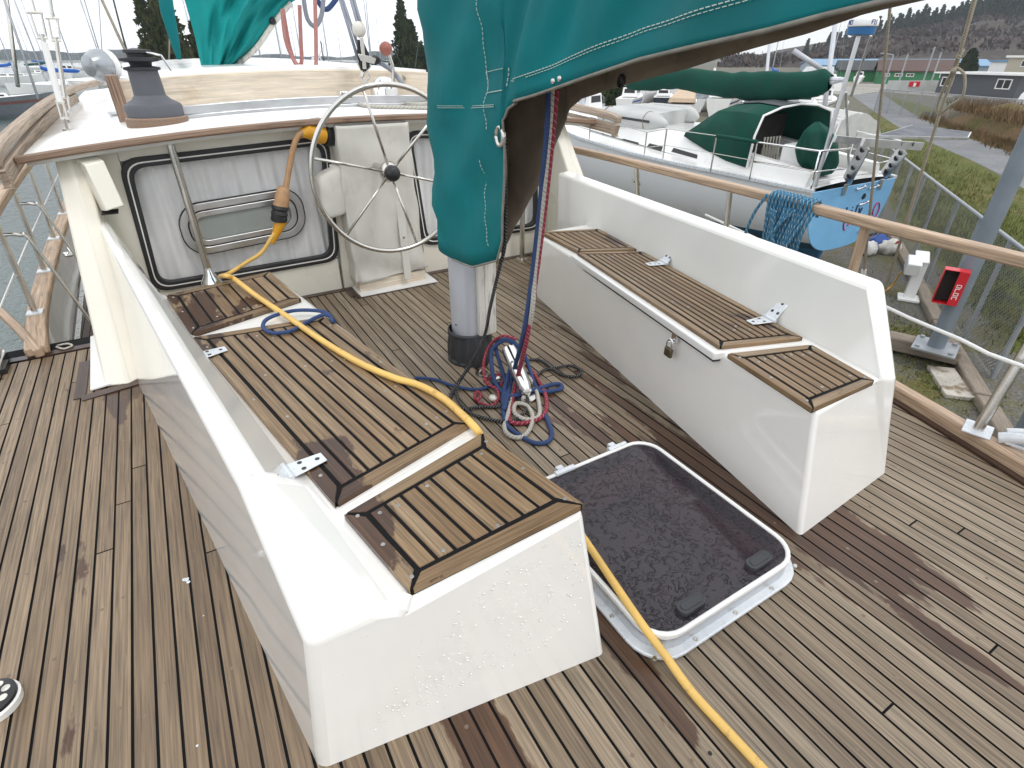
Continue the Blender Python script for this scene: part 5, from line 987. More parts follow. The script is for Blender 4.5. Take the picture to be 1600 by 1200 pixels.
def bank(u, v):
    px = lerp(1455, 1900, u); y0 = lerp(188, 330, (px-1455)/445); y1 = lerp(172, 215, (px-1455)/445); p = B(px, lerp(y0, y1, v), ZG); h = 1.5*math.sin(math.pi*min(1, v*1.1))**.7*min(1, u*5); return V((p.x, p.y, ZG+h*(.75+.35*math.sin(3*p.x*.5)*math.sin(p.y*.7))+rnd.uniform(-.06, .06)))
m.grid(bank, 70, 14); G = m.build('scrub_bank', G_dry, smooth='all'); tag(G, 'bank of dry brown scrub on the far side of the path', 'bank', kind='structure')
M_straw = ground_mat('dry_stalks', [(.19, .125, .065), (.11, .075, .035)], .7, 4, (.4, .6), 0)
M_blade = ground_mat('grass_blades', [(.09, .108, .024), (.16, .14, .055)], .8, 5, (.45, .65), 0)
sp_ = [V((p.x, p.y, ZG+.9)) for p in inquad([(1480, 196), (1640, 250), (1640, 200), (1480, 178)], 420)]
tufts('scrub', 'dry brown stalks growing on the bank beyond the path', M_straw, sp_, .55, 10, wdt=.04, lean=1.1)
tufts('dry_grass', 'dry grass growing along the foot of the bank', M_straw, inquad([(1440, 186), (1620, 256), (1620, 240), (1450, 178)], 260), .35, 8, wdt=.04)
tufts('grass', 'green grass blades on the verge by the chainlink fence', M_blade, inquad([(1360, 190), (1600, 300), (1600, 560), (1400, 300)], 900), .16, 9, wdt=.02)
tufts('moss', 'mossy tufts on the gravel by the timber edging', M_blade, inquad([(1340, 420), (1420, 500), (1560, 680), (1400, 560)], 130), .07, 8, wdt=.015)
# ================================================================ fence, pole, yard things
M_mesh = bpy.data.materials.new('chainlink_wire'); M_mesh.use_nodes = True; _t = M_mesh.node_tree; _b = _t.nodes['Principled BSDF']; _b.inputs['Base Color'].default_value = (.22, .23, .235, 1); _b.inputs['Metallic'].default_value = .4; _b.inputs['Roughness'].default_value = .5
_uv = N(_t, 'ShaderNodeUVMap'); _s = N(_t, 'ShaderNodeSeparateXYZ'); _t.links.new(_uv.outputs[0], _s.inputs[0]); _g = []
for sg in (1, -1):
    _a = N(_t, 'ShaderNodeMath', operation='MULTIPLY', inp={1: float(sg)}); _t.links.new(_s.outputs[1], _a.inputs[0]); _c = N(_t, 'ShaderNodeMath', operation='ADD'); _t.links.new(_s.outputs[0], _c.inputs[0]); _t.links.new(_a.outputs[0], _c.inputs[1])
    _d = N(_t, 'ShaderNodeMath', operation='MULTIPLY', inp={1: 13.0}); _t.links.new(_c.outputs[0], _d.inputs[0]); _e = N(_t, 'ShaderNodeMath', operation='FRACT'); _t.links.new(_d.outputs[0], _e.inputs[0]); _h = N(_t, 'ShaderNodeMath', operation='LESS_THAN', inp={1: .22}); _t.links.new(_e.outputs[0], _h.inputs[0]); _g.append(_h)
_x = N(_t, 'ShaderNodeMath', operation='MAXIMUM'); _t.links.new(_g[0].outputs[0], _x.inputs[0]); _t.links.new(_g[1].outputs[0], _x.inputs[1]); _t.links.new(_x.outputs[0], _b.inputs['Alpha'])
M_galv = mat('galvanised_steel', (.34, .36, .38), .5, .5, var=.12, vscale=5)
def fence(name, label, a, b, z0, h, nposts, r=.035, wire_=True):
    t = thing(name, label, 'fence', (a.x, a.y, z0)); a = V((a.x, a.y, 0)); b = V((b.x, b.y, 0)); L_ = (b-a).length
    m = MB(); m.tube([a+V((0, 0, z0+h)), b+V((0, 0, z0+h))], r*.8, 8); m.build('top_rail', M_galv, t, smooth=True)
    for k in range(nposts): p = a.lerp(b, k/(nposts-1)); m = MB(); m.tube([p+V((0, 0, z0)), p+V((0, 0, z0+h))], r, 8); m.build('fence_post', M_galv, t, smooth=True)
    m = MB(); m.quad(a+V((0, 0, z0+.03)), b+V((0, 0, z0+.03)), b+V((0, 0, z0+h)), a+V((0, 0, z0+h)), [(0, 0), (L_, 0), (L_, h), (0, h)]); m.build('wire_mesh', M_mesh, t); return t
fa_, fb_ = B(1338, 190, -.83), B(1640, 421, -.83); fence('chainlink_fence', 'grey chainlink fence behind the light blue transom, timber along its foot', fa_, fb_, ZG, 1.57, 15)
fence('chainlink_fence', 'far chainlink fence in front of the grey hut', B(1375, 141, -.9), B(1700, 168, -.9), ZG, 1.6, 12)
M_timber = wood('grey_timber', [(.15, .12, .09), (.22, .18, .14), (.30, .25, .19)], wet=(.5, .45, .4), rough=.8)
m = MB(); tp_ = [B(1386, 350, ZG+.06), B(1436, 445, ZG+.06), B(1466, 505, ZG+.06), B(1535, 622, ZG+.06), B(1615, 752, ZG+.06)]
for a, b in zip(tp_, tp_[1:]):
    m = MB(); d = (b-a).normalized(); m.bar(a+d*.02, b-d*.02, .20, .12); tag(m.build('edging_timber', M_timber, bevel=.02), 'timber edging '+['by the fence, section furthest from the lamp pole', 'by the fence, section behind the white dock pedestal', 'by the fence, section behind the lamp pole foot', 'by the fence, section nearest the starboard handrail post'][tp_.index(a)], 'timber', 'timber edging along the fence')
m = MB(); m.bar(B(1385, 530, ZG+.16), B(1500, 556, ZG+.16), .30, .20); tag(m.build('timber_sleeper', M_timber, bevel=.02), 'grey timber sleeper lying under the lamp pole foot', 'timber')
m = MB(); q = [B(1449, 570, ZG+.06), B(1492, 575, ZG+.06), B(1526, 622, ZG+.06), B(1478, 616, ZG+.06)]; m.prism(q, (0, 0, -.06)); tag(m.build('paving_slab', mat('worn_painted_slab', (.42, .39, .34), .8, var=.2, vscale=3, dirt=(.2, .15, .1), dscale=4, dth=(.5, .6)), bevel=.01), 'worn pale slab lying on the gravel by the fence', 'slab')
c = B(1461, 543, ZG+.28); tlp = thing('lamp_pole', 'thick grey steel pole on a bolted base plate by the fence', 'pole', tuple(c)); M_pole = mat('grey_pole_paint', (.20, .235, .27), .45, .2, var=.12, vscale=3)
m = MB(); m.tube([c, c+V((0, 0, 7))], .105, 20); m.build('pole_tube', M_pole, tlp, smooth=True); m = MB(); m.box(c+V((0, 0, .012)), (.52, .52, .03), .3); m.build('base_plate', M_galv, tlp, bevel=.004)
m = MB()
for k in range(4): a = .3+math.pi/4+k*math.pi/2; m.lathe([(.03, 0), (.03, .03)], c+V((math.cos(a)*.28, math.sin(a)*.28, .028)), n=6)
m.build('bolt', M_galv, tlp)
M_red = mat('red_paint', (.55, .015, .025), .35, var=.08); pz = -1.17
bx_ = B(1497, 448, pz); d1 = V((-.80, -.6, 0)).normalized(); hb = V((c.x, c.y, 0))-d1*0
tb_ = thing('red_hose_box', 'red open fronted box with white lettering on the grey pole', 'box', tuple(bx_)); ctr = V((c.x, c.y, pz))+V((-.235, .05, 0)); Mr = Matrix.Rotation(-1.15, 3, 'Z')
m = MB()
def rb(cx_, cy_, cz_, sx_, sy_, sz_): m.box(ctr+Mr@V((cx_, cy_, cz_))*.78, (sx_*.78, sy_*.78, sz_*.78), Mr)
rb(0, .10, 0, .34, .012, .58); rb(.17, 0, 0, .012, .2, .58); rb(-.17, 0, 0, .012, .2, .58); rb(0, 0, .29, .352, .2, .012); rb(0, 0, -.29, .352, .2, .012); m.build('box_shell', M_red, tb_, bevel=.006)
m = MB(); rb(.105, -.10, 0, .14, .012, .58); m.build('front_strip', M_red, tb_); m = MB()
for k, z_ in enumerate((.05, -.02, -.09, -.16)):
    rb(.07, -.108, z_, .012, .004, .05); rb(.10, -.108, z_+.022, .06, .004, .011)
    if k != 1: rb(.13, -.108, z_, .012, .004, .05)
    if k % 2 == 0: rb(.10, -.108, z_-.022, .06, .004, .011)
m.build('lettering', M_gelw, tb_); m = MB(); rb(-.03, .06, .0, .26, .04, .54); m.build('box_inside', M_dark_in, tb_)
c = B(1418, 468, ZG); tpe = thing('dock_pedestal', 'white dock power pedestal with a slanted head by the fence', 'pedestal', tuple(c)); m = MB(); m.box(c+V((0, 0, .36)), (.17, .17, .72), .5); m.box(c+V((0, 0, .03)), (.34, .34, .05), .5); m.build('pedestal_post', M_gelw, tpe, bevel=.01)
m = MB(); Mr = Matrix.Rotation(.55, 3, 'Z')@Matrix.Rotation(-.35, 3, 'Y'); m.box(c+V((-.16, .06, .66)), (.30, .22, .24), Mr); m.box(c+V((-.03, .02, .80)), (.34, .22, .04), Mr); m.build('pedestal_head', M_gelw, tpe, bevel=.03)
c = B(1592, 705, ZG); m = MB(); m.tube([c, c+V((0, 0, .5))], .14, 14); m.lathe([(.15, .5), (.15, .53), (.1, .56)], c, n=14); tag(m.build('bollard', M_pole, smooth=True), 'short grey bollard beyond the toe rail at the right edge', 'bollard')
for k, (px, py, col, lab) in enumerate(((1352, 395, (.6, .6, .58), 'crumpled white sheet lying under the light blue stern'), (1371, 386, (.03, .09, .35), 'crumpled blue tarp beside the white sheet under the stern'), (1388, 394, (.62, .60, .55), 'small pale bag lying right of the blue tarp'))):
    c = B(px, py, ZG+.02); m = MB(); m.ball(c+V((0, 0, .09)), .26, 14, (1, .8, .7)); o = m.build('crumpled_sheet', mat('crumpled_plastic_%s' % 'abc'[k], col, .6, var=.2, vscale=6), smooth='all'); tag(o, lab, 'sheet')
    for v_ in o.data.vertices: v_.co += V((math.sin(40*v_.co.z+17*v_.co.x), math.sin(33*v_.co.x), math.sin(37*v_.co.y)))*.035; 
    for v_ in o.data.vertices: v_.co.z = max(v_.co.z, ZG+.002)
t = tag(MB().tube(cr([B(1392, 388, ZG+.02), B(1400, 380, ZG+.25), B(1404, 378, ZG+.3), B(1402, 392, ZG+.02), B(1396, 388, ZG+.05)], 4), .018, 6).build('red_strap', M_red, None, smooth='all'), 'loop of red strap on the edging timber', 'strap')
tag(MB().tube(cr([B(1382, 455, ZG+.02), B(1395, 445, ZG+.1), B(1408, 425, ZG+.5)], 4), .014, 6).build('yellow_cord', M_yel, None, smooth='all'), 'thin yellow cord running up to the dock pedestal', 'cord')
# ================================================================ the light blue sailboat next door
M_lblue = mat('light_blue_paint', (.21, .50, .80), .22, coat=.4, var=.04); M_grey_hull = mat('pale_grey_hull', (.66, .68, .70), .3, coat=.2, var=.04, vscale=.8); M_navy = mat('blue_bottom_paint', (.015, .07, .13), .7, var=.25, vscale=4)
XB, YS = 9.30, 5.5
tsb = thing('sailboat', 'white sailboat with a light blue transom, green dodger and solar panel, propped ashore', 'sailboat', (XB, 9, ZG))
HB = [(5.5, 1.25), (6.5, 1.45), (8, 1.66), (9.5, 1.75), (11.5, 1.62), (13.5, 1.15), (15, .6), (16.2, .05)]
SH = lambda y: -.47+.012*(y-5.5)+.0035*(y-5.5)**2-.03*max(0, 1.5-(y-5.5))
KB = [(5.5, -1.66), (7, -1.78), (9, -1.86), (12, -1.8), (14.5, -1.55), (16.2, -.6)]
def hs(y, f):      # f 0 keel .. 1 sheer, starboard half
    hb, kz, sz = interp(HB, y), interp(KB, y), SH(y); a = f*math.pi/2; return (hb*math.sin(a)**.62, lerp(kz, sz, 1-math.cos(a)**.95 if f < 1 else 1))
ny, nf = 26, 12
def hg(s): return lambda u, v: (lambda y: V((XB+s*hs(y, v)[0], y-(.10*(1-v) if u == 0 else 0)*0, hs(y, v)[1])))(lerp(5.5, 16.2, u))
wl_z = -1.42
m = MB(); 
for s in (1, -1): m.grid(hg(s), ny, nf)
o = m.build('hull', M_grey_hull, tsb, smooth='all'); o.data.materials.append(M_navy)
for p in o.data.polygons:
    if p.center.z+o.location.z*0 < wl_z: p.material_index = 1
m = MB(); tpts = [hs(5.5, k/14) for k in range(15)]; poly = [V((XB-x, 5.485, z)) for x, z in tpts[::-1]]+[V((XB+x, 5.485, z)) for x, z in tpts[1:]]; m.prism(poly, (0, .03, 0)); m.build('transom', M_lblue, tsb, bevel=.01)
m = MB(); m.sweep([(XB-hs(y, 1)[0]-.0, y, SH(y)+.01) for y in [5.5+k*.4 for k in range(27)]], .09, .05); m.sweep([(XB+hs(y, 1)[0]+.0, y, SH(y)+.01) for y in [5.5+k*.4 for k in range(27)]], .09, .05); m.build('gunwale', M_zinc, tsb)
m = MB(); m.grid(lambda u, v: (lambda y: V((XB+lerp(-1, 1, v)*interp(HB, y)*.98, y, SH(y)+.005+.05*(1-(2*v-1)**2))))(lerp(5.6, 16, u)), 24, 6); m.build('deck', M_gelw, tsb, smooth='all')
m = MB(); m.prism([V((XB-.12, 9.5, -1.8)), V((XB-.12, 11.8, -1.8)), V((XB-.12, 11.4, ZG)), V((XB-.12, 9.9, ZG))], (.24, 0, 0)); m.build('keel', M_navy, tsb)
m = MB(); m.prism([V((XB-.05, 5.75, -1.66)), V((XB-.05, 6.5, -1.72)), V((XB-.05, 6.4, ZG+.06)), V((XB-.05, 5.85, ZG+.06))], (.10, 0, 0)); m.prism([V((XB-.08, 6.5, -1.68)), V((XB-.08, 8.8, -1.8)), V((XB-.08, 8.6, -2.08)), V((XB-.08, 6.52, -2.0))], (.16, 0, 0)); m.build('rudder', mat('faded_blue_bottom', (.03, .15, .30), .6, var=.15, vscale=3), tsb)
m = MB(); m.ball((XB, 6.2, -1.0), .0, 6)
# cockpit coamings and cabin trunk
def trunk(m, y0, y1, w0, w1, z0f, h0, h1, inset=.22):
    a = [V((XB-w0, y0, SH(y0)+.02)), V((XB+w0, y0, SH(y0)+.02)), V((XB+w1, y1, SH(y1)+.02)), V((XB-w1, y1, SH(y1)+.02))]; b = [V((XB-w0+inset, y0, SH(y0)+h0)), V((XB+w0-inset, y0, SH(y0)+h0)), V((XB+w1-inset, y1-.3, SH(y1)+h1)), V((XB-w1+inset, y1-.3, SH(y1)+h1))]
    m.add(a+b, [(4, 5, 6, 7)]+[(k, (k+1) % 4, 4+(k+1) % 4, 4+k) for k in range(4)]); return a, b
m = MB(); ta, tb2 = trunk(m, 7.9, 14.2, 1.22, .65, 0, .48, .22); m.build('cabin_trunk', M_gelw, tsb, bevel=.06, seg=3)
m = MB(); 
for s in (-1, 1): m.prism([V((XB+s*1.15, 5.75, SH(5.7))), V((XB+s*1.2, 8.0, SH(8))), V((XB+s*1.08, 8.0, SH(8)+.40)), V((XB+s*1.05, 5.75, SH(5.7)+.24))], (-s*.18, 0, 0))
m.box((XB, 6.9, SH(6.9)+.01), (1.7, 2.2, .03)); m.build('cockpit_coaming', M_gelw, tsb, bevel=.04)
def side_pt(px, py):      # on the port face of the cabin trunk
    a, b, c_ = ta[0], ta[3], tb2[0]; n = (b-a).cross(c_-a).normalized(); d = ray(px, py); return EYE+d*((a-EYE).dot(n)/d.dot(n)), n if n.x < 0 else -n
for q in ([(933, 214), (943, 208), (944, 214), (936, 220)], [(962, 221), (975, 217), (998, 223), (997, 228)], [(1010, 231), (1015, 224), (1036, 229), (1033, 237)], [(1049, 237), (1053, 231), (1090, 242), (1089, 248)]):
    pp = [side_pt(*x) for x in q]; m = MB(); m.prism([p+n*.008 for p, n in pp], pp[0][1]*-.02); m.build('window', M_black, tsb)
ste = [(1000, 205, 1005, 256), (1040, 211, 1035, 253), (1119, 220, 1110, 268), (921, 205, 920, 228)]
m = MB(); tops = []
for a, b, c2, d2 in sorted(ste):
    p1 = BX(c2, d2, XB-1.62); p0 = V((p1.x, p1.y, 0)); z_ = BX(a, b, XB-1.62).z; tops.append(V((p1.x, p1.y, p1.z+.62))); mm = MB(); mm.tube([p1, tops[-1]], .016, 8); mm.build('stanchion', M_steel, tsb, smooth=True)
tops = sorted(tops, key=lambda p: -p.y); pul = [V((XB-1.5, 6.6, SH(6.6)+.62)), V((XB-1.22, 5.6, SH(5.6)+.62))]
m = MB(); m.tube(tops+pul, .008, 6); m.tube([p-V((0, 0, .3)) for p in tops+pul], .007, 6); m.build('lifeline', M_steel, tsb, smooth='all')
m = MB(); m.tube([tops[-1], pul[0]], .035, 8); m.build('lifeline_pad', M_green, tsb, smooth='all')
m = MB()
for s in (-1, 1):
    m.tube([(XB+s*1.5, 6.6, SH(6.6)), (XB+s*1.5, 6.6, SH(6.6)+.62), (XB+s*1.22, 5.6, SH(5.6)+.62), (XB+s*.5, 5.52, SH(5.6)+.62)], .016, 8); m.tube([(XB+s*1.5, 6.6, SH(6.6)+.3), (XB+s*1.22, 5.6, SH(5.6)+.3), (XB+s*.5, 5.52, SH(5.6)+.3)], .013, 8); m.tube([(XB+s*1.2, 5.6, SH(5.6)), (XB+s*1.22, 5.6, SH(5.6)+.62)], .016, 8)
m.build('stern_rail', M_chrome, tsb, smooth='all')
# dodger: open aft
dA = 6.75; DX = 1.18; zt_ = BX(1180, 168, XB-1.0).z
sect = lambda y, zb, ztp, hw: [V((XB-hw, y, zb)), V((XB-hw*.97, y, lerp(zb, ztp, .55))), V((XB-hw*.86, y, lerp(zb, ztp, .88))), V((XB-hw*.45, y, ztp)), V((XB, y, ztp+.04)), V((XB+hw*.45, y, ztp)), V((XB+hw*.86, y, lerp(zb, ztp, .88))), V((XB+hw*.97, y, lerp(zb, ztp, .55))), V((XB+hw, y, zb))]
p_aft = BX(1180, 168, XB-.9); yA_ = BX(1176, 215, XB-DX).y
ztd = BX(1180, 168, XB-1.0).z
rows = [sect(yA_, SH(yA_)+.10, ztd, DX), sect(yA_+.5, SH(yA_)+.16, ztd+.03, DX), sect(yA_+1.05, SH(yA_)+.28, ztd-.02, DX*.97), sect(yA_+1.75, SH(yA_+2)+.40, SH(yA_+2)+.52, DX*.9)]
m = MB(); vs = [p for r_2 in rows for p in r_2]; m.add(vs, [(i*9+k, i*9+k+1, i*9+10+k, i*9+9+k) for i in range(3) for k in range(8)]); m.build('dodger', M_green, tsb, smooth=True, solid=.01, ang=50)
m = MB(); m.tube([p+V((0, -.01, 0)) for p in rows[0]], .022, 8); m.build('dodger_piping', M_gelw, tsb, smooth='all')
m = MB(); m.add([p+V((0, .04, .022)) for p in rows[0][3:6]]+[p+V((0, 0, .022)) for p in rows[1][3:6]]+[p+V((0, 0, .022)) for p in rows[2][3:6]], [(0, 1, 4, 3), (1, 2, 5, 4), (3, 4, 7, 6), (4, 5, 8, 7)]); m.build('dodger_window', mat('dull_grey_panel', (.12, .13, .14), .4, var=.1), tsb, smooth=True)
m = MB(); m.box((XB, yA_+.9, SH(7)+.42), (1.9, .04, .86)); m.box((XB, yA_+.45, SH(7)+.04), (1.75, .9, .03)); m.build('dodger_shade_panel', M_dark_in, tsb); m = MB(); m.box((XB-.55, yA_+.5, SH(7)+.30), (.09, .06, .75)); m.build('wooden_board', M_rail, tsb)  # dark panel and sole, added to paint the shade inside the dodger
m = MB()
for k in range(6): x = XB-.5+.09*k; m.tube(cr([(x, yA_+.25, SH(7)+.55), (x+.02, yA_+.22, SH(7)+.3), (x+.05, yA_+.25, SH(7)+.12), (x+.06, yA_+.28, SH(7)+.3), (x+.04, yA_+.26, SH(7)+.55)], 4), .014, 6)
m.build('hanging_ropes', R_white, tsb, smooth='all'); m = MB(); m.box((XB-.6, 6.35, SH(6)+.33), (.42, .5, .5), .2); m.build('cockpit_box', M_gelw, tsb, bevel=.04)
# covered steering gear: draped green bag
gb_ = BD(1287, 235, 1.0)-EYE; gc = BY(1280, 275, 6.05); m = MB(); gt_ = BY(1277, 190, 6.05)
def bag(u, v):
    a = u*2*math.pi; r_2 = interp([(0, .05), (.06, .28), (.25, .40), (.55, .42), (.85, .26), (1, .04)], v)*(1+.10*math.sin(5*a+4*v)+.05*math.sin(9*a-3*v)); p = gc.lerp(gt_, v); return p+V((math.cos(a)*r_2*1.05, math.sin(a)*r_2*.6, 0))
m.grid(bag, 36, 18); m.build('wheel_cover', M_green, tsb, smooth='all')
# stern arch, solar panel
def plate(m, a, b, w_, th_=.03):
    a, b = V(a), V(b); d = (b-a).normalized(); sd = V((1, 0, 0)); u = d.cross(sd).normalized(); m.prism([a-u*w_/2, a+u*w_/2, b+u*w_/2, b-u*w_/2], sd*th_)
YA2 = 5.42
legs = []
for px0, py0, px1, py1, X_ in ((1322, 284, 1352, 226, 0), (1380, 274, 1412, 233, 1)):
    a, b = BY(px0, py0, YA2), BY(px1, py1, YA2-.55); m = MB(); plate(m, a, b, .20); o = m.build('arch_leg', M_alu, tsb, bevel=.004); legs.append((a, b)); k_ = MB()
    dd = (b-a).normalized(); uu = dd.cross(V((1, 0, 0))).normalized()
    for f in (.18, .42, .68, .88): k_.lathe([(.045, 0)], a.lerp(b, f)+V((-.004, 0, 0)), axis=(-1, 0, 0), n=14, capa=False)
    k_.build('round_hole', M_black, o)
b0, b1 = legs[0][1], legs[1][1]
m = MB(); pe = BY(1440, 229, YA2-.75); m.bar(b0+V((-.1, 0, .04)), pe, .05, .12); m.bar(b0+V((0, .5, .03)), b1+V((0, .5, .05)), .05, .10); o = m.build('arch_beam', M_alu, tsb, bevel=.004)
m = MB(); d_ = (pe-b0); 
for f in (.15, .38, .6, .8): m.lathe([(.032, 0)], b0.lerp(pe, f)+V((0, -.03, .03)), axis=(0, -1, 0), n=12, capa=False)
m.build('round_hole', M_black, o)
sa, sb_, sc2, sd2 = BY(1362, 216, YA2-.1), BY(1516, 215, YA2-1.05), BY(1512, 207, YA2-.75), BY(1420, 207, YA2+.5); s_z = sa.z+.03
zs_p = BY(1362, 217, 5.0).z; q = [V((BY(1366, 218, 5.0).x, 5.0, zs_p)), V((BY(1512, 219, 4.55).x, 4.55, BY(1512, 219, 4.55).z)), V((BY(1516, 212, 4.80).x, 4.80, BY(1512, 219, 4.55).z+.02)), V((BY(1420, 211, 5.35).x, 5.35, zs_p+.03))]
m = MB(); m.prism(q, (0, 0, .045)); so = m.build('solar_panel', M_alu, tsb, bevel=.004); cc = sum(q, V((0, 0, 0)))/4; m = MB(); m.add([cc.lerp(p, .96)+V((0, 0, .048)) for p in q], [(0, 1, 2, 3)]); m.build('solar_cells', mat('dark_solar_cells', (.05, .055, .07), .5), so)
tag(MB().tube([BY(1478, 236, YA2-.9), BY(1512, 222, YA2-1.0)], .006, 5).build('line', R_tan, tsb), None)
# radar on its pole
rp0, rp1 = BY(1273, 292, 5.62), BY(1342, 55, 5.62); trd = thing('radar_dome', 'white radar dome with a blue base on the stern pole', 'radar', tuple(rp1))
m = MB(); m.tube([rp0, rp1], .032, 10); m.build('radar_pole', M_alu, tsb, smooth=True); m = MB(); m.tube([BY(1330, 150, 5.9), BY(1361, 56, 5.7)], .022, 8); m.tube([BY(1326, 158, 5.9), BY(1272, 290, 5.7)], .014, 8); m.tube([BY(1322, 144, 5.62), BY(1327, 285, 5.62)], .018, 8); m.build('pole_strut', M_alu, tsb, smooth=True)
R_ = .205; rc_ = rp1+V((.03, 0, .02))
m = MB(); m.lathe([(.10, -.03), (R_*.93, -.01), (R_*.95, .085)], rc_, n=28); m.build('dome_base', mat('mid_blue_plastic', (.02, .13, .33), .35), trd, smooth=True)
m = MB(); m.lathe([(R_, .087), (R_*1.02, .10), (R_*.98, .17), (R_*.88, .205), (R_*.5, .225), (.02, .23)], rc_, n=28); m.build('dome_cap', M_gelw, trd, smooth='all')
def letters(word, parent, fn, h, mat_, strokes):
    m = MB(); x = 0
    for ch in word:
        for (ax_, ay_, bx2, by2) in strokes.get(ch, []):
            n_ = max(1, int(abs(bx2-ax_)*6+abs(by2-ay_)*4)) if True else 1; m.tube([fn(x+lerp(ax_, bx2, k/n_)*h*.6, lerp(ay_, by2, k/n_)*h) for k in range(n_+1)], h*.085, 5)
        x += h*.82
    return m.build('lettering', mat_, parent)
ST = {'F': [(0, 0, 0, 1), (0, 1, 1, 1), (0, .5, .7, .5)], 'U': [(0, 1, 0, 0), (0, 0, 1, 0), (1, 0, 1, 1)], 'N': [(0, 0, 0, 1), (0, 1, 1, 0), (1, 0, 1, 1)], 'O': [(0, 0, 0, 1), (0, 1, 1, 1), (1, 1, 1, 0), (1, 0, 0, 0)],
      'h': [(0, 0, 0, 1), (0, .55, .8, .55), (.8, .55, .8, 0)], 'i': [(.4, 0, .4, .6), (.4, .82, .4, .9)], 'l': [(.4, 0, .4, 1)], 'y': [(0, .6, .4, 0), (.9, .6, .2, -.4)], 'J': [(.8, 1, .8, 0), (.8, 0, .1, 0), (.1, 0, .1, .3)], 'u': [(0, .6, 0, 0), (0, 0, .8, 0), (.8, 0, .8, .6)], 'n': [(0, 0, 0, .6), (0, .6, .8, .6), (.8, .6, .8, 0)], 'e': [(.8, 0, 0, 0), (0, 0, 0, .6), (0, .6, .8, .6), (.8, .6, .8, .3), (.8, .3, 0, .3)], 'a': [(0, .6, .8, .6), (.8, .6, .8, 0), (.8, 0, 0, 0), (0, 0, 0, .35), (0, .35, .8, .35)], 'A': [(0, 0, .5, 1), (.5, 1, 1, 0), (.2, .4, .8, .4)], 'K': [(0, 0, 0, 1), (0, .4, .9, 1), (.3, .55, .9, 0)]}
M_bl = mat('blue_lettering', (.02, .06, .25), .4); M_dl = mat('dark_lettering', (.05, .05, .09), .4); M_mag = mat('magenta_scroll', (.55, .03, .16), .4)
fd = math.atan2(-rc_.y, -(rc_.x-CX))
def onr(a0): return lambda x, y: rc_+V((math.cos(fd+a0+x/R_)*R_*1.015, math.sin(fd+a0+x/R_)*R_*1.015, .112+y))
letters('FU', trd, onr(.55), .055, M_bl, ST); letters('NO', trd, onr(-1.15), .055, M_bl, ST)
def ont(x0, z0): return lambda x, y: V((x0+x, 5.479, z0+y))
pt = BY(1322, 330, 5.48); letters('hily', tsb, ont(pt.x, pt.z-.10), .17, M_dl, ST); pt = BY(1352, 371, 5.48); letters('Juneau AK', tsb, ont(pt.x, pt.z), .085, M_dl, ST)
for px, py, s in ((1325, 345, -1), (1368, 328, 1)):
    p = BY(px, py, 5.478); m = MB(); m.tube([V((p.x+s*(math.cos(a)*.11*(1-a*.08)), 5.478, p.z+math.sin(a)*.15*(1-a*.08))) for a in [k*.28-1.5 for k in range(22)]], .014, 5); m.build('scroll_emblem', M_mag, tsb, smooth='all')
for px, py in ((1346, 294), (1366, 293), (1350, 318), (1349, 360)):
    p = BY(px, py, 5.45); m = MB(); m.tube([p+V((-.10, 0, -.01)), p+V((.12, 0, .015))], .016, 6); m.ball(p+V((-.10, .01, -.01)), .03, 8); m.ball(p+V((.12, .01, .015)), .03, 8); m.build('transom_cleat', M_chrome, tsb, smooth='all')
for px, py in ((1350, 307), (1349, 374)): p = BY(px, py, 5.478); m = MB(); m.lathe([(.055, 0), (.05, .006)], p, axis=(0, -1, 0), n=16); m.build('exhaust_port', M_black, tsb)
for px, py in ((1319, 296), (1375, 288)): p = BY(px, py, 5.47); m = MB(); m.prism([p+V((-.05, 0, .09)), p+V((.06, 0, .09)), p+V((.04, 0, -.10)), p+V((-.02, 0, -.10))], (0, -.02, 0)); m.build('arch_bracket', M_steel, tsb)
# boom with dark green sail cover, mast
tmb = thing('green_sail_cover', 'dark green sail cover along the boom of the light blue sailboat', 'sail cover', tuple(BX(1150, 125, XB)))
c0, c1 = BX(1298, 129, XB), BX(985, 122, XB); m = MB()
def sc3(u, v):
    a = v*2*math.pi; p = c0.lerp(c1, u); r_2 = interp([(0, .12), (.03, .23), (.3, .25), (.7, .21), (1, .27)], u); sag = -.10*math.sin(math.pi*min(1, u*1.6))*(u < .625); f = 1+.05*math.sin(19*u+2.5*math.sin(a)+.7*math.sin(31*u))+.045*math.sin(43*u+3*a+2*math.sin(17*u)); return p+V((math.cos(a)*r_2*.62*f, 0, math.sin(a)*r_2*f+sag))
m.grid(sc3, 60, 22); m.build('canvas', M_green, tmb, smooth='all'); m = MB(); e_ = c0-(c1-c0).normalized()*.1; m.tube([e_+V((0, .3, .05)), e_+V((0, -.08, .05))], .04, 10); m.tube([c0+V((0, 0, .0)), c0+V((0, -.25, .06))], .035, 8); m.build('boom_end', M_zinc, tmb, smooth=True)
m = MB(); m.tube([(XB, 13.6, -.2), (XB, 13.6, 13)], .09, 12); m.build('mast', M_mast, tsb, smooth=True)
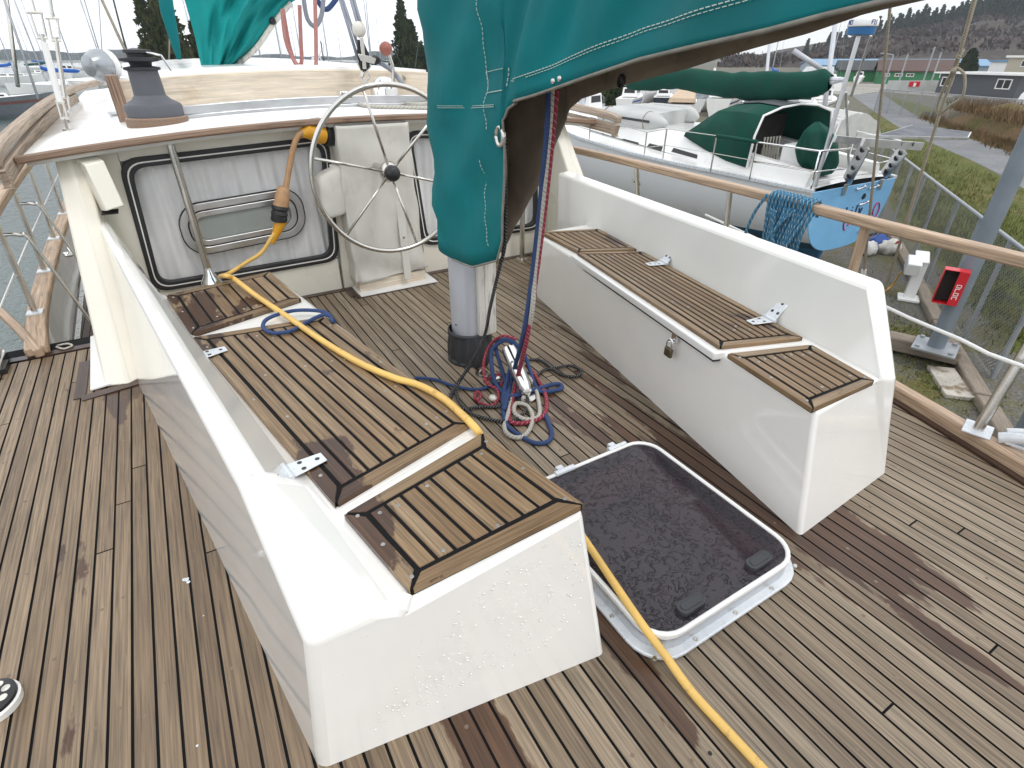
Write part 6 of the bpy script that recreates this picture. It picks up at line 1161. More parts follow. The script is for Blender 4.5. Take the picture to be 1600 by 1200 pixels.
# inflatable dinghy lashed on the cabin top
tdg = thing('inflatable_dinghy', 'grey inflatable dinghy lashed upside down on the sailboat cabin top', 'dinghy', tuple(BX(1000, 190, XB-.6))); M_hyp = mat('grey_dinghy_rubber', (.50, .51, .50), .5, var=.06, vscale=3)
def tubeb(a, b, r_2): d = b-a; return [a-d*.0, a+d*.06, a+d*.3, a+d*.78, a+d*.9, b], [r_2*.5, r_2*.9, r_2, r_2, r_2*.75, .02]
pA1, pB1 = BX(938, 178, XB-.75), BX(1043, 194, XB-.75); pA2, pB2 = BX(1010, 172, XB+.55), BX(1092, 183, XB+.55); rr_ = 17*11/850*.9
for a, b in ((pA1, pB1), (pA2, pB2)):
    P_, r_3 = tubeb(a, b, rr_); m = MB(); m.tube(cr(P_, 4), [interp([(k, q) for k, q in enumerate(r_3)], i/4) for i in range(21)], 16); m.build('side_tube', M_hyp, tdg, smooth='all')
m = MB(); m.add([pA1+V((.05, .0, rr_*.8)), pB1.lerp(pA1, .18)+V((.05, 0, rr_*.8)), pB2.lerp(pA2, .18)+V((-.05, 0, rr_*.8)), pA2+V((-.05, 0, rr_*.8))], [(0, 1, 2, 3)]); m.build('dinghy_floor', M_hyp, tdg, solid=.03)
m = MB(); q0, q1 = pB1.lerp(pA1, .16), pB2.lerp(pA2, .16); m.add([q0+V((0, 0, -rr_*.8)), q1+V((0, 0, -rr_*.8)), q1+V((0, 0, rr_*.7)), q0+V((0, 0, rr_*.7))], [(0, 1, 2, 3)]); m.build('dinghy_transom', M_hyp, tdg, solid=.04)
m = MB(); P_ = [pA1.lerp(pB1, f)+V((-rr_*1.01, -.0, .02)) for f in (.06, .3, .6, .84)]; m.sweep(P_, .012, .05); m.build('rubbing_strip', M_boot, tdg)
m = MB()
for f in (.15, .75): p = pA1.lerp(pB1, f); m.tube([p+V((-math.cos(a)*rr_*1.02, .0, math.sin(a)*rr_*1.02)) for a in [k*math.pi/8-.8 for k in range(13)]], .012, 5)
m.build('lashing', R_tan, tdg, smooth='all')
# ================================================================ other boats
def boat(name, label, pos, yaw, L_, beam, fb, hull_col, z0=ZW, deck_col=None, cabin=None, mast=0, cover=None, canopy=None, stripe=None, group=None, bottom=None, windows=True, sc=1):
    """hull along local +Y (bow), built about its own base, then turned and placed"""
    t = thing(name, label, 'sailboat' if mast else 'motorboat', (0, 0, 0), group); mh = hull_col if not isinstance(hull_col, tuple) else mat('hull_paint', hull_col, .3, var=.05, coat=.2)
    hb = lambda f: beam/2*min(1, (.80+.5*f))*(1-max(0, (f-.45)/.55)**2.2); sh = lambda f: fb*(1+.30*f*f); kd = -.35 if z0 < -2.7 else 0
    m = MB(); nu = 14
    for s in (1, -1):
        m.grid(lambda u, v: V((s*hb(u)*(.55+.45*v**.6), L_*(u-.5)+(.25*L_*.12*(v) if u > .99 else 0), lerp(kd, sh(u), v))), nu, 5)
    m.add([V((-hb(0)*(.55+.45*v**.6), -L_/2, lerp(kd, sh(0), v))) for v in (0, .5, 1)]+[V((hb(0)*(.55+.45*v**.6), -L_/2, lerp(kd, sh(0), v))) for v in (1, .5, 0)], [(0, 1, 2, 3, 4, 5)])
    m.build('hull', mh, t, smooth='all'); md = deck_col or M_gelw
    m = MB(); m.grid(lambda u, v: V((hb(u)*lerp(-.97, .97, v), L_*(u-.5), sh(u)-.03)), nu, 4); m.build('deck', md, t)
    if stripe: m = MB(); [m.grid(lambda u, v: V((s*(hb(u)*(.55+.45*(.72+.10*v)**.6)+.012), L_*(u-.5), lerp(kd, sh(u), .72+.10*v))), nu, 1) for s in (1, -1)]; m.build('hull_stripe', stripe, t)
    for (y0, y1, w_, h0, h1, col, win) in (cabin or []):
        a, b = L_*(y0-.5), L_*(y1-.5); zb = sh((y0+y1)/2)-.05; w2 = beam*w_/2; m = MB(); i_ = .12*w2
        m.add([V((-w2, a, zb)), V((w2, a, zb)), V((w2*.8, b, zb)), V((-w2*.8, b, zb)), V((-w2+i_, a+.1, zb+h0)), V((w2-i_, a+.1, zb+h0)), V((w2*.8-i_, b-.5*h1, zb+h1)), V((-w2*.8+i_, b-.5*h1, zb+h1))], [(4, 5, 6, 7), (0, 1, 5, 4), (1, 2, 6, 5), (2, 3, 7, 6), (3, 0, 4, 7)]); m.build('cabin', col, t, bevel=.05)
        if win:
            for s in (-1, 1):
                for k in range(win):
                    f0, f1 = (k+.15)/win, (k+.85)/win; P = lambda f, q: V((s*(lerp(w2, w2*.8, f)-i_*q+.012), lerp(a+.15, b-.5*h1, f), zb+lerp(h0, h1, f)*q)); m = MB(); m.add([P(f0, .45), P(f1, .45), P(f1, .82), P(f0, .82)], [(0, 1, 2, 3)]); m.build('window', M_black, t)
            m = MB(); m.add([V((-w2*.72, b-.12*h1+.03, zb+h1*.40)), V((w2*.72, b-.12*h1+.03, zb+h1*.40)), V((w2*.66, b-.40*h1+.03, zb+h1*.85)), V((-w2*.66, b-.40*h1+.03, zb+h1*.85))], [(0, 1, 2, 3)]); m.build('windscreen', M_black, t)
            m = MB(); m.add([V((-w2*.7, a+.03, zb+h0*.40)), V((w2*.7, a+.03, zb+h0*.40)), V((w2*.66, a+.07, zb+h0*.85)), V((-w2*.66, a+.07, zb+h0*.85))], [(0, 1, 2, 3)]); m.build('aft_window', M_black, t)
    if canopy:
        (y0, y1, h, col) = canopy; a, b = L_*(y0-.5), L_*(y1-.5); zb = sh(.2); w2 = beam*.40; m = MB(); m.add([V((x, y, zb+z)) for y in (a, b) for x, z in ((-w2, h*.45), (-w2*.95, h*.8), (-w2*.5, h), (w2*.5, h), (w2*.95, h*.8), (w2, h*.45))], [(k, k+1, k+7, k+6) for k in range(5)]); m.build('canopy', col, t, smooth=True, solid=.03)
        m = MB(); m.add([V((x, y, zb+z)) for y in (a, b) for x, z in ((-w2, .02), (-w2, h*.45))]+[V((x, y, zb+z)) for y in (a, b) for x, z in ((w2, .02), (w2, h*.45))], [(0, 1, 3, 2), (4, 5, 7, 6), (0, 1, 5, 4)]); m.build('clear_side', mat('clear_vinyl', (.35, .38, .42), .15, var=.3, vscale=2), t)
    if mast:
        my = L_*.08; zb = sh(.5); m = MB(); m.tube([(0, my, zb), (0, my, zb+mast)], [.09, .06], 8); m.build('mast', M_mast, t, smooth='all'); m = MB()
        for f in (.45, .72): m.tube([(-.7, my, zb+mast*f), (.7, my, zb+mast*f)], .025, 5)
        m.build('spreader', M_mast, t); m = MB()
        for e in ((0, L_*.5, sh(1)), (0, -L_*.48, sh(0)), (beam*.46, my-.3, zb), (-beam*.46, my-.3, zb)):
            top = V((0, my, zb+mast*.99)); mid = V((math.copysign(.7, e[0]) if e[0] else 0, my, zb+mast*.72)); m.tube([e, mid, top] if e[0] else [e, top], .012, 4)
        m.build('stay', M_galv, t)
        m = MB(); m.tube([(0, my, zb+1.3), (0, -L_*.33, zb+1.35)], .06, 6); m.build('boom', M_mast, t)
        if cover: m = MB(); m.tube(cr([(0, my, zb+1.9), (0, my-.5, zb+1.65), (0, -L_*.15, zb+1.5), (0, -L_*.33, zb+1.42)], 4), [.12]+[.22]*11+[.1], 8); m.build('boom_cover', cover, t, smooth='all')
    t.location = pos; t.rotation_euler = (0, 0, yaw); t.scale = (sc,)*3; return t
M_bluecv = mat('bright_blue_canvas', (.01, .10, .42), .8, var=.1); M_navycv = mat('navy_canvas', (.012, .03, .09), .8, var=.15); M_beigecv = mat('beige_tarp', (.50, .38, .27), .85, var=.15, vscale=2); M_wrap = mat('white_shrink_wrap', (.78, .79, .80), .4, var=.04)
M_darkh = mat('dark_hull', (.02, .03, .045), .3, coat=.2); M_greyh = mat('grey_hull', (.14, .16, .18), .35, coat=.2); M_offw = mat('aged_white_paint', (.55, .55, .52), .45, var=.12)
W_, Gd = M_gelw, M_galv
def at(px, py, z): return B(px, py, z)
def dz(p, z): return V((p.x, p.y, z))
# afloat, port side and beyond the wheelhouse
boat('sailboat', 'grey sailboat with a dull red hull stripe at the left edge', dz(at(-25, 185, ZW), ZW), R(-75), 11, 3.4, 1.35, M_greyh, cabin=[(.30, .70, .6, .5, .35, W_, 3)], mast=13, cover=M_offw, stripe=mat('thin_red_stripe', (.17, .07, .06), .4))
boat('motorboat', 'small white motorboat with its bow showing by the searchlight', dz(at(168, 148, ZW), ZW), R(70), 8, 2.8, 1.15, M_offw, cabin=[(.35, .75, .7, .95, .6, W_, 0)])
boat('motorboat', 'white motorboat with a bright blue canopy beyond the wheel', dz(at(668, 126, ZW), ZW), R(-62), 11, 3.6, 1.4, W_, cabin=[(.35, .82, .75, .75, .45, W_, 0)], canopy=(.12, .48, 2.6, M_bluecv), stripe=M_bluecv)
boat('motorboat', 'low white motorboat left of the blue canopied boat', dz(at(560, 119, ZW), ZW), R(60), 13, 4, 1.5, W_, cabin=[(.3, .8, .8, .9, .6, W_, 3)])
boat('motorboat', 'white motorboat beyond the hanging pink ropes', dz(at(430, 117, ZW), ZW), R(75), 10, 3.2, 1.3, W_, cabin=[(.3, .75, .8, .9, .6, W_, 3)])
for k, (px, py, yw, L_, mh, lab) in enumerate(((60, 112, 80, 9, 12, 'distant white sailboat just left of the shroud turnbuckles'), (215, 113, 70, 10, 14, 'distant white sailboat behind the deck winch'), (345, 111, 95, 10, 14, 'distant white sailboat behind the faded teal cover'), (470, 112, 85, 9, 13, 'distant white sailboat behind the pink rope loops'), (540, 112, 75, 10, 14, 'distant white sailboat behind the mainsheet block'), (600, 112, 95, 9, 13, 'distant white sailboat beyond the control lever'))):
    boat('sailboat', lab, dz(at(px, py, ZW), ZW), R(yw), L_, 3.0, 1.1, W_, cabin=[(.35, .7, .6, .45, .3, W_, 0)], mast=mh, cover=[M_bluecv, M_offw, M_green][k % 3], group='sailboats moored far across the harbour')
boat('sailboat', 'white sailboat with a furled blue sail just beyond the grey one at the left edge', dz(at(22, 134, ZW), ZW), R(-60), 10, 3.2, 1.3, W_, cabin=[(.3, .7, .6, .5, .35, W_, 3)], mast=14, cover=M_bluecv)
boat('sailboat', 'white sailboat with a green furled sail seen through the shroud turnbuckles', dz(at(74, 124, ZW), ZW), R(-80), 9, 3, 1.2, W_, cabin=[(.3, .7, .6, .5, .35, W_, 3)], mast=13, cover=M_green)
boat('motorboat', 'white cabin cruiser between the turnbuckles and the searchlight', dz(at(112, 121, ZW), ZW), R(-70), 9, 3, 1.3, W_, cabin=[(.3, .75, .75, 1.3, 1.0, W_, 3)])
for k, (px, py, yw, mh, lab) in enumerate(((92, 150, 84, 13, 'sailboat afloat whose mast rises between the shroud turnbuckles and the searchlight'), (136, 142, 60, 14, 'sailboat afloat whose mast rises just left of the searchlight'), (182, 140, 100, 13, 'sailboat afloat whose mast rises left of the deck winch'), (330, 140, 70, 14, 'sailboat afloat hidden behind the faded teal cover, its mast above it'), (425, 138, 95, 13, 'sailboat afloat whose mast rises by the hem of the faded teal cover'), (458, 142, 80, 15, 'sailboat afloat whose mast rises between the pink rope loops'), (486, 136, 62, 13, 'sailboat afloat whose mast rises just left of the fishing boat rig'), (528, 140, 90, 14, 'sailboat afloat whose mast rises right of the fishing boat rig'), (592, 138, 75, 14, 'sailboat afloat whose mast rises left of the control lever'), (690, 140, 100, 14, 'sailboat afloat whose mast stands at the edge of the teal mast cover'))):
    boat('sailboat', lab, dz(at(px, py, ZW), ZW), R(yw), 9.5, 3.0, 1.2, W_, cabin=[(.35, .7, .6, .5, .3, W_, 0)], mast=mh, cover=[M_bluecv, M_offw, M_green][k % 3], group='sailboats afloat beyond the wheelhouse roof')
# fishing boat rig
p = dz(at(508, 110, ZW), ZW); tf = boat('fishing_boat', 'fishing boat with tall dark rigging above the wooden beam', p, R(80), 15, 4.6, 1.8, M_darkh, cabin=[(.55, .8, .7, 2.0, 1.9, W_, 2)]); tf['category'] = 'fishing boat'
m = MB(); 
for x in (-.9, .9): m.tube([(x, 0, 1.5), (x*.6, 0, 8.5)], .12, 6); m.tube([(x, 0, 1.6), (x*4, -.5, 8)], .07, 5); m.tube([(x, 0, 6), (x*3, 3, 2)], .04, 5)
for z in (3, 4.5, 6, 7.5, 8.4): m.tube([(-1.3, 0, z), (1.3, 0, z)], .07, 5)
for k in range(9): m.box((rnd.uniform(-1, 1), 0, rnd.uniform(3, 8.5)), (.35, .2, .3))
o = m.build('rigging', M_boot); o.parent = tf
# ashore, beyond the light blue sailboat
def ash(px, py): return dz(at(px, py, ZG), ZG)
boat('motorboat', 'white dark bottomed boat with a blue striped cabin behind the roof rail end', ash(895, 222), R(25), 8.5, 3.0, 2.2, W_, sc=0.7, z0=ZG, cabin=[(.3, .7, .7, .9, .7, W_, 2)], stripe=M_darkh)
boat('motorboat', 'beige tarpaulin covered boat behind the inflatable dinghy', ash(1062, 200), R(-50), 7, 2.6, 2.3, W_, sc=0.62, z0=ZG, cabin=[(.1, .95, .98, .35, .8, M_beigecv, 0)])
boat('motor_yacht', 'long white motor yacht with a row of dark windows behind the dinghy', ash(1130, 178), R(-58), 15, 4.6, 2.6, W_, sc=0.46, z0=ZG, cabin=[(.12, .75, .8, 1.9, 1.5, W_, 6), (.25, .55, .6, 2.9, 2.7, W_, 0)], stripe=M_navycv)
boat('motorboat', 'motorboat with a navy canopy and pale clear screens behind the green dodger', ash(1185, 210), R(-40), 8.5, 3.1, 1.8, W_, sc=0.78, z0=ZG, canopy=(.10, .62, 1.75, M_navycv), cabin=[(.5, .9, .7, .7, .4, W_, 0)], stripe=M_navycv)
boat('motorboat', 'boat shrouded in white shrink wrap beyond the dark green sail cover', ash(1262, 150), R(-50), 9, 3.0, 1.3, W_, z0=ZG, cabin=[(.02, .97, .97, 1.5, .6, M_wrap, 0)])
boat('motorboat', 'white motorboat with a flybridge between the dodger and the radar pole', ash(1248, 190), R(-60), 9, 3.2, 2.0, M_offw, sc=0.55, z0=ZG, cabin=[(.2, .7, .8, 1.2, .9, W_, 3)])
boat('motorboat', 'small white motorboat on a trailer by the green buildings', ash(1340, 130), R(-65), 4.2, 1.5, .85, W_, z0=ZG, cabin=[(.35, .7, .7, .75, .65, W_, 2)])
for k, (px, py, mh, lab) in enumerate(((1010, 165, 13, 'hauled out sailboat furthest left among the masts ashore'), (1060, 155, 14, 'hauled out sailboat behind the beige tarpaulin'), (1110, 150, 13, 'hauled out sailboat behind the long motor yacht'), (1200, 148, 15, 'hauled out sailboat whose mast rises left of the white shrink wrap'), (1290, 140, 14, 'hauled out sailboat whose mast rises by the radar pole'))):
    boat('sailboat', lab, ash(px, py), R(-60+7*k), 10, 3.1, 2.3, W_, sc=.6, z0=ZG, cabin=[(.35, .7, .6, .5, .3, W_, 0)], mast=mh, cover=[M_bluecv, M_green, M_offw][k % 3], group='sailboats standing ashore')
for k, (px, py, yw, sc_, hc_, cab, cano, st_, lab) in enumerate((
    (922, 196, -35, .6, M_offw, [(.35, .75, .7, .9, .5, W_, 2)], (.1, .4, 1.5, M_greyh), None, 'small white boat with a grey canopy left of the inflatable dinghy'),
    (985, 172, -55, .6, W_, [(.3, .75, .7, 1.1, .8, W_, 3)], None, M_bluecv, 'white boat with a blue stripe above the inflatable dinghy'),
    (1035, 168, -50, .55, M_darkh, [(.3, .8, .7, .9, .6, W_, 2)], None, None, 'dark hulled boat with a white cabin above the dinghy transom'),
    (1098, 172, -62, .6, W_, [(.25, .7, .75, 1.3, 1.0, W_, 4)], (.05, .28, 1.9, M_bluecv), None, 'white cruiser with a small blue awning under the green boom cover'),
    (1150, 166, -45, .5, M_offw, [(.3, .75, .7, 1.0, .7, W_, 2)], None, M_greyh, 'aged white boat with a grey stripe under the green boom cover'),
    (1215, 172, -58, .55, W_, [(.3, .8, .7, .7, .5, W_, 0)], (.1, .45, 1.6, M_bluecv), None, 'white boat under a bright blue cover beside the green dodger'),
    (1282, 178, -65, .6, W_, [(.35, .7, .7, 1.2, .9, W_, 3)], None, M_darkh, 'white boat with a black stripe between the dodger and the radar pole'))):
    boat('motorboat', lab, ash(px, py), R(yw), 8, 2.9, 1.6, hc_, z0=ZG, cabin=cab, canopy=cano, stripe=st_, sc=sc_)
# lapstrake dinghy standing on its stern side
tld = thing('lapstrake_dinghy', 'upturned white lapstrake dinghy behind the green wheel cover', 'dinghy', tuple(ash(1318, 215))); ctr = BD(1326, 186, 14.0); m = MB()
rgt, fwd_ = V((.86, -.5, 0)), V((.5, .86, 0))
def lap(u, v):
    s = 1-2*v; x = s; prof = (1-abs(s)**2.2); st_ = .035*((abs(s)*8) % 1); wdt = lerp(.72, .35, u**1.6); return ctr+rgt*(x*wdt+.05)+V((0, 0, lerp(-.62, .0, prof**.8)+.15+st_))+fwd_*(u*2.6-.4)
m.grid(lap, 14, 64); m.build('planked_hull', M_offw, tld); m = MB(); m.add([lap(0, v/20) for v in range(21)], [tuple(range(21))]); m.build('dinghy_transom', M_offw, tld)
# loose masts and posts standing in the yard
for k, (px0, py0, px1, py1, dpt, lab) in enumerate(((1193, 108, 1203, 62, 40, 'bare white mast left of the white shrink wrap'), (1288, 110, 1305, 38, 26, 'white angled spar rising beside the shrink wrapped boat'), (1284, 108, 1240, 79, 26, 'grey boom sticking out left above the dark green sail cover'))):
    m = MB(); m.tube([BD(px0, py0+ (60 if k < 2 else 0), dpt), BD(px1, py1, dpt)], .11, 8); tag(m.build('spar', M_mast, smooth='all'), lab, 'spar')
# yard lamp posts and thin masts before the green building
for px, py0, py1, lab in ((1384, 128, 86, 'street lamp before the long green building'), (1407, 118, 84, 'thin leaning mast before the brown roof'), (1449, 98, 73, 'pale leaning mast above the brown roof, further left'), (1459, 98, 82, 'pale leaning mast above the brown roof, further right')):
    a = at(px, 138, ZG); dpt = (a-EYE).dot(_f); b = BD(px+12, py1, dpt); a = V((b.x, b.y, ZG)); m = MB(); m.tube([a, b], .10, 6)
    if 'lamp' in lab: m.tube([b, b+V((-1.2, .6, .2))], .07, 6); m.box(b+V((-1.4, .7, .2)), (.7, .3, .15))
    tag(m.build('street_lamp' if 'lamp' in lab else 'spar', M_galv, smooth=True), lab, 'street lamp' if 'lamp' in lab else 'spar')
# ================================================================ buildings
def bldg(name, label, pa, pb, h, depth, roof_h, wall, roof, wins=(), z0=ZG, over=.35, flat=False, cat='building'):
    a, b = V((pa.x, pa.y, z0)), V((pb.x, pb.y, z0)); e = (b-a).normalized(); n = V((-e.y, e.x, 0)); n = n if n.dot(a-EYE) > 0 else -n; L_ = (b-a).length
    t = thing(name, label, cat, tuple(a)); m = MB(); z = V((0, 0, h))
    if flat: m.prism([a, b, b+n*depth, a+n*depth], z)
    else:
        rz = V((0, 0, h+roof_h)); q = [a, b, b+n*depth, a+n*depth]; m.add(q+[p+z for p in q]+[a+n*depth/2+rz, b+n*depth/2+rz], [(0, 1, 5, 4), (1, 2, 6, 9, 5), (2, 3, 7, 6), (3, 0, 4, 8, 7)])
    m.build('wall', wall, t); m = MB()
    if flat: m.prism([a-e*over-n*over+z, b+e*over-n*over+z, b+e*over+n*(depth+over)+z, a-e*over+n*(depth+over)+z], (0, 0, roof_h))
    else:
        for s0, s1 in ((a-n*over, a+n*depth/2), (a+n*(depth+over), a+n*depth/2)):
            lo = h-over*roof_h/(depth/2); p = [s0-e*over+V((0, 0, lo)), s0+e*(L_+over)+V((0, 0, lo)), s1+e*(L_+over)+V((0, 0, h+roof_h)), s1-e*over+V((0, 0, h+roof_h))]; m.prism(p, (0, 0, .18))
    m.build('roof', roof, t)
    for (f, w2, zb, hh) in wins:
        c = a+e*L_*f-n*.03+V((0, 0, zb)); m = MB(); Mx = Matrix((e, n, V((0, 0, 1)))).transposed()
        for sx, sz, ww, wh in ((0, hh/2, w2+.16, .10), (0, -hh/2, w2+.16, .10), (w2/2+.03, 0, .10, hh), (-w2/2-.03, 0, .10, hh), (0, 0, .07, hh)): m.box(c+e*sx+V((0, 0, sz)), (ww, .08, wh), Mx)
        o = m.build('window', M_gelw, t); m = MB(); m.box(c+n*.02, (w2, .03, hh), Mx); m.build('pane', M_black, o)
    return t
M_gbl = mat('green_siding', (.035, .19, .07), .6, var=.1, vscale=.5); M_brf = mat('brown_shingle', (.085, .05, .04), .8, var=.15); M_hut = mat('dark_grey_siding', (.075, .08, .09), .6, var=.06); M_blr = mat('pale_blue_roof', (.12, .26, .42), .5, var=.08); M_beige = mat('beige_wall', (.42, .38, .30), .7, var=.06); M_drf = mat('dark_roof', (.035, .04, .04), .8)
def bz(px, pyb, pyt):      # ground point and height from pixel rows
    p = at(px, pyb, ZG); zs_ = [ZG+.05*k for k in range(1, 400)]
    dpt = (p-EYE).dot(_f); return p, BD(px, pyt, dpt).z-ZG
p0, h0 = bz(1460, 147, 117); p1, h1 = bz(1588, 158, 120)
bldg('grey_hut', 'dark grey hut with two white framed windows and a white roof edge', at(1460, 146, ZG), at(1583, 154, ZG), 2.05, 6, .16, M_hut, M_gelw, [(.12, 1.3, 1.25, .85), (.83, 1.4, 1.25, .85)], flat=True, over=.5, cat='hut')
bldg('green_building', 'long green building with small windows and a brown roof', at(1368, 131, ZG), at(1480, 133, ZG), 1.75, 9, 1.35, M_gbl, M_brf, [(.11, .9, 1.25, .35), (.29, .9, 1.25, .35), (.45, .9, 1.25, .35), (.92, 1.1, 1.2, .4)])
bldg('green_building', 'green gabled building with a dark roof left of the long green one', at(1305, 127, ZG), at(1368, 128, ZG), 1.6, 12, 1.3, M_gbl, M_drf)
bldg('blue_roofed_shed', 'very long shed with a pale blue roof at the foot of the hill', at(1270, 113, ZG), at(1560, 115, ZG), 1.5, 22, 1.3, mat('pale_blue_wall', (.30, .36, .42), .6), M_blr, cat='shed')
bldg('white_shed', 'white shed with a blue roof near the right edge under the hill', at(1541, 116, ZG), at(1575, 117, ZG), 2.5, 8, .35, M_gelw, M_blr, flat=True, cat='shed')
bldg('beige_building', 'beige flat roofed building at the right edge behind the grey hut', at(1562, 128, ZG), at(1680, 134, ZG), 3.5, 10, .3, M_beige, M_gelw, [(.3, 2.4, 2.7, .8)], flat=True)
c = at(1622, 166, ZG); m = MB(); m.lathe([(1.7, 0), (1.5, .9), (.8, 1.9), (.2, 2.3)], c, n=20); tag(m.build('covered_boat', M_wrap, smooth=True), 'tall white wrapped boat at the right edge beside the grey hut', 'covered boat')
c = at(1424, 143, ZG); tsg = thing('banner_screen', 'pale screened fence panel with a red and white sign before the green building', 'sign', tuple(c)); e_ = V((.86, -.51, 0)); m = MB(); m.box(c+V((0, 0, .6)), (6.5, .08, 1.2), -.53); m.build('pale_screen', mat('pale_screen_cloth', (.42, .43, .42), .8, var=.15, vscale=1), tsg); m = MB(); m.box(c+V((0, -.08, .8)), (1.3, .06, .55), -.53); o = m.build('red_sign', M_red, tsg); m = MB(); m.box(c+V((-.1, -.15, .75)), (.3, .05, .4), -.53); m.build('white_mark', M_gelw, o)
# ================================================================ hill, far shore, trees
D0, D1 = 150.0, 330.0
RID = [(1130, 100), (1200, 97), (1250, 90), (1300, 78), (1340, 66), (1380, 52), (1430, 42), (1480, 34), (1540, 24), (1600, 22), (1700, 10), (1900, -30), (2300, -60), (3000, -40)]
def hillp(u, v):
    px = lerp(1130, 3000, u**1.4); top = BD(px, interp(RID, px), D1); base = BD(px, 100, D0+20); p = V((lerp(base.x, top.x, v), lerp(base.y, top.y, v), lerp(ZG-1, max(top.z, ZG), v**.85))); return p+V((0, 0, (2.2*math.sin(p.x*.08)*math.sin(p.y*.06+2)+rnd.uniform(-.7, .7))*min(1, 3*v)*(1 if v < .97 else .3)))
G_hill = ground_mat('wooded_hillside', [(.050, .040, .033), (.068, .056, .042)], .04, .35, (.4, .6), .9)
m = MB(); m.grid(hillp, 150, 26); m.grid(lambda u, v: hillp(u, 1)+V((.3*v*120, v*120, -12*v)), 150, 1); tag(m.build('hill', G_hill, smooth='all'), 'brown wooded hillside rising at the right', 'hill', kind='structure')
# bare shrubs and trees on the slope: one mass
M_brush = ground_mat('bare_brush', [(.075, .052, .042), (.045, .038, .028)], .06, .8, (.4, .6), .2); m = MB()
for _ in range(2600):
    u, v = rnd.random()**1.1*.62, rnd.uniform(.10, 1)**.8; p = hillp(u, v); h = rnd.uniform(1.6, 4.2); r_2 = h*.45
    for k in range(5):
        a = rnd.random()*6.28; q = p+V((math.cos(a)*r_2*rnd.random(), math.sin(a)*r_2*rnd.random(), h*rnd.uniform(.1, .6))); d = V((rnd.uniform(-1, 1), rnd.uniform(-1, 1), rnd.uniform(.2, 1.2))).normalized()*h*.5; s = d.orthogonal().normalized()*h*.22; m.add([q-s, q+s, q+d+s*.4, q+d-s*.5], [(0, 1, 2, 3)])
tag(m.build('hillside_brush', M_brush), 'bare brown brush and trees covering the hillside', 'brush', kind='stuff')
M_leaf = ground_mat('conifer_foliage', [(.022, .038, .014), (.045, .055, .020)], .5, 2.5, (.4, .6), .2); M_fol2 = ground_mat('cedar_foliage', [(.030, .045, .014), (.060, .065, .024)], .4, 2.5, (.4, .6), .2); M_bark = mat('bark', (.07, .05, .035), .9, var=.3, vscale=3)
def conifer(name, label, base, h, rad, n, mt, droop=.5, seed=1, group=None, cl=.6, tip=.0):
    r2 = random.Random(seed); t = thing(name, label, 'tree', tuple(base), group); base = V(base); m = MB(); m.tube([base, base+V((0, 0, h*.5)), base+V((0, 0, h))], [h*.018, h*.011, .02], 6); m.build('trunk', M_bark, t, smooth='all'); m = MB()
    for i in range(n):
        f = r2.random()**.85; z = h*lerp(.04, .99, f); L_ = rad*(1-f)**.8*r2.uniform(.55, 1.15)+.12; a = r2.random()*6.283; d = V((math.cos(a), math.sin(a), 0)); st = base+V((0, 0, z)); k2 = max(2, int(L_/cl*1.5))
        for k in range(k2):
            g = (k+.6)/k2; q = st+d*L_*g+V((0, 0, -droop*L_*g*g+.12*L_*g)); w2 = cl*r2.uniform(.5, 1.1); hang = V((r2.uniform(-.3, .3), r2.uniform(-.3, .3), -1)).normalized()*w2*1.3; s = V((-d.y, d.x, 0))*w2*.35+d*r2.uniform(-.2, .2)*w2
            m.add([q-s, q+s, q+hang+s*.3, q+hang*1.15-s*.2], [(0, 1, 2, 3)]); m.add([q-d*w2*.4, q+d*w2*.6+V((0, 0, -.15*w2)), q+hang*.8], [(0, 1, 2)])
    m.build('crown', mt, t); return t
def tree_px(name, label, px, py_top, D_, rad, n, mt, **kw):
    top = BD(px, py_top, D_); g = V((top.x, top.y, ZW+.4)); return conifer(name, label, g, top.z-g.z, rad, n, mt, **kw)
def topz(px, py, D_): return BD(px, py, D_)
for px, pt_, D_, rad, n, lab, sd_, dr in ((233, -50, 62, 4.2, 520, 'drooping dark cedar behind the deck winch, its tip cut by the top edge', 3, .9), (212, -20, 63, 3.0, 260, 'slimmer drooping cedar just left of the big cedar', 5, 1.0), (300, 14, 66, 3.6, 300, 'cedar half hidden behind the faded teal cover', 8, .9)):
    tree_px('cedar_tree', lab, px, pt_, D_, rad, n, M_fol2, droop=dr, seed=sd_, cl=.75)
for px, pt_, D_, rad, n, lab, sd_ in ((624, -8, 85, 3.3, 420, 'tallest spire shaped conifer beyond the steering wheel', 11), (641, 28, 88, 2.8, 300, 'shorter conifer right of the tallest one', 12), (658, 62, 90, 1.5, 110, 'small thin conifer behind the blue canopy', 13), (676, 78, 90, 2.2, 130, 'low bushy conifer at the edge of the teal cover', 14)):
    tree_px('conifer_tree', lab, px, pt_, D_, rad, n, M_leaf, droop=.55, seed=sd_, cl=.7)
top = BD(1523, 74, 95); conifer('conifer_tree', 'lone dark conifer behind the grey hut roof', V((top.x, top.y, ZG)), top.z-ZG, 2.6, 420, M_leaf, seed=21, cl=.9)
top = BD(955, 128, 48); conifer('evergreen_bush', 'dark evergreen behind the bare masts by the dinghy', V((top.x, top.y, ZG)), top.z-ZG, 2.2, 220, M_leaf, seed=22, cl=.6)
top = BD(972, 132, 50); conifer('evergreen_bush', 'second dark evergreen right of the first by the dinghy', V((top.x, top.y, ZG)), top.z-ZG, 2.0, 200, M_leaf, seed=23, cl=.6)
proto = conifer('ridge_conifer', 'dark conifer on the skyline ridge of the hill', V((0, 0, 0)), 10, 2.3, 110, M_leaf, seed=31, cl=1.3, group='conifers along the ridge'); first = True
r3 = random.Random(5)
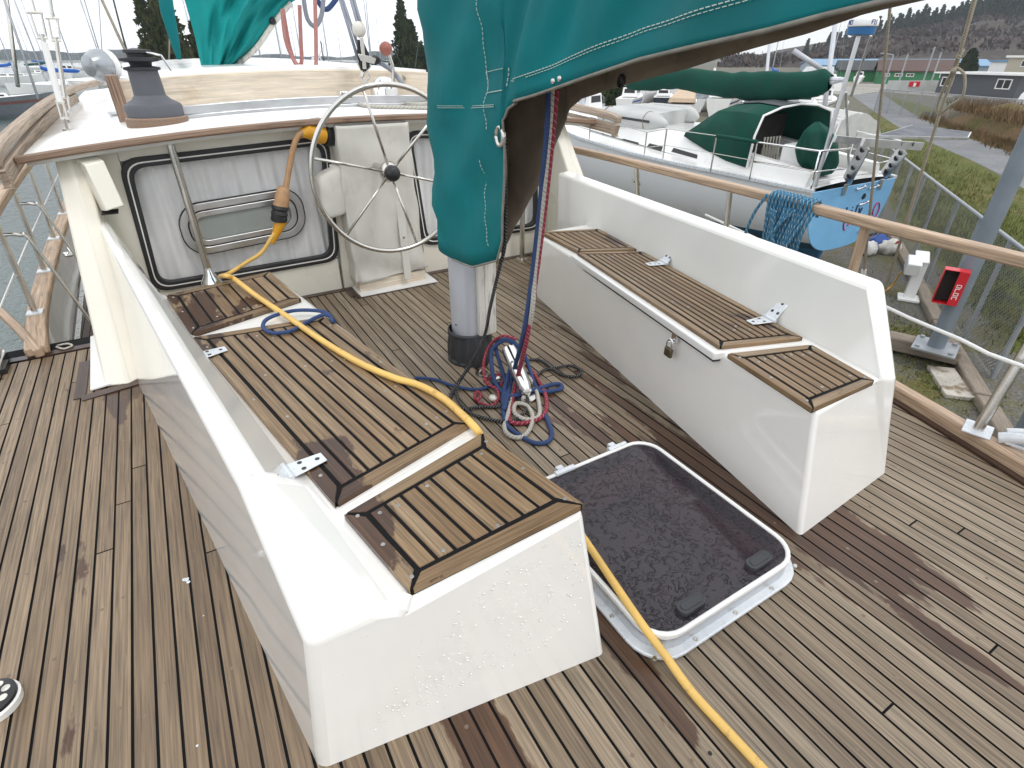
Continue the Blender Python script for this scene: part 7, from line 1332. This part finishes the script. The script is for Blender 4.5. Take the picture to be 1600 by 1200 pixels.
for k in range(120):
    px = 1255+(1640-1255)*(k/119)**.75+r3.uniform(-4, 4); big = 1.0+.9*max(0, (px-1480)/160); p = BD(px, interp(RID, px)+r3.uniform(0, 7), D1-r3.uniform(2, 26)); s = r3.uniform(.55, 1.1)*big*(1.9 if k in (44, 71, 96) else 1)
    if first: proto.location = p; proto.scale = (s,)*3; first = False
    else: dup(proto, p, r3.random()*6, None, (s*1.15, s*1.15, s))
# houses on the hill
for k, (px, py, w2, lab) in enumerate(((1527, 43, 9, 'pale house on the hill, leftmost of the row'), (1541, 44, 7, 'small tan house second in the hill row'), (1556, 42, 9, 'white house in the middle of the hill row'), (1572, 44, 8, 'low white house right of the middle on the hill'), (1592, 40, 11, 'large pale house at the right end of the hill row'))):
    p = BD(px, py+6, 270); q = BD(px+w2*.9, py+6.4, 271); bldg('hill_house', lab, p, q, 2.6, 6, 1.3, [M_gelw, M_beige, M_offw][k % 3], [M_drf, M_brf][k % 2], [(.3, .9, 1.4, .9), (.7, .9, 1.4, .9)], z0=p.z, cat='house')
# far shore
G_far = ground_mat('far_wooded_shore', [(.05, .065, .06), (.07, .08, .075)], .01, .08, (.4, .6), .3); m = MB()
def far(u, v):
    px = lerp(-900, 900, u); D_ = 520+60*math.sin(px*.004); b = BD(px, 97, D_); hh = (3.2+1.6*math.sin(px*.011)+1.1*math.sin(px*.031+1)+.5*math.sin(px*.09))*1.6; return V((b.x, b.y, ZW))+V((b.x-CX, b.y, 0)).normalized()*v*50+V((0, 0, [0, hh*.55, hh, hh*1.2, hh*.9][round(v*4)]+(rnd.uniform(-.4, .4) if v > 0 else 0)))
m.grid(far, 160, 4); tag(m.build('far_shore', G_far, smooth='all'), 'low blue wooded shore across the water', 'shore', kind='structure')
# a line of pale boats moored under the far shore is too fine to count
m = MB()
for k in range(170):
    px = rnd.uniform(-60, 700); p = BD(px, 98+rnd.uniform(-.5, 3), 380); p.z = ZW; m.box(p+V((0, 0, .6)), (rnd.uniform(2, 5), 2, 1.2), rnd.random()); 
    if rnd.random() < .6: m.tube([p, p+V((0, 0, rnd.uniform(5, 9)))], .05, 4)
tag(m.build('moored_boats', M_offw), 'pale boats moored in a line under the far shore', 'boats', kind='stuff')
# our own forward rigging
for k, (a, b, D_, r_2, lab) in enumerate((((0, -20), (60, 155), 9.0, .018, 'thick grey stay leaning at the top left corner'), ((5, -40), (28, 135), 14.0, .05, 'spar leaning past the left edge'), ((126, -20), (158, 90), 8.0, .008, 'thin stay left of the searchlight'), ((153, -20), (160, 90), 8.0, .006, 'thinner upright stay above the searchlight'), ((150, -20), (200, 88), 6.5, .016, 'pale stay running down to the deck winch'), ((172, -20), (199, 84), 6.6, .010, 'dark stay running down to the deck winch'), ((266, 20), (264, 102), 7.2, .010, 'pale halyard beside the narrow teal sail bag'), ((570, -20), (580, 92), 8.0, .006, 'thin wire right of the mainsheet block'))):
    p, q = BD(*a, D_), BD(*b, D_); tag(MB().tube([p+(p-q)*2, p, q], r_2, 6).build('stay', [M_galv, M_steel, M_galv, M_galv, R_tan, M_boot, R_tan, M_galv][k], None, smooth='all'), lab, 'stay')
# ================================================================ the damp air that pales the far shore and the hill
hz_ = bpy.data.materials.new('damp_air'); hz_.use_nodes = True; _t = hz_.node_tree; _t.nodes.remove(_t.nodes['Principled BSDF'])
_v = N(_t, 'ShaderNodeVolumePrincipled', inp={'Color': (.78, .86, 1, 1), 'Density': .00030, 'Anisotropy': .2}); _t.links.new(_v.outputs[0], _t.nodes['Material Output'].inputs['Volume'])
m = MB(); m.box((50, 425, 43.5), (2300, 1850, 97)); ho_ = m.build('haze', hz_); ho_['kind'] = 'stuff'; ho_['label'] = 'thin pale haze over the harbour'
